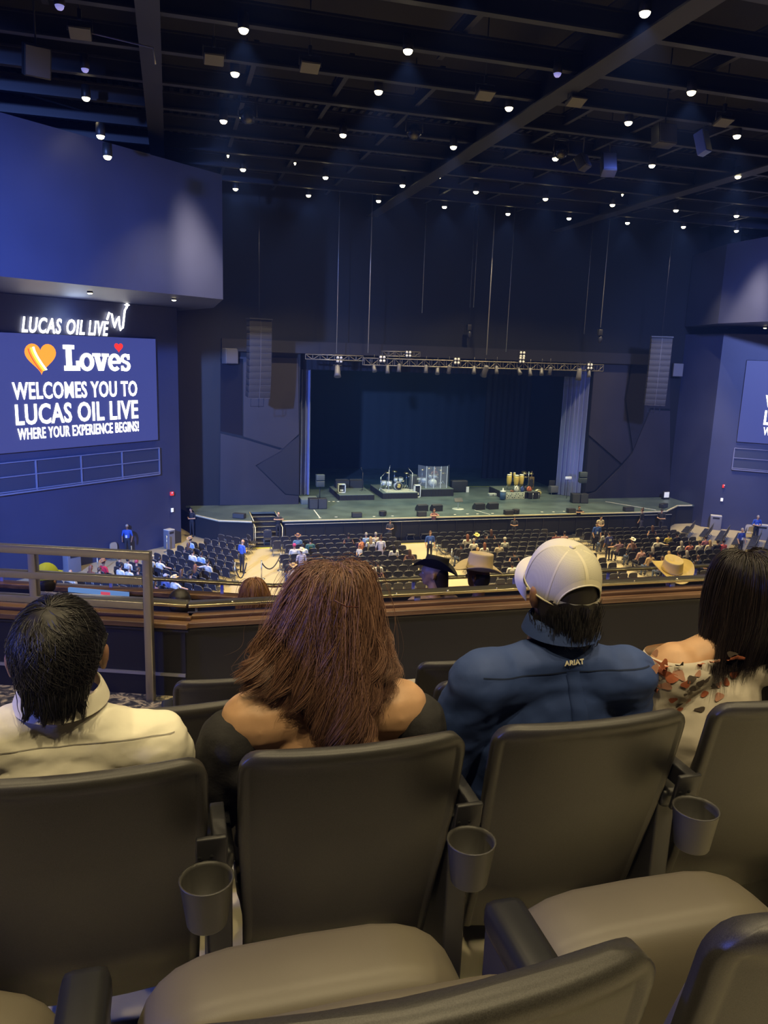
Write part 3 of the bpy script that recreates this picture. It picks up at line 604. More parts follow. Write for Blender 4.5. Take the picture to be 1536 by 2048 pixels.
# ================================================================ RIGGING OVER THE STAGE
alu = mat('truss_aluminium', (0.24, 0.22, 0.19), 0.45, 0.7)
def truss(a, b, s, label, n):
    a, b = Vector(a), Vector(b); L_ = (b-a).length; t = thing('lighting_truss', label, 'truss', a, math.atan2(b.y-a.y, b.x-a.x))
    for y in (-s/2, s/2):
        for z in (-s/2, s/2): obj('chord', MB().tube([(0, y, z), (L_, y, z+(b.z-a.z))], 0.035, 6), alu, t)
    m = MB()
    for i in range(n+1):
        x = L_*i/n; dz = (b.z-a.z)*i/n
        for p in (((x, -s/2, -s/2), (x, -s/2, s/2)), ((x, s/2, -s/2), (x, s/2, s/2)), ((x, -s/2, s/2), (x, s/2, s/2)), ((x, -s/2, -s/2), (x, s/2, -s/2))): m.tube([(c[0], c[1], c[2]+dz) for c in p], 0.02, 4, 0, False)
        if i < n:
            x2 = L_*(i+1)/n; m.tube([(x, -s/2, -s/2 if i % 2 else s/2), (x2, -s/2, s/2 if i % 2 else -s/2)], 0.018, 4, 0, False)
    o = obj('lattice', m, alu, t); o['kind'] = 'stuff'
    return t
truss((11.6, 47.5, 10.98), (28.3, 47.5, 11.03), 0.42, 'long horizontal aluminium lighting truss in front of the stage opening', 34)
truss((8.2, 49.0, 11.15), (11.8, 48.4, 11.15), 0.3, 'short side truss at the left end of the stage header', 8)
truss((12.5, 56, 10.9), (25, 56, 10.9), 0.35, 'dim rear lighting truss deep above the stage', 24)
truss((13.4, 49.85, 11.5), (16.0, 49.85, 11.52), 0.3, 'short truss piece fixed to the header above the long truss', 6)
for _x in (13.5, 18.7, 24.0): tag(obj('rear_cable', MB().tube([(_x, 56, 11.05), (_x, 56, 14.05)], 0.015, 5), steel), 'thin cable holding the rear truss, %s of three' % ('first' if _x < 14 else 'second' if _x < 20 else 'third'), 'cable', 'rear truss cables')
def spotcan(px, py, big, label):
    q = ony(px, py, 47.29); t = thing('stage_spotlight', label, 'spotlight', q, rnd.uniform(-0.4, 0.4), 'spotlights under the long truss')
    s = 1.5 if big else 1.0
    obj('body', MB().lathe([(0.05*s, 0.26*s), (0.11*s, 0.22*s), (0.12*s, -0.1*s), (0.15*s, -0.26*s), (0.13*s, -0.26*s)], (0, 0, -0.05), 12, 0, rotx(R(rnd.uniform(-35, 35)))), flood_m, t)
    obj('yoke', MB().tube([(-0.17*s, 0, -0.05), (-0.17*s, 0, 0.3), (0.17*s, 0, 0.3), (0.17*s, 0, -0.05)], 0.02, 5).tube([(0, 0, 0.3), (0, 0, 0.75)], 0.02, 5), black_metal, t)
SPX = [(675, 740, 1), (748, 734, 0), (775, 737, 0), (798, 734, 0), (852, 736, 0), (875, 739, 0), (898, 737, 0), (948, 738, 0), (970, 740, 1), (993, 738, 0), (1038, 740, 0), (1060, 742, 0), (1083, 741, 0), (1100, 740, 0), (1158, 747, 1), (1178, 745, 0)]
ORD = ['first', 'second', 'third', 'fourth', 'fifth', 'sixth', 'seventh', 'eighth', 'ninth', 'tenth', 'eleventh', 'twelfth', 'thirteenth', 'fourteenth', 'fifteenth', 'sixteenth']
for i, (px, py, b) in enumerate(SPX): spotcan(px, py, b, 'stage spotlight under the truss, %s of sixteen from the left' % ORD[i])
bulb = mat('pale_bulb', (0.75, 0.72, 0.7), 0.3, emit=(0.9, 0.85, 0.8), strength=0.12)
for i, (px, py, y) in enumerate(((679, 719, 48.5), (765, 718, 47.2), (817, 708, 49.65), (914, 722, 47.2), (1044, 720, 47.2), (1045, 709, 47.2), (1180, 733, 47.2))):
    q = ony(px, py, y); t = thing('blinder_light', 'four-bulb blinder light on the truss, %s of seven from the left' % ORD[i], 'blinder', q, 0, 'four-bulb blinders')
    obj('frame', MB().box((0, 0.06, 0), (0.46, 0.1, 0.46), 0, None, 0.02).box((0, 0.12, -0.12), (0.1, 0.2, 0.3)), black_metal, t)
    for dx in (-0.11, 0.11):
        for dz in (-0.11, 0.11): obj('bulb', MB().ball((dx, 0, dz), (0.085, 0.04, 0.085), 10), bulb, t)
wire = mat('steel_wire', (0.5, 0.5, 0.55), 0.35, 0.7)
for i, (x0, y0, x1, y1, yy, r_) in enumerate(((679, 402, 673, 706, 48.3, 0.022), (742, 382, 736, 706, 47.5, 0.032), (850, 440, 844, 626, 49.8, 0.016), (993, 405, 973, 710, 47.5, 0.035), (1031, 425, 1012, 704, 49.5, 0.02), (1185, 450, 1168, 668, 49.8, 0.014), (1223, 420, 1201, 655, 47.5, 0.026), (945, 440, 940, 615, 50, 0.012), (953, 440, 947, 615, 50, 0.012))):
    a = ony(x1, y1, yy); t = tag(obj('hoist_cable', MB().tube([(0, 0, 0), (0, 0, 22.5-a.z)], r_, 6), wire, None, a), 'vertical hoist cable above the stage, %s of nine from the left' % ORD[[0, 1, 2, 5, 6, 7, 8, 3, 4][i]], 'cable', 'hoist cables')
for (px, py), lab in (((938, 655), 'small fixture hanging on thin wires above the truss'), ((1200, 665), 'tangled chain hoist above the right end of the truss')):
    q = ony(px, py, 49.9 if px < 1000 else 47.5); t = thing('chain_hoist', lab, 'hoist', q)
    obj('motor', MB().box((0, 0, 0), (0.3, 0.25, 0.4), 0, None, 0.04), black_metal, t); obj('chain_bag', MB().ball((0.05, 0, -0.45), (0.16, 0.14, 0.28), 10), steel, t)
    obj('hook', MB().tube([(0, 0, 0.2), (0, 0, 22.5-q.z)], 0.008, 5), steel, t)
array_m = mat('line_array_grey', (0.032, 0.032, 0.042), 0.6); seam_m = mat('array_seam', (0.09, 0.09, 0.115), 0.5)
def line_array(x, y, rz, n, label):
    t = thing('line_array', label, 'speaker', (x, y, 13.15), rz); z = 0; yy = 0
    for i in range(n):
        tilt = R(0.25*i*i*0.35); h = 0.37; M = rotx(tilt)
        c = obj('array_cabinet', MB().box((0, 0, 0), (1.35, 0.55, h-0.03), 0, M, 0.02), array_m, t, (0, yy, z-h/2))
        obj('seam', MB().box(M @ Vector((0, -0.27, -h/2)), (1.34, 0.03, 0.022), 0, M).box(M @ Vector((0, -0.285, 0)), (0.03, 0.02, h), 0, M), seam_m, c)
        z -= h*math.cos(tilt); yy += h*math.sin(tilt)
    obj('rigging_frame', MB().box((0, 0, 0.06), (1.4, 0.7, 0.08)).tube([(0, 0, 0.1), (0, 0, 9.4)], 0.02, 6), steel, t)
    obj('bottom_frame', MB().tube([(-0.4, yy, z), (-0.4, yy+0.05, z-0.55), (0.4, yy+0.05, z-0.55), (0.4, yy, z)], 0.02, 5).tube([(0, yy-0.2, z), (0, yy-0.2, z-0.6)], 0.02, 5), steel, t)
line_array(4.98, 46, 0.25, 12, 'tall hanging loudspeaker array left of the stage'); line_array(31.7, 46, -0.45, 12, 'tall hanging loudspeaker array right of the stage')
for side, px, py in (('left', 342, 987), ('right', 1447, 972)):
    q = onplane(px, py, WE, wn) if side == 'left' else onplane(px, py, mir(WE), Vector((-wn.x, wn.y, 0)))
    q = q + (wn if side == 'left' else Vector((-wn.x, wn.y, 0)))*0.08
    t = thing('fire_strobe', 'small red alarm strobe on the %s wall' % side, 'alarm', q); obj('housing', MB().box((0, 0, 0), (0.22, 0.1, 0.22), 0, rotz(0.6), 0.02), mat('alarm_red', (0.6, 0.03, 0.03), 0.4, emit=(1, 0.05, 0.05), strength=0.35), t); obj('flash', MB().ball((0.02, -0.06, 0.05), 0.05, 8), white_trim, t)
    q2 = q + Vector((0, 0, -0.98)); t = thing('wall_box', 'small white wall box under the red strobe on the %s wall' % side, 'wall box', q2); obj('cover', MB().box((0, 0, 0), (0.17, 0.06, 0.24), 0, rotz(0.7 if side == 'left' else -0.7), 0.02), mat('white_box', (0.8, 0.8, 0.85), 0.4, emit=(1, 1, 1), strength=0.25), t)
q = onz(1340, 992, 2.2); t = thing('stage_monitor_screen', 'small bright screen at the right end of the stage', 'monitor', (36.0, 49.6, SZ)); obj('panel', MB().box((0, -0.03, 0.35), (0.42, 0.03, 0.42), 0, None, 0.01), mat('dim_screen', (0.5, 0.5, 0.55), 0.3, emit=(1, 1, 1), strength=0.3), t); obj('case', MB().box((0, 0.08, 0.33), (0.55, 0.2, 0.55), 0, None, 0.02).box((0, 0.1, 0.03), (0.5, 0.3, 0.06)), black_metal, t)

# ================================================================ STAGE GEAR
box_blk = mat('black_road_box', (0.022, 0.024, 0.028), 0.55); white_m = mat('white_plastic', (0.72, 0.75, 0.72), 0.45); chrome = mat('chrome', (0.75, 0.78, 0.78), 0.25, 0.9)
shell = mat('pale_drum_shell', (0.62, 0.68, 0.66), 0.3); gold_l = mat('gold_lacquer', (0.62, 0.48, 0.13), 0.35); skin_drum = mat('drum_skin', (0.8, 0.78, 0.66), 0.5)
def rbx(m, c, d, ch=0.02, rot=None): return m.box(c, d, 0, rot, ch)
def pole_speaker(x, y, label, sub_label, rz=0.0):
    t = thing('subwoofer', sub_label, 'speaker', (x, y, SZ), rz)
    obj('cabinet', rbx(MB(), (-0.3, 0, 0.34), (0.58, 0.6, 0.68)), box_blk, t); obj('cabinet', rbx(MB(), (0.3, 0, 0.34), (0.58, 0.6, 0.68)), box_blk, t)
    for s in (-0.3, 0.3): obj('grille', MB().box((s, -0.305, 0.34), (0.5, 0.02, 0.58)), mat('grille_dark', (0.05, 0.055, 0.06), 0.6), t)
    s = thing('pole_speaker', label, 'speaker', (x+0.15, y, SZ+0.68), rz)
    obj('pole', MB().tube([(0, 0, 0), (0, 0, 0.8)], 0.025, 8), black_metal, s)
    for k in range(2): obj('cabinet', rbx(MB(), (0, 0, 0.98+k*0.4), (0.55, 0.4, 0.38), 0.03, rotx(R(8-12*k))), mat('speaker_grey', (0.07, 0.09, 0.09), 0.5), s)
pole_speaker(9.1, 48.9, 'two-box loudspeaker on a pole at the left of the stage', 'double subwoofer on the stage floor at left')
pole_speaker(28.3, 49.0, 'two-box loudspeaker on a pole at the right of the stage before the blue curtain', 'double subwoofer on the stage floor at right', -0.2)
def riser(x, y, w_, d_, h, label, skirt=True):
    t = thing('stage_riser', label, 'riser', (x, y, SZ))
    obj('top', MB().box((0, 0, h-0.02), (w_, d_, 0.05), 0, None, 0.01), mat('riser_top', (0.10, 0.13, 0.12), 0.5), t)
    n = int(w_*14)
    obj('skirt', MB().grid(lambda u, v: (-w_/2+w_*u, -d_/2-0.015+0.012*math.sin(u*n*2), (h-0.04)*v), n*3, 1).grid(lambda u, v: (-w_/2-0.012+0.012*math.sin(u*n*2), -d_/2+d_*u, (h-0.04)*v), n*3, 1).grid(lambda u, v: (w_/2+0.012, -d_/2+d_*u, (h-0.04)*v), 8, 1), black_cloth, t)
    return t
riser(12.35, 53.2, 2.5, 3.6, 0.38, 'low black riser at stage left carrying two dark monitors'); riser(15.6, 53.5, 2.6, 3.6, 0.42, 'low black riser under the open drum kit'); riser(18.6, 53.6, 2.5, 2.6, 0.55, 'taller skirted riser under the glass-shielded drum kit')
def wedge(x, y, z, rz, label, s=1.0, name='floor_monitor', grp='floor wedges on the stage'):
    t = thing(name, label, 'speaker', (x, y, z), rz, grp)
    p = [(-0.33*s, -0.24*s, 0), (-0.33*s, 0.22*s, 0), (-0.33*s, 0.22*s, 0.16*s), (-0.33*s, -0.02*s, 0.40*s), (-0.33*s, -0.24*s, 0.36*s)]
    obj('cabinet', MB().prism(p, (0.66*s, 0, 0)), box_blk, t)
    obj('grille', MB().prism([(-0.30*s, 0.215*s, 0.18*s), (-0.30*s, 0.0, 0.40*s), (-0.30*s, 0.012*s, 0.412*s), (-0.30*s, 0.23*s, 0.19*s)], (0.6*s, 0, 0)), mat('grille_dark', (0.05, 0.055, 0.06), 0.6), t)
    return t
for i, (px, py) in enumerate(((844, 1022), (873, 1022), (958, 1019), (985, 1018))):
    q = onz(px, py, SZ); wedge(q.x, q.y+0.1, SZ, 0.15, 'black floor monitor wedge at centre stage, %s of four from the left' % ORD[i], 1.1)
wedge(11.9, 54.4, SZ+0.38, 0, 'dark monitor on the left riser beside the mic stand, left one', 1.5, 'riser_monitor'); wedge(12.95, 54.4, SZ+0.38, 0, 'dark monitor on the left riser under the mic stand, right one', 1.5, 'riser_monitor')
def amp(x, y, z, w_, h, label, tall=False):
    t = thing('guitar_amp', label, 'amplifier', (x, y, z)); f = 0.06
    m = MB(); m.box((-w_/2+f/2, 0, h/2), (f, 0.35, h), 0, None, 0.01).box((w_/2-f/2, 0, h/2), (f, 0.35, h), 0, None, 0.01).box((0, 0, f/2), (w_, 0.35, f), 0, None, 0.01).box((0, 0, h-f/2), (w_, 0.35, f), 0, None, 0.01)
    obj('frame', m, white_m, t); obj('front', MB().box((0, 0.02, h/2), (w_-2*f, 0.28, h-2*f)), box_blk, t); obj('control_panel', MB().box((0, -0.13, h*0.30), (w_*0.4, 0.02, h*0.18)), white_m, t)
amp(11.45, 52.4, SZ+0.38, 0.55, 0.62, 'white-framed amplifier on the left riser'); amp(17.0, 52.2, SZ, 0.48, 0.9, 'white-framed amplifier between the two drum risers')
t = thing('speaker_cabinet', 'tall dark cabinet standing behind the white-framed amplifier', 'speaker', (16.95, 53.2, SZ)); obj('cabinet', rbx(MB(), (0, 0, 0.75), (0.55, 0.5, 1.5), 0.04), mat('speaker_grey', (0.07, 0.09, 0.09), 0.5), t); obj('grille', MB().box((0, -0.255, 0.75), (0.45, 0.02, 1.3)), mat('grille_dark', (0.05, 0.055, 0.06), 0.6), t)
def stand(x, y, z, h, lean, label, mt=chrome, rz=0.0):
    t = thing('mic_stand', label, 'stand', (x, y, z), rz, 'microphone stands')
    m = MB()
    for k in range(3): m.tube([(0, 0, 0.12), (0.28*math.cos(k*2.1), 0.28*math.sin(k*2.1), 0.01)], 0.012, 5)
    obj('tripod', m, mt, t); obj('pole', MB().tube([(0, 0, 0.05), (0, 0, h)], 0.02, 6), mt, t)
    obj('boom', MB().tube([(-lean*0.3, 0, h-0.12), (lean, 0, h+0.28)], 0.014, 5), mt, t); obj('microphone', MB().ball((lean*1.06, 0, h+0.31), 0.05, 8), black_metal, t)
stand(13.1, 52.9, SZ+0.38, 1.35, -0.12, 'lone microphone stand on the left riser', black_metal)
def drum(m, c, r, h, rot=None, mi=0, hi=1):
    M = rot if rot is not None else Matrix.Identity(3); m.lathe([(r, -h/2), (r, h/2)], c, 16, mi, M); m.lathe([(0, h/2+0.004), (r*0.94, h/2+0.004), (r*1.03, h/2-0.01), (r*1.03, h/2-0.04), (r, h/2-0.04)], c, 16, hi, M); m.lathe([(r*1.03, -h/2+0.04), (r*1.03, -h/2+0.01), (r*0.94, -h/2-0.004), (0, -h/2-0.004)], c, 16, hi, M)
def drum_kit(x, y, z, rz, label, emblem, smat):
    t = thing('drum_kit', label, 'drum kit', (x, y, z), rz)
    m = MB(); drum(m, (0, 0, 0), 0.30, 0.45, rotx(R(90))); k = obj('bass_drum', m, [smat, chrome], t, (0, -0.1, 0.31))
    obj('drum_head', MB().lathe([(0, 0), (0.275, 0), (0.275, 0.01), (0, 0.01)], (0, -0.238, 0), 24, 0, rotx(R(90))), box_blk if emblem else shell, k)
    if emblem:
        e = MB(); e.ball((0, -0.255, -0.02), (0.13, 0.008, 0.10), 12)
        for a in (-0.5, 0.0, 0.5, 1.0): e.tube([(0, -0.255, 0), (0.17*math.sin(a), -0.255, 0.17*math.cos(a))], 0.026, 5)
        obj('emblem', e, gold_l, k)
    for nm, c, r, h, tl in (('tom', (-0.18, -0.12, 0.78), 0.15, 0.24, -18), ('tom', (0.20, -0.12, 0.78), 0.16, 0.25, -18), ('floor_tom', (-0.58, 0.15, 0.45), 0.20, 0.36, 0), ('floor_tom', (-0.95, 0.3, 0.48), 0.18, 0.34, 0), ('snare_drum', (0.45, 0.35, 0.60), 0.17, 0.14, 0)):
        m = MB(); drum(m, c, r, h, rotx(R(tl)*-1)); d = obj(nm, m, [smat, chrome], t)
        if nm != 'tom': obj('legs', MB().tube([(c[0]-r, c[1], c[2]), (c[0]-r, c[1], 0.01)], 0.012, 5).tube([(c[0]+r, c[1], c[2]), (c[0]+r, c[1], 0.01)], 0.012, 5).tube([(c[0], c[1]+r, c[2]), (c[0], c[1]+r, 0.01)], 0.012, 5), chrome, d)
    for i, (cx, cy_, h) in enumerate(((-0.75, 0.1, 1.25), (-0.15, 0.35, 1.3), (0.7, 0.15, 1.2), (0.95, 0.3, 0.95))):
        s = obj('cymbal_stand', MB().tube([(cx, cy_, 0.3), (cx, cy_, h)], 0.014, 6).tube([(cx, cy_, 0.35), (cx-0.22, cy_-0.1, 0.01)], 0.012, 5).tube([(cx, cy_, 0.35), (cx+0.22, cy_-0.1, 0.01)], 0.012, 5).tube([(cx, cy_, 0.35), (cx, cy_+0.22, 0.01)], 0.012, 5), chrome, t)
        obj('cymbal', MB().lathe([(0.21, 0), (0.06, 0.015), (0.04, 0.04), (0, 0.045)], (cx, cy_, h), 18, 0, rotx(R(14))), mat('cymbal_bronze', (0.42, 0.38, 0.22), 0.3, 0.9), s)
    obj('throne', MB().lathe([(0.03, 0), (0.03, 0.45), (0.17, 0.47), (0.17, 0.55), (0, 0.56)], (0.1, 0.75, 0), 14), box_blk, t)
drum_kit(15.75, 53.0, SZ+0.42, 0.0, 'pale open drum kit with a gold emblem on its black bass drum head', True, shell)
drum_kit(18.55, 53.5, SZ+0.55, 0.0, 'clear drum kit behind the acrylic shield with a person at it', False, mat('clear_drum_shell', (0.55, 0.62, 0.72), 0.15))
obj_pl = tag(obj('drum_mat', MB().box((15.75, 52.6, SZ+0.43), (2.3, 1.5, 0.02)), mat('pale_mat', (0.42, 0.44, 0.36), 0.8)), 'pale mat under the open drum kit', 'mat')
stand(14.85, 52.2, SZ+0.44, 1.55, 0.05, 'thick white microphone stand at the left front of the open drum kit', white_m); stand(16.6, 52.2, SZ+0.44, 1.35, -0.28, 'white boom microphone stand at the right front of the open drum kit', white_m); stand(14.45, 52.9, SZ+0.44, 0.95, 0.3, 'short boom microphone stand left of the open drum kit', chrome)
acr = mat('acrylic_sheet', (0.55, 0.62, 0.75), 0.1, alpha=0.13, spec=0.6); shd = thing('drum_shield', 'five-panel clear acrylic shield around the raised drum kit', 'screen', (18.6, 52.6, SZ+0.55))
pp = [(-1.22, 0.75), (-0.80, 0.0), (-0.27, -0.14), (0.27, -0.14), (0.80, 0.0), (1.22, 0.75)]
for a, b in zip(pp[:-1], pp[1:]):
    c = ((a[0]+b[0])/2, (a[1]+b[1])/2, 0.83); L_ = math.hypot(b[0]-a[0], b[1]-a[1]); obj('shield_panel', MB().box(c, (L_-0.02, 0.015, 1.62), 0, rotz(math.atan2(b[1]-a[1], b[0]-a[0]))), acr, shd)
for a in pp[1:-1]: obj('shield_hinge', MB().box((a[0], a[1], 0.83), (0.045, 0.03, 1.62)), mat('pale_edge', (0.6, 0.68, 0.75), 0.3), shd)
# lyric stand, front-edge boxes
q = onz(916, 1018, SZ); t = thing('music_stand', 'small black music stand with a pale base at centre stage', 'stand', (q.x, q.y, SZ)); obj('desk', MB().box((0, 0, 0.62), (0.6, 0.04, 0.36), 0, rotx(R(-50)), 0.01), box_blk, t); obj('pole', MB().tube([(0, 0, 0), (0, 0, 0.6)], 0.025, 6), white_m, t); obj('base', MB().lathe([(0.42, 0), (0.40, 0.02), (0, 0.03)], (0, 0, 0), 14), mat('pale_base', (0.4, 0.45, 0.42), 0.6), t)
for i, (px, py, w_) in enumerate(((479, 1037, 0.75), (714, 1035, 0.62), (844, 1033, 0.58), (1018, 1030, 0.6), (1143, 1026, 0.55), (1258, 1023, 0.7), (1328, 1016, 0.7))):
    q = onz(px, py, SZ); t = thing('front_fill_speaker', 'low black speaker on the stage lip, %s of seven from the left' % ORD[i], 'speaker', (q.x, q.y+0.1, SZ), (-0.5 if i == 0 else 0.5 if i == 6 else 0), 'front-fill speakers on the stage lip')
    obj('cabinet', rbx(MB(), (0, 0, 0.16), (w_, 0.35, 0.3)), box_blk, t); obj('grille', MB().box((0, -0.18, 0.16), (w_-0.06, 0.015, 0.24)), mat('grille_dark', (0.05, 0.055, 0.06), 0.6), t)
for i, (px, py) in enumerate(((767, 1033), (1034, 1029))):
    q = onz(px, py, SZ); t = thing('cable_heap', 'heap of black cables on the stage lip, %s one' % ('left', 'right')[i], 'cables', (q.x, q.y+0.2, SZ)); m = MB()
    for k in range(9):
        a = k*0.7; m.tube([(0.3*math.cos(j*0.7+a)*(0.6+0.1*(k % 3)), 0.2*math.sin(j*0.7+a), 0.05+0.03*k) for j in range(9)], 0.03, 5, 0, True, True)
    obj('coil', m, box_blk, t)
# percussion corner
riser(24.55, 52.2, 2.7, 2.6, 0.5, 'low black riser under the gold congas')
for i in range(5):
    t = thing('printed_panel', 'white panel with dark printed shapes on the percussion riser, %s from the left' % ORD[i], 'panel', (23.5+i*0.30, 50.80, SZ), 0, 'printed panels in front of the congas')
    obj('board', MB().box((0, 0, 0.25), (0.285, 0.04, 0.5), 0, None, 0.005), mat('pale_print', (0.52, 0.58, 0.52), 0.6), t)
    for k in range(3): obj('print_shape', MB().ball((0.07*math.sin(i*2+k*2.2), -0.022, 0.12+0.13*k), (0.05, 0.004, 0.045), 8), mat('print_dark', (0.10, 0.13, 0.12), 0.6), t)
def conga(x, y, z, s, label, name='conga'):
    t = thing(name, label, 'drum', (x, y, z), 0, 'gold hand drums')
    obj('shell', MB().lathe([(0.11*s, 0.0), (0.15*s, 0.2*s), (0.175*s, 0.42*s), (0.165*s, 0.6*s), (0.14*s, 0.74*s)], (0, 0, 0), 18), gold_l, t)
    obj('drum_skin', MB().lathe([(0.15*s, 0.70*s), (0.152*s, 0.765*s), (0.13*s, 0.775*s), (0, 0.775*s)], (0, 0, 0), 18), skin_drum, t); obj('stand', MB().tube([(0.1*s, 0, 0.1), (0.2*s, 0, -0.3)], 0.014, 5).tube([(-0.1*s, 0, 0.1), (-0.2*s, 0, -0.3)], 0.014, 5).tube([(0, 0.1*s, 0.1), (0, 0.2*s, -0.3)], 0.014, 5), chrome, t)
for i, (px, yy) in enumerate(((1017.5, 51.8), (1032, 51.5), (1042, 51.7))): q = ony(px, 972, yy); conga(q.x, yy, SZ+0.80, 1.12, 'gold conga drum on the percussion riser, %s of three from the left' % ORD[i])
for i, px in enumerate((1021.5, 1028.5)): q = ony(px, 953, 52.6); conga(q.x, 52.6, SZ+1.25, 0.55, 'small gold bongo above the congas, %s one' % ('left', 'right')[i], 'bongo')
def cyl_thing(nm, label, cat, px, py, y, prof, mt):
    q = ony(px, py, y); t = thing(nm, label, cat, q); obj('body', MB().lathe(prof, (0, 0, 0), 14), mt, t); return t
t = cyl_thing('water_cooler', 'blue and white drinks cooler left of the printed panels', 'cooler', 1005, 998, 50.6, [(0.2, 0), (0.21, 0.5), (0.2, 0.52)], mat('cooler_blue', (0.12, 0.22, 0.42), 0.5)); obj('lid', MB().lathe([(0.22, 0.52), (0.22, 0.6), (0.05, 0.64), (0.04, 0.8), (0, 0.82)], (0, 0, 0), 14), white_m, t)
def bag(label, px, py, y, r, mt, nm='bag'):
    q = ony(px, py, y); t = thing(nm, label, 'bag', q); obj('body', MB().ball((0, 0, r[2]), r, 12), mt, t); obj('strap', MB().tube([(-r[0]*0.6, -r[1], r[2]*1.3), (0, -r[1]*0.6, r[2]*2.15), (r[0]*0.6, -r[1], r[2]*1.3)], 0.018, 5), box_blk, t)
bag('white towel bundle on the percussion riser', 1033, 985, 50.95, (0.22, 0.14, 0.26), white_m, 'towel_bundle'); bag('blue bag on the percussion riser', 1044.5, 985, 50.95, (0.15, 0.13, 0.24), mat('bag_blue', (0.06, 0.10, 0.35), 0.7)); bag('orange bag beside the percussion riser', 1058, 985, 51.1, (0.22, 0.16, 0.24), mat('bag_orange', (0.55, 0.15, 0.07), 0.6)); bag('dark bag beside the orange bag', 1051, 985, 51.3, (0.2, 0.2, 0.26), box_blk); bag('small brown bag on the percussion riser', 1024, 985, 50.98, (0.16, 0.12, 0.10), mat('bag_brown', (0.28, 0.13, 0.06), 0.7))
t = thing('shaker_drum', 'cream rounded drum lying at the right of the percussion corner', 'drum', (26.3, 51.6, SZ+0.3)); obj('shell', MB().lathe([(0.0, -0.15), (0.24, -0.14), (0.27, 0), (0.24, 0.14), (0, 0.15)], (0, 0, 0), 14, 0, rotx(R(80))), mat('cream_shell', (0.6, 0.56, 0.25), 0.5), t); obj('rim', MB().tube([(0.26*math.cos(a*0.4), -0.14, 0.26*math.sin(a*0.4)) for a in range(15)], 0.02, 5), chrome, t)
t = thing('percussion_table', 'dark low table right of the printed panels', 'table', (25.55, 50.95, SZ)); obj('top', rbx(MB(), (0, 0, 0.46), (0.95, 0.6, 0.08)), box_blk, t); obj('cloth', MB().box((0, -0.29, 0.24), (0.93, 0.02, 0.4)), black_cloth, t)
for s in (-0.12, 0.36): obj('leg', MB().tube([(s, -0.32, 0), (s, -0.32, 0.42)], 0.025, 5), chrome, t)
q = ony(1055, 985, 52.6); t = thing('cymbal_rack', 'cymbals and boom on a tall stand behind the congas', 'cymbal stand', (q.x, 52.6, SZ)); obj('pole', MB().tube([(0, 0, 0), (0, 0, 1.75)], 0.02, 6).tube([(0, 0, 0.3), (-0.3, 0, 0)], 0.015, 5).tube([(0, 0, 0.3), (0.3, 0, 0)], 0.015, 5).tube([(0, 0, 1.1), (-0.45, 0, 1.3), (0, 0, 1.6)], 0.015, 5), chrome, t)
for c, r_ in (((-0.35, 0, 1.65), 0.28), ((-0.3, -0.1, 1.38), 0.22), ((0.2, 0, 1.6), 0.2)): obj('cymbal', MB().lathe([(r_, 0), (r_*0.3, 0.02), (0, 0.06)], c, 16, 0, rotx(R(25))), mat('cymbal_bronze', (0.42, 0.38, 0.22), 0.3, 0.9), t)
t = thing('guitar_rack', 'guitar on a dark stand right of the cymbals', 'guitar', (26.9, 54.0, SZ)); obj('body', MB().ball((0, 0, 0.5), (0.2, 0.05, 0.26), 12).ball((0, 0, 0.78), (0.15, 0.05, 0.18), 12), mat('guitar_black', (0.05, 0.05, 0.06), 0.25), t); obj('neck', MB().box((0, 0, 1.15), (0.06, 0.03, 0.8), 0, None, 0.008), mat('guitar_neck', (0.3, 0.2, 0.12), 0.4), t); obj('stand', MB().tube([(-0.2, 0.15, 0), (0, 0.1, 0.9), (0.2, 0.15, 0)], 0.015, 5), chrome, t)
t = thing('road_case', 'grey road case with a folding chair shape at the right wing', 'case', (28.05, 52.4, SZ)); obj('body', rbx(MB(), (0, 0, 0.4), (0.75, 0.5, 0.5)), mat('case_grey', (0.12, 0.13, 0.16), 0.5), t); obj('lid', rbx(MB(), (-0.15, 0.1, 0.86), (0.5, 0.06, 0.4)), box_blk, t); obj('legs', MB().tube([(-0.3, -0.2, 0), (-0.3, -0.2, 0.2)], 0.02, 5).tube([(0.3, -0.2, 0), (0.3, -0.2, 0.2)], 0.02, 5), chrome, t)
t = thing('instrument_case', 'brown upright instrument case at the right wing', 'case', (27.2, 54.6, SZ)); obj('body', rbx(MB(), (0, 0, 0.5), (0.4, 0.3, 1.0), 0.06), mat('case_brown', (0.22, 0.16, 0.06), 0.5), t); obj('handle', MB().tube([(0.2, 0, 0.4), (0.26, 0, 0.5), (0.2, 0, 0.6)], 0.015, 5), box_blk, t)
t = thing('small_sign_box', 'small white box on a thin stand before the right blue curtain', 'box', (28.2, 50.6, SZ)); obj('box', rbx(MB(), (0, 0, 1.55), (0.5, 0.12, 0.2)), white_m, t); obj('pole', MB().tube([(0, 0.05, 0), (0, 0.05, 1.5)], 0.02, 5), black_metal, t)
t = thing('cable_case', 'pale flat case on the floor left of the percussion riser', 'case', (22.9, 52.2, SZ)); obj('body', rbx(MB(), (0, 0, 0.1), (0.6, 0.35, 0.18)), mat('case_pale', (0.4, 0.45, 0.43), 0.5), t); obj('clasp', MB().box((0, -0.18, 0.1), (0.1, 0.02, 0.06)), chrome, t)
t = thing('keyboard_case', 'dark draped case right of the shielded drum kit', 'case', (20.9, 54.0, SZ)); obj('body', rbx(MB(), (0, 0, 0.45), (1.3, 0.5, 0.9), 0.08), box_blk, t); obj('label_panel', MB().box((0.62, -0.27, 0.22), (0.22, 0.03, 0.42)), white_m, t)

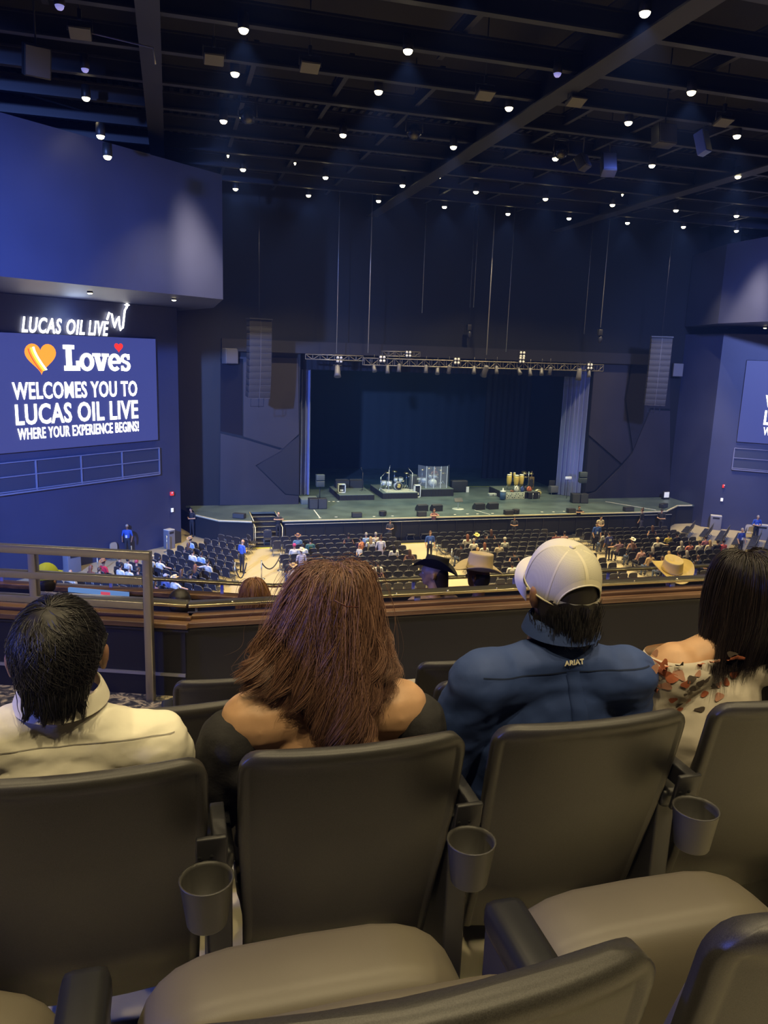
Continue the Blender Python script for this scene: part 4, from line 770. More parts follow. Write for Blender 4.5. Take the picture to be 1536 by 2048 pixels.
# ================================================================ PIT BARRICADE, STANCHIONS, BOXES
bar_ = thing('crowd_barrier', 'long grey-topped crowd barricade in front of the stage', 'barrier', (6.4, 44.95, 0))
obj('top_rail', MB().box((13.4, 0, 1.27), (26.8, 0.09, 0.045), 0, None, 0.01), mat('rail_grey', (0.34, 0.34, 0.36), 0.4, 0.6), bar_); obj('panel', MB().box((13.4, 0.03, 0.74), (26.8, 0.03, 0.98)), black_cloth, bar_)
for i in range(23): obj('post', MB().box((i*26.8/22, 0, 0.63), (0.05, 0.06, 1.25)), black_metal, bar_)
obj('pit_step', MB().box((13.4, 0.27, 0.14), (26.8, 0.42, 0.28)), black_metal, bar_); obj('foot_plate', MB().box((13.4, -0.3, 0.02), (26.8, 0.7, 0.03)), black_metal, bar_)
brs = mat('brushed_steel', (0.6, 0.58, 0.5), 0.3, 0.9)
stanch = []
def stanchion(px, py, label):
    q = onz(px, py, 0); t = thing('stanchion', label, 'stanchion', (q.x, q.y, 0), 0, 'stanchion posts'); stanch.append(q)
    obj('base', MB().lathe([(0.19, 0), (0.19, 0.02), (0.06, 0.05), (0, 0.05)], (0, 0, 0), 14), brs, t); obj('post', MB().tube([(0, 0, 0.03), (0, 0, 0.95)], 0.032, 8), brs, t); obj('cap', MB().ball((0, 0, 0.97), 0.045, 8), brs, t)
for (px, py), lab in (((196, 1147), 'stanchion post by the left wall behind the guard rail'), ((264, 1128), 'stanchion post by the left wall near the blue-shirted usher'), ((334, 1104), 'stanchion post beside the tall grey box at left'), ((470, 1163), 'stanchion with a hanging rope beside the end of the left chairs'), ((523, 1158), 'stanchion in the left aisle with rope to its right'), ((561, 1141), 'stanchion at the left end of the centre-left chairs'), ((902, 1133), 'stanchion behind the cream cowboy hat'), ((873, 1122), 'stanchion behind the black cowboy hat')): stanchion(px, py, lab)
rope_m = mat('black_rope', (0.02, 0.02, 0.03), 0.7)
def rope(a, b, sag, label):
    pts = [a.lerp(b, i/10) + Vector((0, 0, 0.88 - sag*4*(i/10)*(1-i/10))) for i in range(11)]
    tag(obj('rope', MB().tube(pts, 0.032, 6), rope_m), label, 'rope')
rope(stanch[4], stanch[5], 0.55, 'black rope between the two stanchions in the left aisle'); rope(stanch[3], stanch[3] + Vector((0.6, 0.25, 0)), 0.75, 'black rope hanging in a loop from the stanchion beside the left chairs'); rope(stanch[6], stanch[7], 0.3, 'black rope between the stanchions behind the cowboy hats')
grey_box = mat('grey_box_paint', (0.16, 0.16, 0.19), 0.5)
def bin_(px, py, w_, h, label, rz):
    q = onz(px, py, 0); t = thing('waste_bin', label, 'bin', (q.x, q.y+0.2, 0), rz)
    obj('body', rbx(MB(), (0, 0, h/2), (w_, 0.45, h), 0.02), grey_box, t); obj('lid', rbx(MB(), (0, 0, h+0.01), (w_*0.98, 0.44, 0.05), 0.01), mat('bin_lid', (0.55, 0.54, 0.5), 0.4), t); obj('slot', MB().box((0, -0.23, h-0.14), (w_*0.6, 0.02, 0.12)), black_metal, t)
bin_(339, 1098, 0.48, 1.1, 'tall grey bin against the left wall by its right end', 0.7); bin_(144, 1146, 0.75, 1.0, 'wide grey bin against the left wall behind the lime cap', 0.7); bin_(1433, 1060, 0.75, 1.0, 'grey bin against the right wall under the red strobe', -0.6); bin_(1524, 1080, 1.0, 1.0, 'dark grey cabinet at the right picture edge behind the usher', -0.6)

# ================================================================ FOLDING CHAIRS
vinyl = mat('black_chair_vinyl', (0.020, 0.021, 0.028), 0.5); frame_m = mat('chair_frame_grey', (0.22, 0.215, 0.20), 0.35, 0.4); beige_chair = mat('beige_chair', (0.36, 0.32, 0.27), 0.6)
def chair_parts():
    bk = MB(); W2 = 0.225; pts = []
    for i in range(11): t_ = PI*i/10; pts.append((W2*math.cos(t_)**1 if True else 0, 0.70+0.17*math.sin(t_)**0.7))
    pts = [(0.22, 0.47)] + [(0.245, 0.60)] + [(0.25*math.copysign(abs(math.cos(PI*i/10))**0.6, math.cos(PI*i/10)), 0.73+0.19*math.sin(PI*i/10)**0.7) for i in range(11)] + [(-0.245, 0.60), (-0.22, 0.47)]
    f = lambda x, z: -0.02*(1-(x/0.225)**2) - 0.10*(z-0.5)
    n = len(pts); vs = [(x, f(x, z), z) for x, z in pts] + [(x, f(x, z)+0.035, z) for x, z in pts]
    bk.add(vs, [list(range(n))[::-1], list(range(n, 2*n))] + [(i, (i+1) % n, n+(i+1) % n, n+i) for i in range(n)], 0)
    rim = MB().tube([(x*1.03, f(x, z)+0.016, z+0.012) for x, z in pts[4:11]], 0.013, 5)  # pale tube added for the highlight along the top edge
    se = MB().box((0, 0.25, 0.445), (0.50, 0.50, 0.05), 0, None, 0.018)
    fr_ = MB()
    for s in (-1, 1):
        fr_.tube([(s*0.235, -0.06, 0.72), (s*0.235, 0.02, 0.46), (s*0.235, 0.40, 0.02)], 0.013, 5).tube([(s*0.215, 0.40, 0.42), (s*0.215, -0.02, 0.02)], 0.013, 5)
    fr_.tube([(-0.235, 0.36, 0.07), (0.235, 0.36, 0.07)], 0.010, 4).tube([(-0.215, 0.02, 0.07), (0.215, 0.02, 0.07)], 0.010, 4)
    return (('backrest', bk, vinyl), ('top_edge_glint', rim, frame_m), ('seat', se, vinyl), ('frame', fr_, frame_m))
CP = chair_parts(); CME = [(n, m.mesh('chair_'+n, [mt])) for n, m, mt in CP]
CG = 'black folding chairs on the arena floor'
def chair(loc, rz, label, me=None):
    t = thing('folding_chair', label, 'chair', loc, rz, CG)
    for n, d in CME: link(n, d, t)
    return t
slots = []      # (x, y, rz, block, row from the stage, seat number from the aisle end at left)
LS = [46.9, 45.2, 43.75, 42.25, 40.95, 39.65, 38.25, 36.87, 35.45, 34.1, 32.75, 31.25]; LX0 = [2.64, 1.8, 1.05, 0.31, -0.22, -0.87, -1.45, -2.05, -2.7, -3.4, -4.28, -5.1]; LXR = [4.1, 3.6, 3.3, 2.95, 2.75, 2.4, 2.15, 1.75, 1.4, 1.0, 0.6, 0.2]
for k, s in enumerate(LS):
    x = LX0[k]; j = 1
    while x <= LXR[k]+0.02: slots.append((x, s-x, -PI/4, 'angled block under the screen wall', k+1, j)); x += 0.41; j += 1
BY = [43.35, 42.35, 41.4, 40.38, 39.37, 38.37, 37.38, 36.38, 35.35, 34.38, 33.4]
for k, y in enumerate(BY):
    for bn, x0, nn in (('block before the stage stairs', 5.60, 13), ('middle block', 15.30, 14), ('far block', 25.05, 12)):
        yy = y - (0.35 if bn == 'far block' else 0.15 if bn == 'middle block' else 0)
        for j in range(nn):
            x = x0+j*0.567
            if bn == 'block before the stage stairs' and j == 0 and k in (2, 3): continue
            if bn == 'far block' and k == 4 and j in (0, 1): continue
            slots.append((x, yy, 0.0, bn, k+1, j+1))
for k, s in enumerate(LS):
    x = LX0[k]; j = 1
    while x <= LXR[k]+0.02: slots.append((2*CX-x, s-x, PI/4, 'mirrored angled block', k+1, j)); x += 0.41; j += 1
def proj(p):
    v = Vector(p)-EYE; t = v.dot(FWD); return 768+FPX*v.dot(RGT)/t, 1024-FPX*v.dot(UPV)/t, t
def hidden(px, py):
    if not (-5 < px < 1541): return True
    if 490 < px < 750 and py > 1150-0.0016*(abs(px-655)-60)**2*0: 
        if py > 1138 + max(0, abs(px-655)-62)*0.9: return True
    if ((px-1125)/82)**2 + ((py-1165)/84)**2 < 1: return True
    if ((px-872)/34)**2 + ((py-1145)/38)**2 < 1 or ((px-955)/46)**2 + ((py-1140)/34)**2 < 1: return True
    if px > 1385 and py > 1095 + max(0, 1450-px)*1.1: return True
    if py > 1186: return True
    return False
vis = []; rest = []
for s in slots:
    px, py, t_ = proj((s[0], s[1], 0.75)); (rest if hidden(px, py) or s[3] == 'mirrored angled block' else vis).append((t_, s))
vis.sort(key=lambda a: a[0]); rest += vis[296:]; vis = vis[:296]
for t_, s in vis:
    chair((s[0], s[1]-0.0, 0), s[2], 'folding chair, %s in the %s row from the stage, %s' % (ORD[s[5]-1], ORD[s[4]-1], s[3]))
stf = MB()
for t_, s in rest:
    M = rotz(s[2])
    for n, m, mt in CP:
        mi = 0 if mt is vinyl else 1; stf.add([M @ Vector(v) + Vector((s[0], s[1], 0)) for v in m.v], m.f, mi)
so = obj('folding_chairs', stf, [vinyl, frame_m]); so['kind'] = 'stuff'; so['label'] = 'remaining black folding chairs of the farthest and hidden rows'; so['category'] = 'chairs'
for (px, py, rz), lab in zip(((228, 1118, -2.3), (498, 1100, -1.2), (580, 1088, PI), (535, 1090, PI), (1496, 1076, 2.5), (818, 1080, PI), (846, 1079, PI)), ('beige-backed chair by the left wall beside the usher', 'lone folding chair facing the left aisle', 'black folding chair turned to the audience under the barricade at left', 'black folding chair beside the stage stairs turned to the audience', 'beige-backed chair by the right wall beside the usher', 'folding chair under the barricade near the centre aisle, left one', 'folding chair under the barricade near the centre aisle, right one')):
    q = onz(px, py, 0); c = chair((q.x, q.y, 0), rz, lab)
    c['group'] = 'single chairs'
    if 'beige' in lab:
        for ch in c.children:
            if ch.name.startswith(('backrest', 'seat')): ch.material_slots[0].link = 'OBJECT'; ch.material_slots[0].material = beige_chair

# ================================================================ PEOPLE: shared tools
def hull(mb, a, ra, b, rb, n=10):
    ra = ra if isinstance(ra, tuple) else (ra, ra, ra); rb = rb if isinstance(rb, tuple) else (rb, rb, rb)
    t = MB().ball(a, ra, n).ball(b, rb, n); bm = bmesh.new(); vs = [bm.verts.new(v) for v in t.v]
    r_ = bmesh.ops.convex_hull(bm, input=vs)
    bmesh.ops.delete(bm, geom=[v for v in bm.verts if not v.link_faces], context='VERTS'); bm.verts.index_update()
    mb.add([v.co[:] for v in bm.verts], [[v.index for v in f.verts] for f in bm.faces], 0, True); bm.free()
def t3(r): return r if isinstance(r, tuple) else (r, r, r)
def flesh(name, prims, voxel, smooth=4, mats=None, order=None, disp=None):
    """one continuous surface grown over tapered limbs; prims = (tag, a, ra, b, rb)"""
    mb = MB()
    for p in prims: hull(mb, p[1], p[2], p[3], p[4], 12 if voxel < 0.015 else 8)
    me = bpy.data.meshes.new(name); me.from_pydata(mb.v, [], mb.f)
    o = bpy.data.objects.new('tmp', me); TMP.collection.objects.link(o)
    r_ = o.modifiers.new('r', 'REMESH'); r_.mode = 'VOXEL'; r_.voxel_size = voxel; r_.use_smooth_shade = True
    s_ = o.modifiers.new('s', 'SMOOTH'); s_.factor = 0.5; s_.iterations = smooth
    TMP.view_layers[0].update(); out = bpy.data.meshes.new_from_object(o.evaluated_get(TMP.view_layers[0].depsgraph)); out.name = name
    bpy.data.objects.remove(o); bpy.data.meshes.remove(me)
    if disp:
        cs = [v.co.copy() for v in out.vertices]; ns = [v.normal.copy() for v in out.vertices]
        out.vertices.foreach_set('co', [c for a, b in zip(cs, ns) for c in disp(a, b)]); out.update()
    for m in (mats or []): out.materials.append(m)
    if order:
        n = len(out.polygons); C_ = np.empty(n*3); out.polygons.foreach_get('center', C_); C_ = C_.reshape(-1, 3); best = np.full(n, 9e9); idx = np.zeros(n, int)
        for p in prims:
            a = np.array(p[1], float); ra = np.array(t3(p[2])); b = np.array(p[3], float); rb_ = np.array(t3(p[4])); d = b-a; L2 = d@d
            t = np.clip((C_-a)@d/L2, 0, 1)[:, None] if L2 > 1e-9 else np.zeros((n, 1))
            rr = ra+(rb_-ra)*t; q = (np.linalg.norm((C_-(a+d*t))/rr, axis=1)-1)*rr.mean(1)
            m_ = q < best; best[m_] = q[m_]; idx[m_] = order.index(p[0])
        out.polygons.foreach_set('material_index', [int(i) for i in idx])
    out.polygons.foreach_set('use_smooth', [True]*len(out.polygons))
    return out
SKIN = mat('skin_warm', (0.52, 0.30, 0.18), 0.5); DARKSKIN = mat('skin_brown', (0.24, 0.12, 0.07), 0.5)
def clothm(c): return mat('cloth_%d_%d_%d' % tuple(int(v*100) for v in c), c, 0.8)
def hairm(c): return mat('hair_%d_%d_%d' % tuple(int(v*100) for v in c), c, 0.5)
def cowboy_hat(rx, ry, h, bx, by, curl=0.05, n=28, dent=0.35):
    m = MB(); th_ = 0.006
    def brim(u, v, o=0.0):
        a = 2*PI*u; r_ = v; x = (rx+(bx-rx)*r_)*math.cos(a); y = (ry+(by-ry)*r_)*math.sin(a)
        z = curl*abs(math.cos(a))**2.2*r_**1.6 - 0.35*curl*abs(math.sin(a))**3*r_**1.5 + o
        return (x, y, z)
    m.grid(lambda u, v: brim(u, v), n, 6, 0, True, True); m.grid(lambda u, v: brim(u, v, -th_), n, 6, 0, True, True); m.grid(lambda u, v: brim(u, 1, -th_*v), n, 1, 0, True, True)
    def crown(u, v):
        a = 2*PI*u
        if v < 0.65: w_ = v/0.65; s = 1-0.10*w_; z = h*w_; k = 1
        else: w_ = (v-0.65)/0.35; s = 0.90*math.cos(w_*PI/2)**0.75; z = h*(1+0.10*math.sin(w_*PI/2)) - h*dent*w_**1.6*(0.7+0.3*math.cos(a)**2)
        pinch = 1-0.12*max(0, math.sin(a))*min(1, v*1.2)
        return (rx*s*math.cos(a)*pinch, ry*s*math.sin(a), z)
    m.grid(crown, n, 14, 0, True, True); return m
def ball_cap(rx, ry, rz):
    m = MB(); m.grid(lambda u, v: (rx*math.cos(2*PI*u)*math.cos(v*PI/2), ry*math.sin(2*PI*u)*math.cos(v*PI/2), rz*math.sin(v*PI/2)), 20, 7, 0, True, True)
    m.grid(lambda u, v: (rx*0.95*math.cos(PI*u), ry*0.85*math.sin(PI*u)+0.085*v*math.sin(PI*u)**0.6, 0.005-0.012*v*math.sin(PI*u)), 14, 4, 0, True); return m

# ---- small figures of the arena floor: body archetypes share their meshes, colours sit in the object's slots
ORDER = ['skin', 'shirt', 'trousers', 'shoes']
def limb(tag1, tag2, a, b, c, r0, r1, r2): return [(tag1, a, r0, b, r1), (tag2, b, r1, c, r2), (tag2, c, r2*1.15, (c[0]+(c[0]-b[0])*0.25, c[1]+(c[1]-b[1])*0.25, c[2]+(c[2]-b[2])*0.25), r2*0.9)]
def head_prims(h, tilt=0.0):
    hx, hy, hz = h
    return [('skin', (hx, hy-0.02, hz-0.16), 0.055, (hx, hy, hz-0.04), 0.058), ('skin', (hx, hy, hz+0.012), (0.076, 0.092, 0.098), (hx, hy+0.035, hz-0.055), (0.055, 0.058, 0.06)), ('skin', (hx, hy+0.095, hz+0.0), 0.012, (hx, hy+0.112, hz-0.028), 0.014), ('skin', (hx-0.08, hy-0.01, hz-0.01), (0.012, 0.02, 0.03), (hx-0.08, hy-0.01, hz-0.02), (0.012, 0.02, 0.03)), ('skin', (hx+0.08, hy-0.01, hz-0.01), (0.012, 0.02, 0.03), (hx+0.08, hy-0.01, hz-0.02), (0.012, 0.02, 0.03))]
def sit_legs(): 
    r_ = []
    for s in (-1, 1):
        r_ += [('trousers', (s*0.09, 0.24, 0.55), (0.09, 0.10, 0.085), (s*0.12, 0.62, 0.53), 0.065), ('trousers', (s*0.12, 0.62, 0.52), 0.064, (s*0.12, 0.62, 0.14), 0.045), ('shoes', (s*0.12, 0.60, 0.05), (0.045, 0.06, 0.04), (s*0.13, 0.74, 0.04), (0.045, 0.05, 0.035))]
    return r_
def sit_torso(lean=0.0): return [('trousers', (0, 0.21, 0.56), (0.17, 0.14, 0.10), (0, 0.21, 0.60), (0.16, 0.12, 0.1)), ('shirt', (0, 0.19, 0.66), (0.155, 0.11, 0.1), (lean*0.6, 0.13, 0.96), (0.175, 0.11, 0.1)), ('shirt', (-0.16+lean, 0.12, 1.03), (0.07, 0.07, 0.06), (0.16+lean, 0.12, 1.03), (0.07, 0.07, 0.06))]
HS = (0.0, 0.14, 1.275)
def arms_down(): return limb('shirt', 'skin', (-0.20, 0.13, 1.0), (-0.25, 0.17, 0.74), (-0.14, 0.42, 0.66), 0.056, 0.046, 0.035) + limb('shirt', 'skin', (0.20, 0.13, 1.0), (0.25, 0.17, 0.74), (0.14, 0.42, 0.66), 0.056, 0.046, 0.035)
def stand_base(): 
    r_ = [('trousers', (0, 0, 0.92), (0.155, 0.11, 0.10), (0, 0, 0.98), (0.15, 0.10, 0.1)), ('shirt', (0, 0, 1.05), (0.15, 0.10, 0.1), (0, 0, 1.34), (0.175, 0.11, 0.1)), ('shirt', (-0.16, 0, 1.42), (0.07, 0.07, 0.06), (0.16, 0, 1.42), (0.07, 0.07, 0.06))]
    for s in (-1, 1): r_ += [('trousers', (s*0.085, 0, 0.9), 0.09, (s*0.10, 0.01, 0.5), 0.065), ('trousers', (s*0.10, 0.01, 0.5), 0.062, (s*0.11, -0.01, 0.12), 0.047), ('shoes', (s*0.11, -0.02, 0.05), (0.045, 0.05, 0.04), (s*0.12, 0.13, 0.035), (0.042, 0.05, 0.03))]
    return r_
HT = (0.0, 0.02, 1.665)
ARCH = {
 'sit': (sit_torso() + sit_legs() + arms_down() + head_prims(HS), HS),
 'sit_right': (sit_torso() + sit_legs() + head_prims(HS) + limb('shirt', 'skin', (-0.20, 0.13, 1.0), (-0.25, 0.17, 0.74), (-0.14, 0.42, 0.66), 0.056, 0.046, 0.035) + limb('shirt', 'skin', (0.20, 0.12, 1.02), (0.42, 0.06, 0.96), (0.66, 0.12, 0.93), 0.056, 0.046, 0.036), HS),
 'sit_left': (sit_torso() + sit_legs() + head_prims(HS) + limb('shirt', 'skin', (0.20, 0.13, 1.0), (0.25, 0.17, 0.74), (0.14, 0.42, 0.66), 0.056, 0.046, 0.035) + limb('shirt', 'skin', (-0.20, 0.12, 1.02), (-0.42, 0.06, 0.96), (-0.66, 0.12, 0.93), 0.056, 0.046, 0.036), HS),
 'sit_bare': (sit_torso() + sit_legs() + head_prims(HS) + limb('skin', 'skin', (-0.20, 0.13, 1.0), (-0.30, 0.10, 0.78), (-0.12, 0.36, 0.80), 0.052, 0.042, 0.034) + limb('skin', 'skin', (0.20, 0.13, 1.0), (0.30, 0.10, 0.78), (0.12, 0.36, 0.80), 0.052, 0.042, 0.034), HS),
 'stand': (stand_base() + head_prims(HT) + limb('shirt', 'skin', (-0.21, 0, 1.40), (-0.27, 0.0, 1.12), (-0.24, 0.12, 0.88), 0.056, 0.046, 0.036) + limb('shirt', 'skin', (0.21, 0, 1.40), (0.27, 0.0, 1.12), (0.24, 0.12, 0.88), 0.056, 0.046, 0.036), HT),
 'stand_phone': (stand_base() + head_prims((0, 0.06, 1.64)) + limb('shirt', 'skin', (-0.21, 0, 1.40), (-0.27, 0.0, 1.12), (-0.06, 0.24, 1.12), 0.056, 0.046, 0.036) + limb('shirt', 'skin', (0.21, 0, 1.40), (0.27, 0.0, 1.12), (0.06, 0.24, 1.12), 0.056, 0.046, 0.036), (0, 0.06, 1.64)),
 'stand_rail': (stand_base() + head_prims(HT) + limb('shirt', 'skin', (-0.21, 0.02, 1.38), (-0.30, 0.16, 1.33), (-0.02, 0.24, 1.34), 0.056, 0.046, 0.036) + limb('shirt', 'skin', (0.21, 0.02, 1.38), (0.30, 0.16, 1.33), (0.04, 0.26, 1.34), 0.056, 0.046, 0.036), HT)}
AM = {k: (flesh('figure_'+k, v[0], 0.022, 2, [SKIN]*4, ORDER), v[1]) for k, v in ARCH.items()}
def hair_mesh(kind):
    p = [('h', (0, -0.01, 0.03), (0.088, 0.10, 0.095), (0, -0.03, -0.01), (0.086, 0.085, 0.08))]
    if kind == 'long': p += [('h', (0, -0.055, -0.02), (0.088, 0.06, 0.08), (0, -0.085, -0.26), (0.095, 0.04, 0.06))]
    if kind == 'bun': p += [('h', (0, -0.04, 0.11), 0.055, (0, -0.05, 0.14), 0.05)]
    return flesh('hair_'+kind, p, 0.018, 2, [hairm((0.02, 0.015, 0.012))])
HM = {k: hair_mesh(k) for k in ('short', 'long', 'bun')}
HATM = {'cowboy': cowboy_hat(0.092, 0.108, 0.115, 0.175, 0.20, 0.055, 18).mesh('hat_cowboy', [SKIN]), 'cap': ball_cap(0.092, 0.108, 0.10).mesh('hat_cap', [SKIN])}
HAIRC = {'black': (0.018, 0.014, 0.013), 'brown': (0.09, 0.045, 0.025), 'auburn': (0.20, 0.075, 0.035), 'blond': (0.42, 0.27, 0.12), 'grey': (0.32, 0.29, 0.26), 'red': (0.45, 0.05, 0.08)}
def put(o, i, m): o.material_slots[i].link = 'OBJECT'; o.material_slots[i].material = m
def person(loc, rz, pose, skin, shirt, pants, hair, hairc, hat, hatc, label, group, scale=1.0, turn=0.0):
    me, h = AM[pose]
    t = thing('person', label, 'person', loc, rz, group); t.scale = (scale,)*3
    b = link('body', me, t)
    put(b, 0, skin); put(b, 1, clothm(shirt)); put(b, 2, clothm(pants)); put(b, 3, clothm((0.03, 0.03, 0.03)))
    if hair: o = link('hair', HM[hair], t, h); put(o, 0, hairm(HAIRC[hairc]))
    if hat: o = link('hat', HATM[hat], t, (h[0], h[1]-0.01, h[2]+(0.045 if hat == 'cowboy' else 0.03)), (R(6), 0, turn)); put(o, 0, clothm(hatc))
    return t
WHT = (0.72, 0.68, 0.58); BLK = (0.02, 0.02, 0.025); NVY = (0.025, 0.035, 0.09); JEAN = (0.10, 0.14, 0.24); TAN = (0.50, 0.36, 0.20); STRAW = (0.66, 0.52, 0.30); GRY = (0.35, 0.34, 0.32); USH = (0.035, 0.09, 0.38); LBL = (0.32, 0.45, 0.62); KHK = (0.5, 0.42, 0.28)
PK = (0.50, 0.30, 0.28); SAL = (0.62, 0.22, 0.18); MAUVE = (0.22, 0.13, 0.17); CREAM = (0.66, 0.58, 0.42)
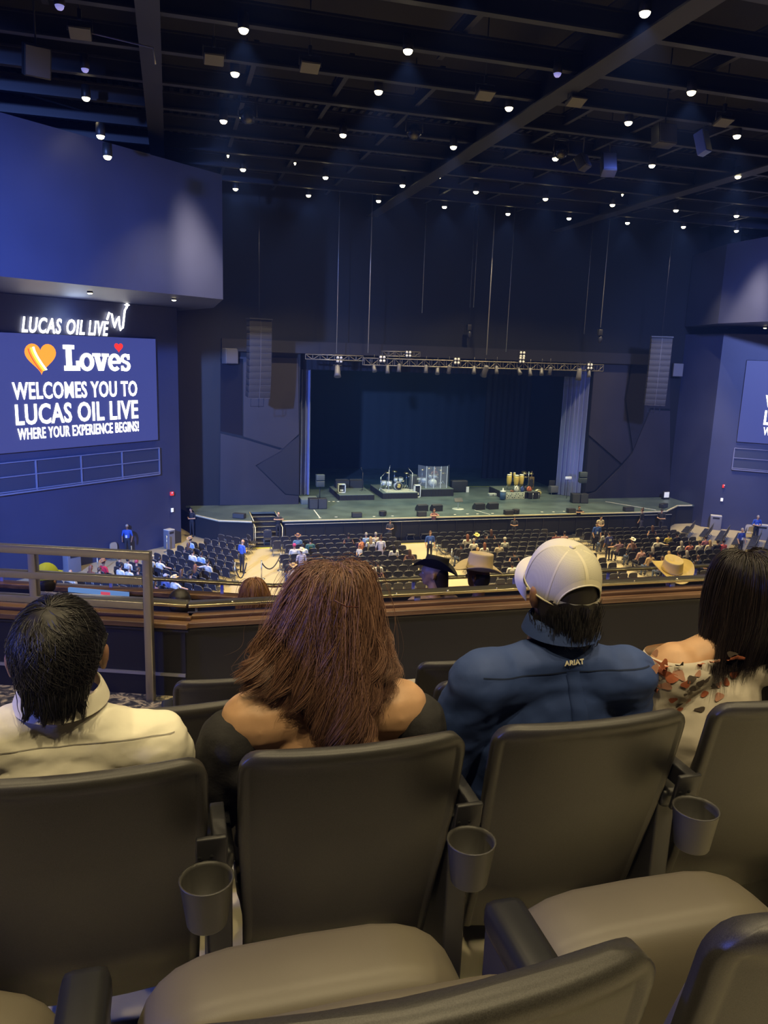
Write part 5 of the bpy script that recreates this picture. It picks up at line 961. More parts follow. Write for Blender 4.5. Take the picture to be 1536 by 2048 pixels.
# seated: (head px, head py, pose, shirt, hair kind, hair colour, hat, hat colour, words, block)
L_, C1, C2, C3 = 'in the angled block under the screen wall', 'in the block before the stage stairs', 'in the middle block', 'in the far block'
SEATED = [
 (157, 1140, 'sit', CREAM, None, '', None, 0, 'bald person in a cream shirt seen over the guard rail', L_), (180, 1143, 'sit', GRY, 'short', 'brown', None, 0, 'person with brown hair right of the bald head', L_),
 (200, 1136, 'sit', (0.16, 0.06, 0.04), 'long', 'auburn', None, 0, 'person with long auburn hair left of the red shirt', L_), (214, 1128, 'sit', (0.60, 0.02, 0.04), 'short', 'brown', 'cowboy', (0.42, 0.20, 0.08), 'person in a bright red shirt and tan hat', L_),
 (229, 1121, 'sit', BLK, 'short', 'black', None, 0, 'dark-haired person in black behind the red shirt', L_), (233, 1134, 'sit', WHT, 'short', 'black', None, 0, 'dark-haired person in white just right of the red shirt', L_),
 (244, 1123, 'sit', WHT, 'short', 'black', None, 0, 'dark-haired person in a white top with dark straps', L_), (247, 1141, 'sit', WHT, 'short', 'grey', None, 0, 'grey-haired person in white behind the middle guard rail bar', L_),
 (262, 1122, 'sit', BLK, 'short', 'red', None, 0, 'person with reddish hair in dark clothes', L_), (275, 1122, 'sit', BLK, 'short', 'black', None, 0, 'dark-haired person in black near the rail post', L_),
 (286, 1120, 'sit', KHK, 'short', 'brown', 'cap', WHT, 'person in a white cap and beige shirt', L_), (266, 1147, 'sit', BLK, 'short', 'brown', None, 0, 'brown-haired head just above the middle guard rail bar', L_),
 (315, 1124, 'sit_right', WHT, 'short', 'black', None, 0, 'dark-haired person with white sleeves reclining beside the rail post', L_), (311, 1157, 'sit', (0.10, 0.13, 0.30), 'short', 'black', 'cap', (0.35, 0.36, 0.45), 'person in a grey cap and blue shirt', L_),
 (369, 1082, 'sit', LBL, 'short', 'brown', 'cowboy', (0.45, 0.30, 0.16), 'person in a tan cowboy hat and light blue shirt', L_), (386, 1087, 'sit_bare', BLK, 'long', 'brown', None, 0, 'long-haired person with bare arms next to the tan hat', L_),
 (389, 1103, 'sit', WHT, 'short', 'black', None, 0, 'dark-haired person in white, left of a pair', L_), (402, 1105, 'sit', LBL, 'short', 'black', None, 0, 'dark-haired person in light blue, right of a pair', L_),
 (393, 1130, 'sit', BLK, 'long', 'auburn', None, 0, 'auburn-haired person beside the grey-white shirt', L_), (408, 1131, 'sit_left', (0.5, 0.5, 0.46), 'short', 'black', None, 0, 'dark-haired person in a grey-white shirt', L_),
 (384, 1148, 'sit', BLK, 'short', 'black', 'cowboy', BLK, 'person all in black with a black hat', L_), (357, 1162, 'sit_right', WHT, 'short', 'brown', 'cowboy', STRAW, 'person in a straw cowboy hat and white shirt', L_),
 (352, 1148, 'sit', BLK, 'long', 'brown', None, 0, 'brown-haired person behind the straw hat', L_), (338, 1160, 'sit', MAUVE, 'long', 'black', None, 0, 'dark-haired person left of the straw hat', L_),
 (597, 1077, 'sit', (0.14, 0.24, 0.32), 'short', 'brown', 'cowboy', (0.24, 0.13, 0.09), 'person in a brown hat and teal shirt', C1), (586, 1089, 'sit', WHT, 'short', 'red', 'cap', (0.5, 0.04, 0.15), 'person in a red cap and white shirt at the aisle', C1),
 (618, 1079, 'sit', (0.05, 0.14, 0.12), 'short', 'black', None, 0, 'dark-haired person in dark green', C1), (606, 1097, 'sit', WHT, 'short', 'black', None, 0, 'dark-haired person in white at the left end', C1),
 (556, 1131, 'sit_right', (0.6, 0.45, 0.32), 'short', 'brown', 'cowboy', TAN, 'person in a tan hat stretching an arm over the next chair', C1), (579, 1129, 'sit', BLK, 'short', 'black', None, 0, 'dark-haired person reached by the stretched arm', C1),
 (570, 1157, 'sit_bare', (0.45, 0.28, 0.2), 'long', 'brown', None, 0, 'brown-haired person with bare shoulders beside the auburn foreground hair', C1),
 (700, 1075, 'sit_bare', BLK, 'short', 'black', None, 0, 'dark-haired person with raised bare arms', C1), (712, 1076, 'sit', (0.06, 0.03, 0.05), 'long', 'black', None, 0, 'person with long dark hair beside the blue shirt', C1),
 (729, 1068, 'sit', LBL, 'short', 'grey', None, 0, 'grey-haired person in a blue shirt in a front row', C1), (748, 1067, 'sit', CREAM, 'short', 'grey', None, 0, 'grey-haired person in cream in a front row', C1),
 (738, 1078, 'sit', WHT, 'long', 'blond', None, 0, 'person with long blond hair in a white top', C1), (757, 1078, 'sit', NVY, 'short', 'black', None, 0, 'dark-haired person in a navy shirt', C1),
 (797, 1100, 'sit', WHT, 'long', 'black', None, 0, 'dark-haired person in white near the centre aisle', C1), (817, 1102, 'sit_bare', (0.10, 0.05, 0.06), 'long', 'brown', None, 0, 'long-haired person in a dark top near the centre aisle', C1),
 (748, 1137, 'sit_bare', (0.08, 0.03, 0.05), 'long', 'black', None, 0, 'dark-haired person of a couple near the balcony edge', C1), (765, 1133, 'sit_left', WHT, 'short', 'black', None, 0, 'short-haired person in white with an arm round the neighbour', C1),
 (933, 1073, 'sit', WHT, 'long', 'auburn', None, 0, 'person with auburn hair in a white blouse', C2), (945, 1070, 'sit', NVY, 'short', 'brown', 'cowboy', (0.75, 0.65, 0.22), 'person in a round yellow hat', C2),
 (965, 1070, 'sit', BLK, 'short', 'black', 'cowboy', BLK, 'person in a black hat right of the yellow hat', C2), (985, 1066, 'sit_bare', BLK, 'long', 'brown', None, 0, 'person with curly brown hair in a front row', C2),
 (926, 1096, 'sit', BLK, 'short', 'black', 'cap', BLK, 'person in a black cap and dark clothes', C2), (953, 1086, 'sit', WHT, 'short', 'grey', None, 0, 'grey-haired person in white', C2),
 (969, 1088, 'sit', WHT, 'long', 'auburn', None, 0, 'auburn-haired person in white', C2), (945, 1098, 'sit', TAN, 'short', 'blond', None, 0, 'small blond head just above the cream hat', C2),
 (991, 1088, 'sit', KHK, 'short', 'black', None, 0, 'dark-haired person in tan', C2), (1014, 1083, 'sit', (0.48, 0.48, 0.42), 'short', 'grey', 'cap', (0.38, 0.36, 0.30), 'person in a grey cap and pale shirt', C2),
 (1022, 1104, 'sit_bare', BLK, 'short', 'black', None, 0, 'dark-clothed person with a bare arm', C2), (1031, 1134, 'sit_right', WHT, 'short', 'black', None, 0, 'dark-haired person in white left of the white cap', C2),
 (1108, 1068, 'sit_right', (0.20, 0.06, 0.06), 'short', 'black', None, 0, 'person in dark red with folded arms', C2), (1122, 1066, 'sit', PK, 'short', 'black', None, 0, 'bearded person in a pinkish shirt', C2),
 (1222, 1071, 'sit', (0.4, 0.4, 0.36), 'long', 'black', None, 0, 'dark-haired person in a patterned top', C3), (1239, 1085, 'sit_left', MAUVE, 'short', 'black', None, 0, 'dark-haired person in mauve', C3),
 (1258, 1088, 'sit', BLK, 'long', 'brown', None, 0, 'person with long wavy brown hair', C3), (1273, 1084, 'sit_bare', PK, 'short', 'brown', 'cowboy', (0.75, 0.70, 0.58), 'person in a white cowboy hat', C3),
 (1281, 1108, 'sit', TAN, 'short', 'black', None, 0, 'dark-haired person in tan', C3), (1297, 1106, 'sit', PK, 'short', 'black', None, 0, 'dark-haired person in pink', C3),
 (1315, 1059, 'sit_bare', BLK, 'long', 'brown', None, 0, 'long-haired person bending in a front row', C3), (1308, 1077, 'sit_right', WHT, 'short', 'blond', 'cap', STRAW, 'person in a straw cap and white shirt leaning', C3),
 (1338, 1073, 'sit', (0.55, 0.45, 0.08), 'short', 'black', None, 0, 'dark-haired person in yellow', C3), (1353, 1070, 'sit', BLK, 'short', 'black', 'cowboy', BLK, 'person in a black hat at the end', C3),
 (1357, 1087, 'sit', WHT, 'long', 'grey', None, 0, 'person with long greying hair in white', C3), (1375, 1085, 'sit', SAL, 'short', 'black', None, 0, 'dark-haired person in salmon', C3),
 (1391, 1083, 'sit', WHT, 'short', 'black', None, 0, 'broad person in white', C3), (1406, 1075, 'sit', (0.42, 0.16, 0.16), 'short', 'black', None, 0, 'dark-haired person in dusty red', C3),
 (1424, 1086, 'sit', CREAM, 'long', 'blond', None, 0, 'blond person', C3), (1433, 1084, 'sit', BLK, 'short', 'black', None, 0, 'black-haired person beside the blond one', C3), (1443, 1083, 'sit', (0.65, 0.10, 0.08), 'short', 'black', None, 0, 'person in bright red at the far end', C3),
 (1314, 1103, 'sit', BLK, 'long', 'grey', None, 0, 'person with pale grey hair', C3), (1327, 1104, 'sit', TAN, 'long', 'blond', None, 0, 'person with long golden hair', C3), (1349, 1104, 'sit', BLK, 'short', 'black', None, 0, 'dark-haired person left of the orange bag', C3),
 (1369, 1105, 'sit', (0.12, 0.11, 0.11), 'long', 'grey', None, 0, 'person with long grey-brown hair', C3), (1390, 1115, 'sit_left', NVY, 'short', 'brown', None, 0, 'brown-haired person holding something yellow', C3), (1320, 1117, 'sit', PK, 'short', 'brown', None, 0, 'brown-haired person behind the yellow cowboy hat', C3),
 (1398, 1130, 'sit_right', NVY, 'short', 'black', None, 0, 'dark person right of the yellow cowboy hat', C3), (1214, 1140, 'sit', BLK, 'short', 'black', None, 0, 'dark head just above the rail right of the white cap', C3), (1228, 1141, 'sit', CREAM, 'short', 'blond', None, 0, 'blond head just above the rail', C3),
 (1253, 1140, 'sit', BLK, 'long', 'brown', None, 0, 'brown-haired head just above the rail', C3), (1287, 1134, 'sit_bare', BLK, 'short', 'brown', None, 0, 'bare-armed person left of the yellow cowboy hat', C3)]
taken = set()
for i, (px, py, pose, sh, hk, hc_, hat, hatc, words, blk) in enumerate(SEATED):
    q = onz(px, py, 1.28); lf_ = blk == L_; rz = -PI/4 if lf_ else 0.0
    best = min((s for s in slots if s[3] == blk[7:] and s not in taken), key=lambda s: (s[0]+0.12*(1 if lf_ else 0)-q.x)**2+(s[1]+0.14-q.y)**2)
    taken.add(best); x, y = best[0], best[1]
    if not lf_: x += max(-0.12, min(0.12, q.x-x))
    person((x, y, 0), rz, pose, DARKSKIN if i % 7 == 3 else SKIN, sh, JEAN if i % 2 else BLK, hk, hc_, hat, hatc, words + ', ' + {L_: 'in the angled block', C1: 'near the stage stairs', C2: 'in the middle block', C3: 'in the far block'}[blk], 'seated audience on the arena floor', 1.05)
# standing staff and visitors: (feet px, feet py or floor point, facing, ...)
def standing(px, py, rz, pose, shirt, pants, hk, hc_, hat, hatc, label, scale=1.0, at=None, skin=SKIN):
    q = at if at is not None else onz(px, py, 0)
    return person((q[0], q[1], q[2] if at is not None and len(q) > 2 else 0), rz, pose, skin, shirt, pants, hk, hc_, hat, hatc, label, 'people standing on the arena floor', scale)
def badge(t, y=0.125): obj('badge', MB().box((0.02, y, 1.12), (0.10, 0.012, 0.15)), white_m, t)
badge(standing(256, 1112, PI-0.2, 'stand', USH, BLK, 'short', 'grey', None, 0, 'usher in a blue shirt with a white badge by the left wall', 1.02, None, DARKSKIN))
standing(484, 1146, -1.0, 'stand_phone', (0.05, 0.12, 0.48), BLK, None, '', None, 0, 'bald usher in a bright blue shirt standing in the left aisle', 1.03)
badge(standing(858, 1122, PI, 'stand', USH, BLK, 'short', 'brown', None, 0, 'usher in a blue shirt in the centre aisle above the black hat', 1.0))
standing(384, 1073, PI-0.7, 'stand_phone', BLK, BLK, 'short', 'black', None, 0, 'camera operator in black at the left corner of the stage', 1.05)
for px, lab, hk, hc_, sh in ((557, 'guard in a black shirt leaning on the barricade beside the stairs', None, '', BLK), (868, 'person with bare arms leaning on the barricade at centre', 'long', 'brown', (0.30, 0.14, 0.12)), (1157, 'bearded guard in black leaning on the barricade at right', 'short', 'black', BLK)):
    q = ony(px, 1040, 45.1); t = standing(0, 0, PI, 'stand_rail', sh, BLK, hk, hc_, None, 0, lab, 0.97, (q.x, 45.15, 0.28))
    obj('shirt_print', MB().box((-0.08, 0.115, 1.30), (0.08, 0.02, 0.06)).box((0.08, 0.115, 1.30), (0.08, 0.02, 0.06)), white_m if hk != 'long' else clothm(sh), t)
for px, rz, lab, sc_ in ((779, PI, 'dim crouched figure in dark clothes before the barricade', 0.85), (1027, PI-0.4, 'dim figure in dark grey before the barricade right of centre', 0.85)):
    q = ony(px, 1060, 44.5); standing(0, 0, rz, 'stand_phone', (0.06, 0.06, 0.07), (0.05, 0.05, 0.06), 'short', 'black', None, 0, lab, sc_, (q.x, 44.45))
q = ony(1284, 1050, 44.3); standing(0, 0, 0.6, 'stand', BLK, (0.06, 0.06, 0.08), 'bun', 'brown', None, 0, 'person in black with bare forearms walking before the right barricade', 1.05, (q.x, 44.4))
q = ony(1325, 1050, 44.2); standing(0, 0, 2.2, 'stand_phone', BLK, BLK, 'short', 'black', 'cap', BLK, 'person in black with a cap leaning at the right end of the barricade', 1.03, (q.x, 44.4))
badge(standing(1478, 1112, PI, 'stand', (0.03, 0.06, 0.25), BLK, 'short', 'grey', None, 0, 'usher in a dark blue tee with a white badge right of the right block', 1.0))
badge(standing(1509, 1084, PI-0.3, 'stand_phone', USH, BLK, 'short', 'grey', None, 0, 'grey-haired usher in blue by the right wall', 1.05))
badge(standing(1190, 1100, PI, 'stand', USH, BLK, 'short', 'brown', None, 0, 'usher in a blue shirt with a white badge in the right aisle', 1.0))
standing(1197, 1084, PI, 'stand_phone', CREAM, JEAN, 'short', 'black', None, 0, 'bearded person in a cream shirt facing the balcony in the right aisle', 1.0)
t = standing(1214, 1122, 0.1, 'stand', (0.03, 0.04, 0.16), BLK, 'short', 'black', None, 0, 'person in a navy jersey seen from behind in the right aisle', 1.0)
obj('jersey_number', MB().box((-0.05, -0.125, 1.30), (0.05, 0.02, 0.12)).box((0.05, -0.125, 1.30), (0.05, 0.02, 0.12)), white_m, t)
t = standing(721, 1134, 0.8, 'stand', (0.62, 0.24, 0.13), JEAN, 'short', 'black', None, 0, 'person in an orange tee carrying a small child among the chairs', 0.95)
ch = person((t.location.x-0.12, t.location.y-0.22, 0.42), 2.6, 'sit', SKIN, (0.6, 0.6, 0.58), NVY, 'short', 'black', None, 0, 'small child in white carried by the person in the orange tee', 'people standing on the arena floor', 0.62)
standing(760, 1133, 0.0, 'stand', (0.62, 0.60, 0.66), (0.45, 0.40, 0.48), 'bun', 'brown', None, 0, 'person in a pale patterned outfit standing among the chairs', 0.98)
standing(602, 1165, 0.3, 'stand', (0.48, 0.44, 0.52), JEAN, 'short', 'brown', 'cowboy', (0.72, 0.64, 0.46), 'person in a pale hat and checked shirt standing left of the auburn hair', 1.0)
q = ony(866, 958, 54.2); person((q.x, 54.0, SZ+0.55), PI, 'sit_bare', SKIN, (0.10, 0.03, 0.03), BLK, 'short', 'brown', None, 0, 'drummer with raised arms behind the acrylic shield', 'people on the stage', 1.0)

# ================================================================ PEOPLE SEEN CLOSE
def V(*a): return Vector(a)
def head_fg(hc, yaw=0.0, s=1.0, neck=0.06, neck_to=None):
    hc = Vector(hc); f = V(-math.sin(yaw), math.cos(yaw), 0); sd = V(f.y, -f.x, 0); z = V(0, 0, 1); P = []
    P.append(('skin', hc - f*0.022*s + z*0.018*s, (0.080*s, 0.080*s, 0.092*s), hc + f*0.030*s + z*0.012*s, (0.073*s, 0.072*s, 0.086*s)))
    P.append(('skin', hc + f*0.030*s - z*0.03*s, (0.064*s, 0.06*s, 0.06*s), hc + f*0.066*s - z*0.088*s, (0.030*s, 0.028*s, 0.024*s)))
    P.append(('skin', hc + f*0.098*s + z*0.006*s, 0.009*s, hc + f*0.119*s - z*0.030*s, 0.0125*s))
    P.append(('skin', hc + f*0.090*s - z*0.060*s + sd*0.014*s, 0.011*s, hc + f*0.090*s - z*0.060*s - sd*0.014*s, 0.011*s))
    P.append(('skin', hc + f*0.094*s + z*0.030*s + sd*0.028*s, 0.014*s, hc + f*0.094*s + z*0.030*s - sd*0.028*s, 0.014*s))
    for k in (-1, 1): P.append(('skin', hc + sd*k*0.090*s - f*0.012*s - z*0.002, (0.010, 0.018, 0.024), hc + sd*k*0.086*s - f*0.006*s - z*0.032*s, (0.009, 0.012, 0.014)))
    nb = Vector(neck_to) if neck_to is not None else hc - f*0.03 - z*0.2
    P.append(('skin', hc - f*0.018*s - z*0.03*s, neck*0.95, nb, neck*0.95))
    return P
def eyes(t, hc, yaw, s=1.0):
    f = V(-math.sin(yaw), math.cos(yaw), 0); sd = V(f.y, -f.x, 0)
    for k in (-1, 1):
        c = Vector(hc) + f*0.083*s + sd*k*0.031*s + V(0, 0, 0.004*s)
        e = obj('eye', MB().ball(c, 0.0125*s, 10), mat('eye_white', (0.7, 0.68, 0.64), 0.2), t); obj('iris', MB().ball(c + f*0.0075*s, 0.0065*s, 8), mat('iris_dark', (0.04, 0.02, 0.01), 0.1), e)
def hairs(name, strands, radius, m, parent, loc=None):
    """strands: list of equal-length point lists"""
    n = len(strands[0]); h = bpy.data.hair_curves.new(name); h.add_curves([n]*len(strands))
    flat = [c for s in strands for p in s for c in p]
    pa = h.attributes.get('position') or h.attributes.new('position', 'FLOAT_VECTOR', 'POINT'); pa.data.foreach_set('vector', flat)
    ra = h.attributes.get('radius') or h.attributes.new('radius', 'FLOAT', 'POINT')
    ra.data.foreach_set('value', [radius*(1-0.75*(i/(n-1))**2) for s in strands for i in range(n)])
    h.materials.append(m); return link(name, h, parent, loc)
def strand_mat(name, c0, c1, rough=0.42):
    m = bpy.data.materials.new(name); m.use_nodes = True; nt = m.node_tree; b = nt.nodes['Principled BSDF']
    ci = nt.nodes.new('ShaderNodeHairInfo'); cr = nt.nodes.new('ShaderNodeValToRGB'); cr.color_ramp.elements[0].color = (*c0, 1); cr.color_ramp.elements[1].color = (*c1, 1)
    nt.links.new(ci.outputs['Random'], cr.inputs['Fac']); nt.links.new(cr.outputs['Color'], b.inputs['Base Color']); b.inputs['Roughness'].default_value = rough; b.inputs['Specular IOR Level'].default_value = 0.45
    return m
def bez(p, t):
    q = [Vector(a) for a in p]
    while len(q) > 1: q = [q[i].lerp(q[i+1], t) for i in range(len(q)-1)]
    return q[0]
def clumps(guides, per, spread, tip, wave, n=16, seed=1):
    r_ = random.Random(seed); out = []
    for g in guides:
        ph = r_.uniform(0, 6.28); fq = r_.uniform(1.2, 2.6); am = wave*r_.uniform(0.5, 1.4)
        base = [bez(g, i/(n-1)) for i in range(n)]
        for k in range(per):
            o = V(r_.gauss(0, 1), r_.gauss(0, 1), r_.gauss(0, 0.6)); ll = r_.uniform(0.82, 1.0); ph2 = ph + r_.gauss(0, 0.35); pts = []
            for i in range(n):
                t = i/(n-1)*ll; x = t*(n-1); j = min(n-2, int(x)); p = base[j].lerp(base[j+1], x-j)
                w_ = am*t**1.3; pts.append(p + o*(spread*(1-t)+tip*t) + V(w_*math.sin(fq*6.28*t+ph2), w_*0.5*math.cos(fq*6.28*t+ph2), 0))
            out.append(pts)
    return out
def wrinkle(scale, amp, zs=2.0):
    def f(co, n):
        a = noise.noise(V(co.x*scale, co.y*scale, co.z*scale*zs)); b = noise.noise(V(co.x*scale*2.3+5, co.y*scale*2.3, co.z*scale*2.3*zs))
        return co + n*amp*((1-abs(a)*2.2) + 0.45*(1-abs(b)*2))
    return f
def conform(mb, bvh, off):
    vs = []
    for x, y, z in mb.v:
        h = bvh.ray_cast(V(x, 0.9, z), V(0, 1, 0)); vs.append((x, (h[0].y if h[0] else 1.6) - off + y, z))
    mb.v = vs; return mb
def bvh_of(me): return BVHTree.FromPolygons([v.co[:] for v in me.vertices], [list(p.vertices) for p in me.polygons])
def fg_thing(label, root): 
    return thing('person', label, 'person', root, 0, 'people seated in the balcony')
def fgchild(nm, me, t): return link(nm, me, t, -t.location)
def fgobj(nm, mb, m, t, par=None): 
    return obj(nm, mb, m, par or t, (-t.location) if par is None else None)
def torso_prims(tag_, jl, jr, cx, zlow, r_sh, rx, y_low=1.84, z_tread=10.22, trap=True, k=1.0):
    jl, jr = Vector(jl), Vector(jr); zm = (jl.z+jr.z)/2; P = []
    P.append((tag_, V(cx, y_low, z_tread), (rx*0.95, 0.15*k, 0.12*k), V(cx, 1.72, zm-0.20), (rx, 0.125*k, 0.11*k)))
    P.append((tag_, V(cx, 1.72, zm-0.20), (rx, 0.125*k, 0.11*k), V(cx, jl.y+0.03, zm-0.06), (rx*0.98, 0.095*k, 0.085*k)))
    P.append((tag_, jl + V(0.02, 0, 0), r_sh, V(cx-0.06, jl.y+0.02, zm), (0.075*k, 0.075*k, 0.066*k))); P.append((tag_, jr - V(0.02, 0, 0), r_sh, V(cx+0.06, jr.y+0.02, zm), (0.075*k, 0.075*k, 0.066*k)))
    P.append((tag_, V(cx-0.06, jl.y+0.02, zm), (0.075*k, 0.075*k, 0.066*k), V(cx+0.06, jl.y+0.02, zm), (0.075*k, 0.075*k, 0.066*k)))
    if trap:
        for j in (jl, jr): P.append((tag_, j.lerp(V(cx, j.y, zm), 0.35) + V(0, 0, r_sh*0.25), r_sh*0.75, V(cx, jl.y+0.005, zm+0.062), (0.062*k, 0.062*k, 0.05*k)))
    return P
def arm_prims(tag_, j, side, r0, r1, hand=True, tag2='skin'):
    j = Vector(j); el = V(j.x+side*0.055, j.y+0.10, j.z-0.27); wr = V(j.x-side*0.09, j.y+0.33, j.z-0.33)
    P = [(tag_, j, r0, el, r1), (tag2, el, r1, wr, r1*0.72)]
    if hand:
        P.append((tag2, wr, (0.028, 0.03, 0.022), wr + V(-side*0.03, 0.07, -0.01), (0.038, 0.03, 0.018)))
        for k in range(4): P.append((tag2, wr + V(-side*(0.005+0.017*k), 0.09, -0.008), 0.010, wr + V(-side*(0.01+0.018*k), 0.155-0.008*abs(k-1.5), -0.035), 0.008))
        P.append((tag2, wr + V(-side*0.06, 0.05, 0), 0.012, wr + V(-side*0.085, 0.10, -0.012), 0.010))
    return P
def leg_prims(cx, z):
    P = [('trousers', V(cx, 1.84, z), (0.17, 0.14, 0.10), V(cx, 1.86, z+0.02), (0.16, 0.13, 0.10))]
    for s in (-1, 1): P += [('trousers', V(cx+s*0.09, 1.88, z-0.02), 0.088, V(cx+s*0.12, 2.13, z+0.02), 0.068), ('trousers', V(cx+s*0.12, 2.13, z), 0.064, V(cx+s*0.12, 2.10, 9.92), 0.048), ('shoes', V(cx+s*0.12, 2.04, 9.83), (0.045, 0.05, 0.04), V(cx+s*0.125, 2.16, 9.82), (0.045, 0.06, 0.035))]
    return P
fg_skin = mat('skin_foreground', (0.56, 0.33, 0.19), 0.48, vary=(30, 0.06), bump=(250, 0.05, 0.001))
tan_skin = mat('skin_tanned', (0.36, 0.19, 0.12), 0.5, vary=(30, 0.08))
jean_m = clothm(JEAN); shoe_m = clothm((0.03, 0.03, 0.03))

# ---------------- man in the white shirt
t = fg_thing('person with short black hair and a white collared shirt, seen from behind', (-0.22, 1.84, ZB))
hc = ony(116, 1305, 1.655); jl = ony(-92, 1484, 1.64); jr = ony(322, 1482, 1.64); cx = (jl.x+jr.x)/2; zm = (jl.z+jr.z)/2
body = flesh('body', head_fg(hc, 0.06, 1.04, 0.064, V(cx, 1.665, zm+0.02)) + torso_prims('skin', jl, jr, cx, 0, 0.048, 0.150, k=0.74) + arm_prims('skin', jl, -1, 0.048, 0.042) + arm_prims('skin', jr, 1, 0.048, 0.042) + leg_prims(cx, 10.22), 0.0075, 5, [tan_skin, jean_m, shoe_m], ['skin', 'trousers', 'shoes'])
b = fgchild('body', body, t)
shirt_w = mat('white_shirt_cloth', (0.86, 0.82, 0.68), 0.8, bump=(14, 0.25, 0.01))
sp_ = torso_prims('shirt', jl, jr, cx, 0, 0.064, 0.185) + [(p[0],)+p[1:] for p in arm_prims('shirt', jl, -1, 0.064, 0.056, False, 'shirt') + arm_prims('shirt', jr, 1, 0.064, 0.056, False, 'shirt')]
sm1 = flesh('shirt', sp_, 0.0085, 6, [shirt_w], None, wrinkle(9, 0.0045, 1.6)); sh = fgchild('shirt', sm1, t); bv = bvh_of(sm1)
def collar(cx_, cy_, z_, rx, ry, h, flare, name='collar', m=None, tilt=0.0, open_front=0.16):
    mb = MB()
    def fn(u, v):
        a = -PI/2 + (u-0.5)*2*PI*(1-open_front)
        if v < 0.4: k = v/0.4; r_ = 1.0-0.02*k; z = h*k
        else: k = (v-0.4)/0.6; r_ = 1.0+flare*k**0.7; z = h*(1-1.15*k)
        return (cx_+rx*r_*math.cos(a), cy_+ry*r_*math.sin(a), z_+z+tilt*math.sin(a))
    mb.grid(fn, 48, 10); return mb
fgobj('collar', collar(hc.x+0.002, 1.655, ony(115, 1434, 1.565).z+0.002, 0.080, 0.077, 0.032, 0.22, tilt=0.012), shirt_w, t)
def surf_line(p0, p1, bvh, w_, n=40, off=0.0015, bow=0.0):
    mb = MB(); vs = []
    for i in range(n+1):
        u = i/n; p = Vector(p0).lerp(Vector(p1), u)
        for k in (-1, 1): vs.append((p.x, 0, p.z + bow*4*u*(1-u) + k*w_/2))
    mb.add(vs, [(2*i, 2*i+2, 2*i+3, 2*i+1) for i in range(n)], 0, True); return conform(mb, bvh, off)
fgobj('yoke_seam', surf_line((jl.x-0.02, 0, zm+0.015), (jr.x+0.03, 0, zm+0.02), bv, 0.0022, 50), mat('seam_shadow_grey', (0.34, 0.32, 0.28), 0.9), t)
hm1 = strand_mat('black_hair', (0.006, 0.006, 0.008), (0.030, 0.028, 0.030), 0.34)
def skull_strands(hc, rad, n, yaw, seed, length=(0.5, 0.75), nape=-0.115, crown=(-0.01, -0.035), lift=0.012, front=False):
    r_ = random.Random(seed); out = []; ax = V(crown[0]/rad[0], crown[1]/rad[1], 1).normalized(); u = ax.cross(V(0, 1, 0)).normalized(); w_ = ax.cross(u)
    while len(out) < n:
        th = r_.uniform(0, 2*PI); a0 = math.acos(r_.uniform(-0.28, 1.0)); L_ = r_.uniform(*length); tw = r_.gauss(0.2, 0.4); lf = r_.uniform(0.3, 1.0)*lift; pts = []
        for i in range(8):
            a = a0 + L_*i/7; q = th + tw*i/7; d = ax*math.cos(a) + (u*math.cos(q)+w_*math.sin(q))*math.sin(a); k = 1+lf*(i/7)/0.1
            z = d.z*rad[2]*k
            fl_ = nape + max(0, abs(d.x*rad[0])-0.045)*3.2; pts.append(hc + V(d.x*rad[0]*k, d.y*rad[1]*k, max(z, fl_ + r_.uniform(-0.004, 0.004))))
        if (pts[0]-hc).y > 0.05 and pts[0].z-hc.z < 0.03: continue
        if abs((pts[0]-hc).x) > 0.07 and pts[0].z-hc.z < -0.03: continue
        out.append(pts)
    return out
hv = flesh('hair_mass', [('h', hc + V(0, -0.02, 0.02), (0.090, 0.088, 0.096), hc + V(0, 0.02, 0.025), (0.088, 0.085, 0.092)), ('h', hc + V(0, -0.035, -0.01), (0.074, 0.075, 0.07), hc + V(0, -0.050, -0.080), (0.060, 0.046, 0.035))], 0.009, 4, [mat('hair_base_black', (0.010, 0.008, 0.008), 0.5)])
ho = fgchild('hair', hv, t)
hairs('strands', skull_strands(hc, V(0.091, 0.109, 0.118), 5200, 0, 3), 0.0011, hm1, ho)
ng = []
for i in range(26):
    x = -0.052+0.104*i/25; ng.append([hc + V(x, -0.098+abs(x)*0.3, -0.04), hc + V(x*1.02, -0.108+abs(x)*0.3, -0.075), hc + V(x*1.1+rnd.gauss(0, 0.006), -0.104+abs(x)*0.3, -0.108+rnd.uniform(-0.022, 0.012)+abs(x)*0.25)])
hairs('strands', clumps(ng, 40, 0.006, 0.0015, 0.002, 8, 5), 0.0009, hm1, ho)
# ---------------- woman with auburn hair
t = fg_thing('person with long wavy auburn hair and a black off-shoulder top, seen from behind', (0.35, 1.86, ZB))
hc = ony(657, 1228, 1.675); jl = ony(496, 1440, 1.645); jr = ony(803, 1412, 1.645); cx = (jl.x+jr.x)/2; zm = (jl.z+jr.z)/2
body = flesh('body', head_fg(hc, -0.05, 1.0, 0.055, V(cx, 1.67, zm+0.02)) + torso_prims('skin', jl, jr, cx, 0, 0.072, 0.190) + arm_prims('skin', jl, -1, 0.066, 0.056) + arm_prims('skin', jr, 1, 0.066, 0.056) + leg_prims(cx, 10.22), 0.0075, 8, [fg_skin, clothm(BLK), shoe_m], ['skin', 'trousers', 'shoes'])
fgchild('body', body, t)
blk_cloth = mat('black_ribbed_cloth', (0.014, 0.013, 0.015), 0.85, bump=(120, 0.3, 0.003))
ol, orr = jl + V(-0.040, 0.0, -0.042), jr + V(0.040, 0.0, -0.042)
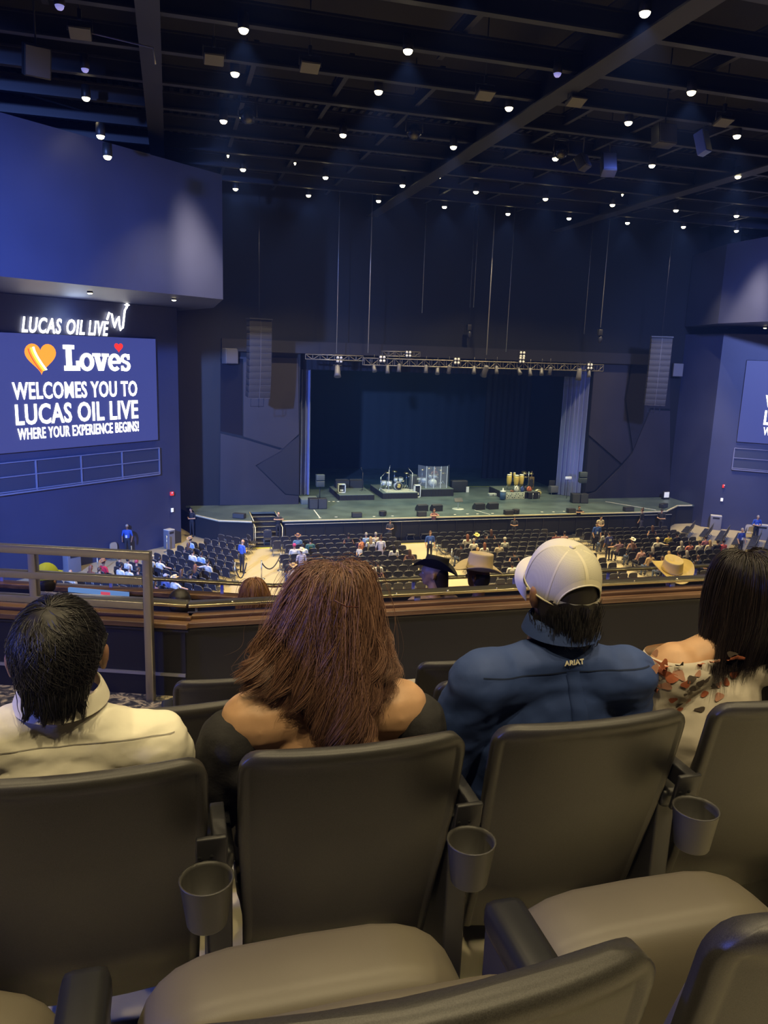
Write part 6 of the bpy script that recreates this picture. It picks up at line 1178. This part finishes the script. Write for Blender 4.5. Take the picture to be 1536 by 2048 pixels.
tp = [('top', V(cx, 1.84, 10.22), (0.20, 0.16, 0.12), V(cx, 1.70, zm-0.155), (0.205, 0.130, 0.06)), ('top', ol, (0.070, 0.082, 0.066), V(ol.x-0.045, ol.y+0.09, ol.z-0.22), (0.078, 0.085, 0.07)), ('top', orr, (0.070, 0.082, 0.066), V(orr.x+0.045, orr.y+0.09, orr.z-0.22), (0.078, 0.085, 0.07)),
      ('top', V(ol.x-0.045, ol.y+0.09, ol.z-0.22), 0.07, V(ol.x+0.05, ol.y+0.3, ol.z-0.28), 0.055), ('top', V(orr.x+0.045, orr.y+0.09, orr.z-0.22), 0.07, V(orr.x-0.05, orr.y+0.3, orr.z-0.28), 0.055),
      ('top', ol + V(0.02, -0.03, -0.07), 0.045, V(cx-0.08, 1.62, zm-0.135), (0.06, 0.04, 0.03)), ('top', orr + V(-0.02, -0.03, -0.07), 0.045, V(cx+0.08, 1.62, zm-0.125), (0.06, 0.04, 0.03))]
fgchild('off_shoulder_top', flesh('off_shoulder_top', tp, 0.0085, 5, [blk_cloth], None, wrinkle(16, 0.003, 0.6)), t)
hb = flesh('hair_mass', [('h', hc + V(0, -0.01, 0.02), (0.094, 0.10, 0.098), hc + V(0, -0.035, -0.03), (0.092, 0.09, 0.08)), ('h', hc + V(0, -0.035, -0.03), (0.090, 0.085, 0.07), hc + V(-0.01, -0.060, -0.14), (0.085, 0.058, 0.05)), ('h', hc + V(0.0, -0.065, -0.13), (0.085, 0.050, 0.05), hc + V(0.022, -0.105, -0.265), (0.050, 0.026, 0.03)), ('h', hc + V(-0.06, -0.02, -0.04), 0.055, hc + V(-0.120, -0.025, -0.125), 0.034), ('h', hc + V(0.06, -0.01, -0.04), 0.05, hc + V(0.085, -0.03, -0.10), 0.032)], 0.010, 5, [mat('hair_base_auburn', (0.075, 0.032, 0.02), 0.5)])
ho = fgchild('hair', hb, t)
r_ = random.Random(11); gd = []
for k in range(230):
    th = R(r_.uniform(-205, 25)); c, s = math.cos(th), math.sin(th); top = hc + V(0.016+0.055*c*r_.uniform(0.1, 1), -0.01+0.05*s*r_.uniform(0, 1), 0.112)
    kk = r_.uniform(0.92, 1.06); eq = hc + V(0.101*c*kk, 0.116*s*kk, 0.035)
    side = abs(c)**2.2; sg_ = -1 if c < 0 else 1
    ex = (-0.185*r_.uniform(0.75, 1.02) if sg_ < 0 else 0.118*r_.uniform(0.8, 1.1))
    lowx = 0.016+0.064*c*r_.uniform(0.5, 1.05)+r_.gauss(0, 0.014)
    x_e = lowx*(1-side)+ex*side; z_e = (-0.285+r_.uniform(-0.045, 0.05))*(1-side)+(-0.135+r_.uniform(-0.03, 0.035))*side; y_e = (-0.140+r_.uniform(-0.005, 0.03))*(1-side)+(-0.045+r_.uniform(-0.03, 0.03))*side
    mid = hc + V(0.6*x_e+0.5*0.092*c*kk, min(-0.02, 0.110*s*kk)-0.02*(1-side), -0.095)
    gd.append([top, hc + V(0.085*c*kk+0.01, 0.09*s*kk, 0.125), eq, mid, hc + V(x_e*1.05, y_e-0.012, z_e*0.75), hc + V(x_e, y_e, z_e)])
au = strand_mat('auburn_hair', (0.070, 0.034, 0.028), (0.34, 0.185, 0.125), 0.38)
hairs('strands', clumps(gd, 60, 0.0080, 0.0028, 0.034, 26, 4), 0.00075, au, ho)
fly = [g for g in gd[::3]]; hairs('fly_strands', clumps(fly, 6, 0.020, 0.022, 0.018, 18, 9), 0.0004, au, ho)
p = ony(692, 1212, 1.54); fgobj('hair_pin', MB().tube([(p.x-0.025, p.y, p.z+0.014), (p.x, p.y-0.004, p.z), (p.x+0.03, p.y+0.01, p.z-0.008)], 0.0016, 6), mat('pin_brown', (0.08, 0.02, 0.015), 0.4), t)
# ---------------- man in the white mesh cap
t = fg_thing('person in a white mesh-back cap and dark blue shirt lettered ARIAT, seen from behind', (0.93, 1.86, ZB))
hc = ony(1124, 1178, 1.69); jl = ony(966, 1362, 1.655); jr = ony(1250, 1352, 1.655); cx = (jl.x+jr.x)/2+0.005; zm = (jl.z+jr.z)/2; yw = R(4)
body = flesh('body', head_fg(hc, yw, 0.99, 0.070, V(cx, 1.715, zm+0.04)) + torso_prims('skin', jl, jr, cx, 0, 0.055, 0.17, k=0.72) + arm_prims('skin', jl, -1, 0.058, 0.048) + arm_prims('skin', jr, 1, 0.058, 0.048) + leg_prims(cx, 10.22), 0.008, 5, [tan_skin, jean_m, shoe_m], ['skin', 'trousers', 'shoes'])
fgchild('body', body, t)
blue_shirt = mat('blue_shirt_cloth', (0.030, 0.062, 0.215), 0.75, bump=(10, 0.3, 0.012))
sp_ = torso_prims('shirt', jl, jr, cx, 0, 0.080, 0.215) + arm_prims('shirt', jl, -1, 0.080, 0.066, False, 'shirt') + arm_prims('shirt', jr, 1, 0.080, 0.066, False, 'shirt')
sm3 = flesh('shirt', sp_, 0.009, 6, [blue_shirt], None, wrinkle(6.0, 0.0075, 1.4)); sh = fgchild('shirt', sm3, t); bv = bvh_of(sm3)
fgobj('collar', collar(hc.x-0.002, 1.675, ony(1125, 1288, 1.58).z+0.002, 0.081, 0.079, 0.036, 0.24, tilt=0.006), blue_shirt, t)
navy_seam = mat('navy_seam', (0.008, 0.018, 0.06), 0.9)
fgobj('yoke_seam', surf_line((jl.x-0.03, 0, zm+0.050), (jr.x+0.03, 0, zm+0.040), bv, 0.003, 60, 0.0015, -0.004), navy_seam, t)
a_ = ony(1151, 1327, 1.592); tx = text_geo('ARIAT', 0.0165, 0.0006, 0, 1.15, 0.0004, 1.05); tx.v = [(v[0]+a_.x, v[1], v[2]+a_.z) for v in tx.v]
fgobj('lettering', conform(tx, bv, 0.0045), mat('cream_thread', (0.75, 0.70, 0.55), 0.7), t)
pb, pe = ony(1150, 1345, 1.59), ony(1166, 1440, 1.585); pl_ = MB(); vs = []
for i in range(21):
    u = i/20; x = pb.x+(pe.x-pb.x)*u; z = pb.z+(pe.z-pb.z)*u*1.2
    for k, o in ((-1, -0.0005), (-0.8, -0.0045), (0, -0.005), (0.8, -0.0045), (1, -0.0005)): vs.append((x+k*(0.017+0.007*u), o, z))
pl_.add(vs, [(5*i+j, 5*i+5+j, 5*i+6+j, 5*i+1+j) for i in range(20) for j in range(4)], 0, True); fgobj('box_pleat', conform(pl_, bv, 0.001), blue_shirt, t)
hn = flesh('hair', [('h', hc + V(0, -0.030, 0.02), (0.076, 0.075, 0.076), hc + V(0, -0.030, -0.02), (0.078, 0.076, 0.066)), ('h', hc + V(0, -0.02, 0.0), (0.082, 0.083, 0.066), hc + V(0, -0.045, -0.065), (0.077, 0.062, 0.05)), ('h', hc + V(0, -0.050, -0.06), (0.072, 0.056, 0.04), hc + V(0, -0.050, -0.100), (0.066, 0.045, 0.025))], 0.009, 4, [mat('hair_base_black', (0.010, 0.008, 0.008), 0.5)])
ho = fgchild('hair', hn, t)
ng = []
for i in range(70):
    th = R(r_.uniform(-175, -5)); z0 = r_.uniform(-0.10, -0.02); ng.append([hc + V(0.080*math.cos(th), 0.105*math.sin(th), z0), hc + V(0.079*math.cos(th), 0.107*math.sin(th), z0-0.02), hc + V(0.073*math.cos(th), 0.100*math.sin(th), max(-0.120, z0-0.04))])
hairs('strands', clumps(ng, 45, 0.008, 0.006, 0.001, 6, 8), 0.0007, hm1, ho)
cap_c = mat('white_mesh_cap', (0.66, 0.62, 0.52), 0.75)
nt = cap_c.node_tree; b_ = nt.nodes['Principled BSDF']; tcd = nt.nodes.new('ShaderNodeTexCoord'); vo = nt.nodes.new('ShaderNodeTexVoronoi'); vo.inputs['Scale'].default_value = 300; vo.inputs['Randomness'].default_value = 0.1
cr = nt.nodes.new('ShaderNodeValToRGB'); e = cr.color_ramp.elements; e[0].position = 0.1; e[0].color = (0.50, 0.47, 0.37, 1); e[1].position = 0.45; e[1].color = (0.60, 0.57, 0.45, 1)
nt.links.new(tcd.outputs['Object'], vo.inputs['Vector']); nt.links.new(vo.outputs['Distance'], cr.inputs['Fac']); nt.links.new(cr.outputs['Color'], b_.inputs['Base Color'])
cap_f = mat('white_cap_front', (0.72, 0.69, 0.62), 0.8, bump=(300, 0.1, 0.001)); cap_s = mat('cap_seam_cream', (0.74, 0.69, 0.52), 0.7)
ct = bpy.data.objects.new('cap', None); COL.objects.link(ct); ct.parent = t; ct.location = hc - t.location + V(0, 0, 0.018); ct.rotation_euler = (R(17), 0, yw); ct.scale = (0.93, 0.93, 0.96); ct['label'] = 'white trucker cap with a strap opening at the back'
RX, RY, RZ = 0.0985, 0.113, 0.108
def dome(a, h, k=1.0):   # a = angle from the back, h = 0 rim .. 1 top
    z = -0.012+ (RZ+0.012)*math.sin(h*PI/2)**0.92; s = math.cos(h*PI/2)**0.62
    return V(RX*k*s*math.sin(a), -RY*k*s*math.cos(a), z*1.0)
def arch(a): 
    w_ = R(40); return 0.36*math.sqrt(max(0, 1-(a/w_)**2)) if abs(a) < w_ else -1
NU, NV = 120, 36; mb = MB(); mf = MB()
for i in range(NU):
    a0, a1 = -PI+2*PI*i/NU, -PI+2*PI*(i+1)/NU; am = (a0+a1)/2
    for j in range(NV):
        h0, h1 = j/NV, (j+1)/NV
        if (h0+h1)/2 < arch(am): continue
        (mf if abs(am) > R(112) else mb).add([dome(a0, h0), dome(a1, h0), dome(a1, h1), dome(a0, h1)], [(0, 1, 2, 3)], 0, True)
for m_, nm, mt in ((mb, 'mesh_panel', cap_c), (mf, 'front_panel', cap_f)):
    me = m_.mesh(nm, [mt]); bm = bmesh.new(); bm.from_mesh(me); bmesh.ops.remove_doubles(bm, verts=bm.verts[:], dist=0.0002); bmesh.ops.recalc_face_normals(bm, faces=bm.faces[:]); bm.to_mesh(me); bm.free(); link(nm, me, ct)
sw = MB()
for am, w_, h0 in ((0, 0.0065, 0.37), (R(58), 0.0035, 0.0), (R(-58), 0.0035, 0.0), (R(112), 0.004, 0), (R(-112), 0.004, 0)):
    vs = []
    for i in range(25):
        h = h0+(0.985-h0)*i/24; p = dome(am, h, 1.012); ww = w_*(1-0.5*h); d = V(math.cos(am), math.sin(am), 0)
        vs += [p-d*ww, p+d*ww]
    sw.add(vs, [(2*i, 2*i+1, 2*i+3, 2*i+2) for i in range(24)], 0, True)
obj('seam_tape', sw, cap_s, ct)
rimp = [dome(R(40)*math.cos(PI*i/40), max(0, arch(R(39.99)*math.cos(PI*i/40))), 1.012) for i in range(41)]
ed = MB()
ed.add([q for i in range(41) for q in (rimp[i], dome(R(40)*1.16*math.cos(PI*i/40), arch(R(39.99)*math.cos(PI*i/40))*1.22+0.012, 1.014))], [(2*i, 2*i+1, 2*i+3, 2*i+2) for i in range(40)], 0, True)
ed.tube(rimp, 0.0022, 6); ed.tube([dome(a, 0.0, 1.0) for a in [R(40)+(2*PI-R(80))*i/60 for i in range(61)]], 0.0028, 6); obj('edge_binding', ed, cap_s, ct)
stp = MB(); stp.grid(lambda u, v: dome(R(-43+86*u), 0.0, 1.016) + V(0, 0, -0.006+0.024*v), 30, 2); stp.grid(lambda u, v: dome(R(-43+86*u), 0.0, 0.985) + V(0, 0, -0.006+0.024*v), 30, 2)
so_ = obj('strap', stp, mat('strap_plastic', (0.55, 0.55, 0.50), 0.3), ct)
for a in (-36, -30, -24, 28, 34): 
    p = dome(R(a), 0, 1.02) + V(0, 0, 0.006); obj('snap_hole', MB().ball(p, 0.0022, 8), mat('hole_black', (0.002, 0.002, 0.002), 0.9), so_)
obj('top_button', MB().ball((0, 0, RZ+0.001), (0.009, 0.009, 0.004), 12), cap_s, ct)
bl = MB()
for o in (0.0, -0.004): bl.grid(lambda u, v: (0.110*math.cos(PI*u)*(1-0.10*v), 0.095*math.sin(PI*u)+0.075*v*(math.sin(PI*u)**0.45), -0.008-0.030*abs(math.cos(PI*u))**2*v-0.012*v+o), 30, 6)
obj('bill', bl, cap_f, ct)
# ---------------- woman in the floral top
t = fg_thing('person with long straight dark hair and a cream floral top, seen from behind', (1.47, 1.88, ZB))
hc = ony(1488, 1190, 1.71); jl = ony(1338, 1338, 1.68); jr = jl + V(0.325, 0, -0.005); cx = (jl.x+jr.x)/2; zm = (jl.z+jr.z)/2
body = flesh('body', head_fg(hc, 0.1, 1.0, 0.056, V(cx, 1.70, zm+0.02)) + torso_prims('skin', jl, jr, cx, 0, 0.074, 0.18, k=0.93) + arm_prims('skin', jl, -1, 0.060, 0.050) + arm_prims('skin', jr, 1, 0.064, 0.052) + leg_prims(cx, 10.22), 0.008, 8, [fg_skin, jean_m, shoe_m], ['skin', 'trousers', 'shoes'])
fgchild('body', body, t)
flo = mat('cream_floral_cloth', (0.82, 0.74, 0.62), 0.8, bump=(14, 0.2, 0.01)); leafm = mat('print_dark_leaf', (0.10, 0.075, 0.06), 0.85); petm = mat('print_orange_petal', (0.52, 0.15, 0.07), 0.85); petl = mat('print_pale_petal', (0.62, 0.32, 0.22), 0.85)
ol = jl + V(-0.028, 0.0, -0.030)
tp_old = [('top', V(cx, 1.86, 10.22), (0.20, 0.16, 0.12), V(cx, 1.74, zm-0.14), (0.195, 0.125, 0.09)), ('top', V(cx, 1.74, zm-0.14), (0.195, 0.125, 0.09), V(cx+0.02, 1.715, zm-0.055), (0.175, 0.098, 0.055)), ('top', ol, (0.066, 0.080, 0.060), V(ol.x-0.05, ol.y+0.09, ol.z-0.23), 0.068), ('top', V(ol.x-0.05, ol.y+0.09, ol.z-0.23), 0.066, V(ol.x+0.06, ol.y+0.3, ol.z-0.28), 0.05),
      ('top', jr + V(0.0, 0, 0.0), 0.078, V(jr.x+0.05, jr.y+0.09, jr.z-0.25), 0.066), ('top', jr, 0.076, V(cx+0.05, 1.69, zm+0.03), (0.06, 0.06, 0.05)), ('top', ol + V(0.01, -0.035, -0.03), 0.045, V(cx-0.03, 1.635, zm-0.01), (0.06, 0.03, 0.03))]
tp = torso_prims('top', jl, jr, cx, 0, 0.082, 0.20) + arm_prims('top', jl, -1, 0.082, 0.066, False, 'top') + arm_prims('top', jr, 1, 0.082, 0.066, False, 'top')
sm4 = flesh('floral_top', tp, 0.008, 6, [flo], None, wrinkle(8, 0.003, 1.5)); zc_ = ony(1335, 1314, 1.66).z; x0_, x1_ = ony(1283, 1290, 1.68).x, ony(1425, 1290, 1.64).x
bm = bmesh.new(); bm.from_mesh(sm4)                # the neckline slipped off one shoulder
for co_, no_ in ((V(0, 0, zc_), V(0, 0, 1)), (V(x0_, 0, 0), V(1, 0, 0)), (V(cx+0.13, 0, 0), V(1, 0, 0))): bmesh.ops.bisect_plane(bm, geom=bm.verts[:]+bm.edges[:]+bm.faces[:], plane_co=co_, plane_no=no_)
cut = [f for f in bm.faces if x0_ < (c := f.calc_center_median()).x < cx+0.13 and c.z > zc_]
bmesh.ops.delete(bm, geom=cut, context='FACES'); bm.to_mesh(sm4); bm.free()
fgchild("floral_top", sm4, t); bv = bvh_of(sm4)
def petal(px, py, w_, h_, ang, m, nm):
    c = ony(px, py, 1.62); k = 0.9/770.0; mb_ = MB(); vs = [(c.x, 0, c.z)]
    for i in range(14):
        a = 2*PI*i/14; rr = 1+0.18*math.sin(3*a+px); x, z = w_*k*rr*math.cos(a)*abs(math.cos(a))**0.2*(1 if True else 0), h_*k*rr*math.sin(a)
        vs.append((c.x+x*math.cos(ang)-z*math.sin(ang), 0, c.z+x*math.sin(ang)+z*math.cos(ang)))
    mb_.add(vs, [(0, 1+i, 1+(i+1) % 14) for i in range(14)], 0, True); fgobj(nm, conform(mb_, bv, 0.0035+0.0004*(hash(nm) % 3)), m, t)
for px, py, w_, h_, an, m in ((1440, 1335, 16, 9, 0.6, leafm), (1452, 1302, 15, 7, -0.2, leafm), (1372, 1352, 12, 9, 0.3, leafm), (1393, 1362, 14, 10, -0.3, leafm), (1408, 1356, 11, 6, 0.5, leafm), (1378, 1372, 13, 7, -0.5, leafm), (1352, 1324, 8, 5, 1.2, leafm), (1364, 1385, 6, 4, 0, leafm), (1420, 1340, 7, 4, 0.8, leafm), (1428, 1372, 10, 5, -0.4, leafm), (1360, 1412, 9, 5, 0.6, leafm), (1400, 1418, 12, 6, 0.2, leafm), (1446, 1408, 9, 5, 1.0, leafm), (1316, 1352, 8, 4, 0.3, leafm)): petal(px, py, w_, h_, an, m, 'printed_leaf')
for px, py, w_, h_, an, m in ((1326, 1338, 14, 17, 0.4, petm), (1338, 1352, 15, 12, -0.4, petm), (1318, 1322, 10, 13, 0.2, petm), (1352, 1345, 10, 15, 0.9, petl), (1362, 1362, 12, 10, 0.1, petm), (1388, 1342, 9, 7, 0.5, petl), (1330, 1372, 12, 9, 0.3, petl), (1460, 1312, 22, 10, 0.1, petm), (1478, 1322, 14, 12, 0.5, petl), (1470, 1350, 12, 9, 0, petm), (1300, 1300, 8, 9, 0.3, petl), (1440, 1370, 9, 6, 0.6, petl), (1455, 1365, 7, 10, 0.2, petm), (1345, 1400, 9, 8, 0.2, petm), (1380, 1404, 8, 6, 0.7, petl), (1410, 1388, 10, 8, 0.3, petm), (1436, 1392, 12, 9, 0.6, petl), (1365, 1424, 10, 8, 0.1, petm), (1420, 1425, 12, 8, 0.5, petm), (1455, 1425, 10, 9, 0.9, petl), (1300, 1330, 9, 12, 0.2, petl), (1312, 1375, 9, 11, 0.4, petm), (1395, 1325, 8, 6, 0.2, petm), (1422, 1318, 9, 7, 0.8, petl)): petal(px, py, w_, h_, an, m, 'printed_petal')
hb = flesh('hair_mass', [('h', hc + V(0, -0.01, 0.02), (0.093, 0.10, 0.098), hc + V(0, -0.03, -0.02), (0.097, 0.09, 0.08)), ('h', hc + V(0, -0.03, -0.03), (0.098, 0.080, 0.07), hc + V(-0.015, -0.055, -0.15), (0.118, 0.050, 0.035)), ('h', hc + V(0.05, -0.05, -0.12), (0.05, 0.045, 0.04), hc + V(0.06, -0.09, -0.30), (0.03, 0.018, 0.03))], 0.010, 5, [mat('hair_base_dark', (0.008, 0.006, 0.007), 0.45)])
ho = fgchild('hair', hb, t); gd = []
for k in range(170):
    th = R(r_.uniform(-205, 25)); c, s = math.cos(th), math.sin(th); kk = r_.uniform(0.95, 1.05); top = hc + V(0.03*c, 0.0+0.03*s, 0.117)
    xe = 0.150*c*r_.uniform(0.85, 1.1)-0.012; ze = -0.175+r_.uniform(-0.035, 0.03); ye = -0.098 if s < -0.4 else -0.06
    if c > 0.15 and k % 4: ze = -0.30+r_.uniform(-0.06, 0.06); xe = 0.03+0.06*c; ye = -0.125
    elif k % 9 == 0: ze = -0.215; ye = -0.118
    gd.append([top, hc + V(0.09*c*kk, 0.10*s*kk, 0.125), hc + V(0.108*c*kk, 0.118*s*kk, 0.03), hc + V(0.115*c*kk, 0.112*s*kk-0.008, -0.08), hc + V(xe, ye, ze)])
dk = strand_mat('dark_brown_hair', (0.006, 0.005, 0.006), (0.030, 0.020, 0.018), 0.35)
hairs('strands', clumps(gd, 55, 0.008, 0.004, 0.003, 14, 6), 0.0008, dk, ho)

# ---------------- people of the front balcony rows beyond the parapet
def loge(px, py, y, yaw, skin, shirt, label, hair=None, hat=None, lean=0.0, legs=True):
    h = ony(px, py, y); root = V(h.x-HS[0], h.y-HS[1], h.z-HS[2]); t = thing('person', label, 'person', root, 0, 'people in the front balcony rows')
    P = sit_torso() + sit_legs() + arms_down() + head_fg(HS, yaw, 0.98, 0.055, (0, 0.12, 1.08)); sk = shirt
    link('body', flesh('body', P, 0.0125, 3, [skin, clothm(shirt), jean_m, shoe_m], ORDER), t)
    seat_ = thing('theatre_seat', 'loge seat under the ' + ' '.join(label.split()[:8]), 'seat', (root.x, root.y-0.06, 8.5), 0, 'seats of the front balcony rows')
    obj('back_shell', MB().box((0, -0.02, 0.60), (0.47, 0.05, 0.55), 0, rotx(R(8)), 0.02), plastic, seat_); obj('cushion', MB().box((0, 0.28, 0.44), (0.46, 0.44, 0.10), 0, None, 0.03), grey_vinyl, seat_); obj('standard', MB().box((0, 0.1, 0.2), (0.36, 0.08, 0.38)), black_metal, seat_)
    return t, Vector(HS)
lime = mat('lime_cap', (0.42, 0.50, 0.05), 0.7)
t, h = loge(93, 1160, 6.75, -0.5, tan_skin, BLK, 'person in a lime green cap and black jacket behind the left guard rail'); c = bpy.data.objects.new('cap', None); COL.objects.link(c); c.parent = t; c.location = h + V(0, 0, 0.035); c.rotation_euler = (R(4), 0, R(-28))
obj('crown', ball_cap(0.096, 0.112, 0.115), lime, c); obj('sweatband', MB().lathe([(0.094, -0.02), (0.097, 0.0)], (0, 0, 0), 20), mat('white_band', (0.7, 0.7, 0.66), 0.7), c); obj('side_patch', MB().box((-0.04, -0.103, 0.02), (0.04, 0.008, 0.014), 0, rotz(-0.35)), white_m, c)
link('hair', flesh('hair', [('h', (0, 0.11, 1.26), (0.085, 0.075, 0.06), (0, 0.095, 1.21), (0.075, 0.06, 0.03))], 0.012, 2, [hairm(HAIRC['black'])]), t)
t, h = loge(508, 1188, 6.2, 0.0, fg_skin, (0.35, 0.04, 0.05), 'person with curled light auburn hair beyond the corner of the wooden ledge')
hm_ = link('hair', flesh('hair', [('h', h + V(0, -0.01, 0.025), (0.094, 0.10, 0.098), h + V(0, -0.03, -0.04), (0.10, 0.09, 0.07)), ('h', h + V(0, -0.06, -0.08), (0.12, 0.06, 0.06), h + V(0, -0.08, -0.19), (0.13, 0.05, 0.05))], 0.012, 3, [mat('hair_base_copper', (0.16, 0.07, 0.035), 0.5)]), t)
gd = []
for k in range(60):
    th = R(r_.uniform(-200, 20)); c_, s_ = math.cos(th), math.sin(th); gd.append([h + V(0.02*c_, 0, 0.125), h + V(0.10*c_, 0.10*s_, 0.11), h + V(0.112*c_, 0.115*s_, 0.0), h + V(0.13*c_, 0.10*s_-0.03, -0.10), h + V(0.15*c_, -0.10, -0.22+r_.uniform(-0.04, 0.04))])
hairs('strands', clumps(gd, 30, 0.012, 0.008, 0.016, 14, 3), 0.0016, strand_mat('copper_hair', (0.14, 0.055, 0.025), (0.42, 0.22, 0.10), 0.4), hm_)
t, h = loge(868, 1146, 5.75, R(62), fg_skin, (0.30, 0.20, 0.16), 'person in a black cowboy hat turned aside in a brown top'); eyes(t, h, R(62), 0.98)
hatb = mat('black_felt', (0.006, 0.006, 0.009), 0.8); o = link('hat', cowboy_hat(0.088, 0.106, 0.095, 0.165, 0.19, 0.075, 40).mesh('hat', [hatb]), t, h + V(0.01, -0.01, 0.048), (R(8), R(14), R(62))); o['label'] = 'black cowboy hat with upturned brim'
obj('hat_band', MB().lathe([(0.0915, 0.0), (0.0915, 0.02)], (0, 0, 0), 24), gloss_black, o).scale = (0.97, 1.17, 1)
link('hair', flesh('hair', [('h', h + V(0.04, -0.03, 0.0), (0.075, 0.07, 0.07), h + V(0.06, -0.04, -0.12), (0.055, 0.05, 0.06))], 0.012, 2, [hairm((0.03, 0.018, 0.014))]), t)
t, h = loge(957, 1151, 5.75, R(38), DARKSKIN, (0.26, 0.22, 0.26), 'person in a cream felt cowboy hat seen from behind'); eyes(t, h, R(38), 0.98)
felt = mat('cream_felt', (0.58, 0.47, 0.30), 0.85); o = link('hat', cowboy_hat(0.092, 0.112, 0.135, 0.185, 0.205, 0.055, 48, 0.42).mesh('hat', [felt]), t, h + V(0, -0.01, 0.06), (R(6), R(3), R(80))); o['label'] = 'cream felt cowboy hat'
obj('hat_band', MB().lathe([(0.094, 0.0), (0.094, 0.016)], (0, 0, 0), 24), mat('tan_band', (0.45, 0.35, 0.2), 0.7), o).scale = (1, 1.2, 1)
link('hair', flesh('hair', [('h', h + V(0.01, -0.03, 0.0), (0.082, 0.075, 0.06), h + V(0.012, -0.045, -0.055), (0.07, 0.05, 0.03))], 0.012, 2, [hairm(HAIRC['black'])]), t)
t, h = loge(1343, 1150, 5.9, R(-5), tan_skin, (0.12, 0.12, 0.12), 'person in a yellow straw cowboy hat bent forward behind the parapet')
straw = mat('yellow_straw', (0.72, 0.55, 0.20), 0.7, bump=(180, 0.25, 0.002)); o = link('hat', cowboy_hat(0.090, 0.112, 0.110, 0.180, 0.215, 0.07, 48, 0.40).mesh('hat', [straw]), t, h + V(0, 0.0, 0.05), (R(14), R(-4), R(-8))); o['label'] = 'yellow straw cowboy hat tilted down'
obj('hat_band', MB().lathe([(0.092, 0.0), (0.092, 0.018)], (0, 0, 0), 24), mat('tan_band', (0.45, 0.35, 0.2), 0.7), o).scale = (1, 1.22, 1)
t, h = loge(360, 1207, 6.1, -0.4, tan_skin, (0.025, 0.03, 0.03), 'person in a dark jacket bending low behind the corner of the ledge')
link('hair', flesh('hair', [('h', h + V(0, 0, 0.03), (0.092, 0.105, 0.095), h + V(0, -0.03, -0.02), (0.088, 0.085, 0.06))], 0.012, 2, [hairm(HAIRC['black'])]), t)

bpy.data.scenes.remove(TMP)
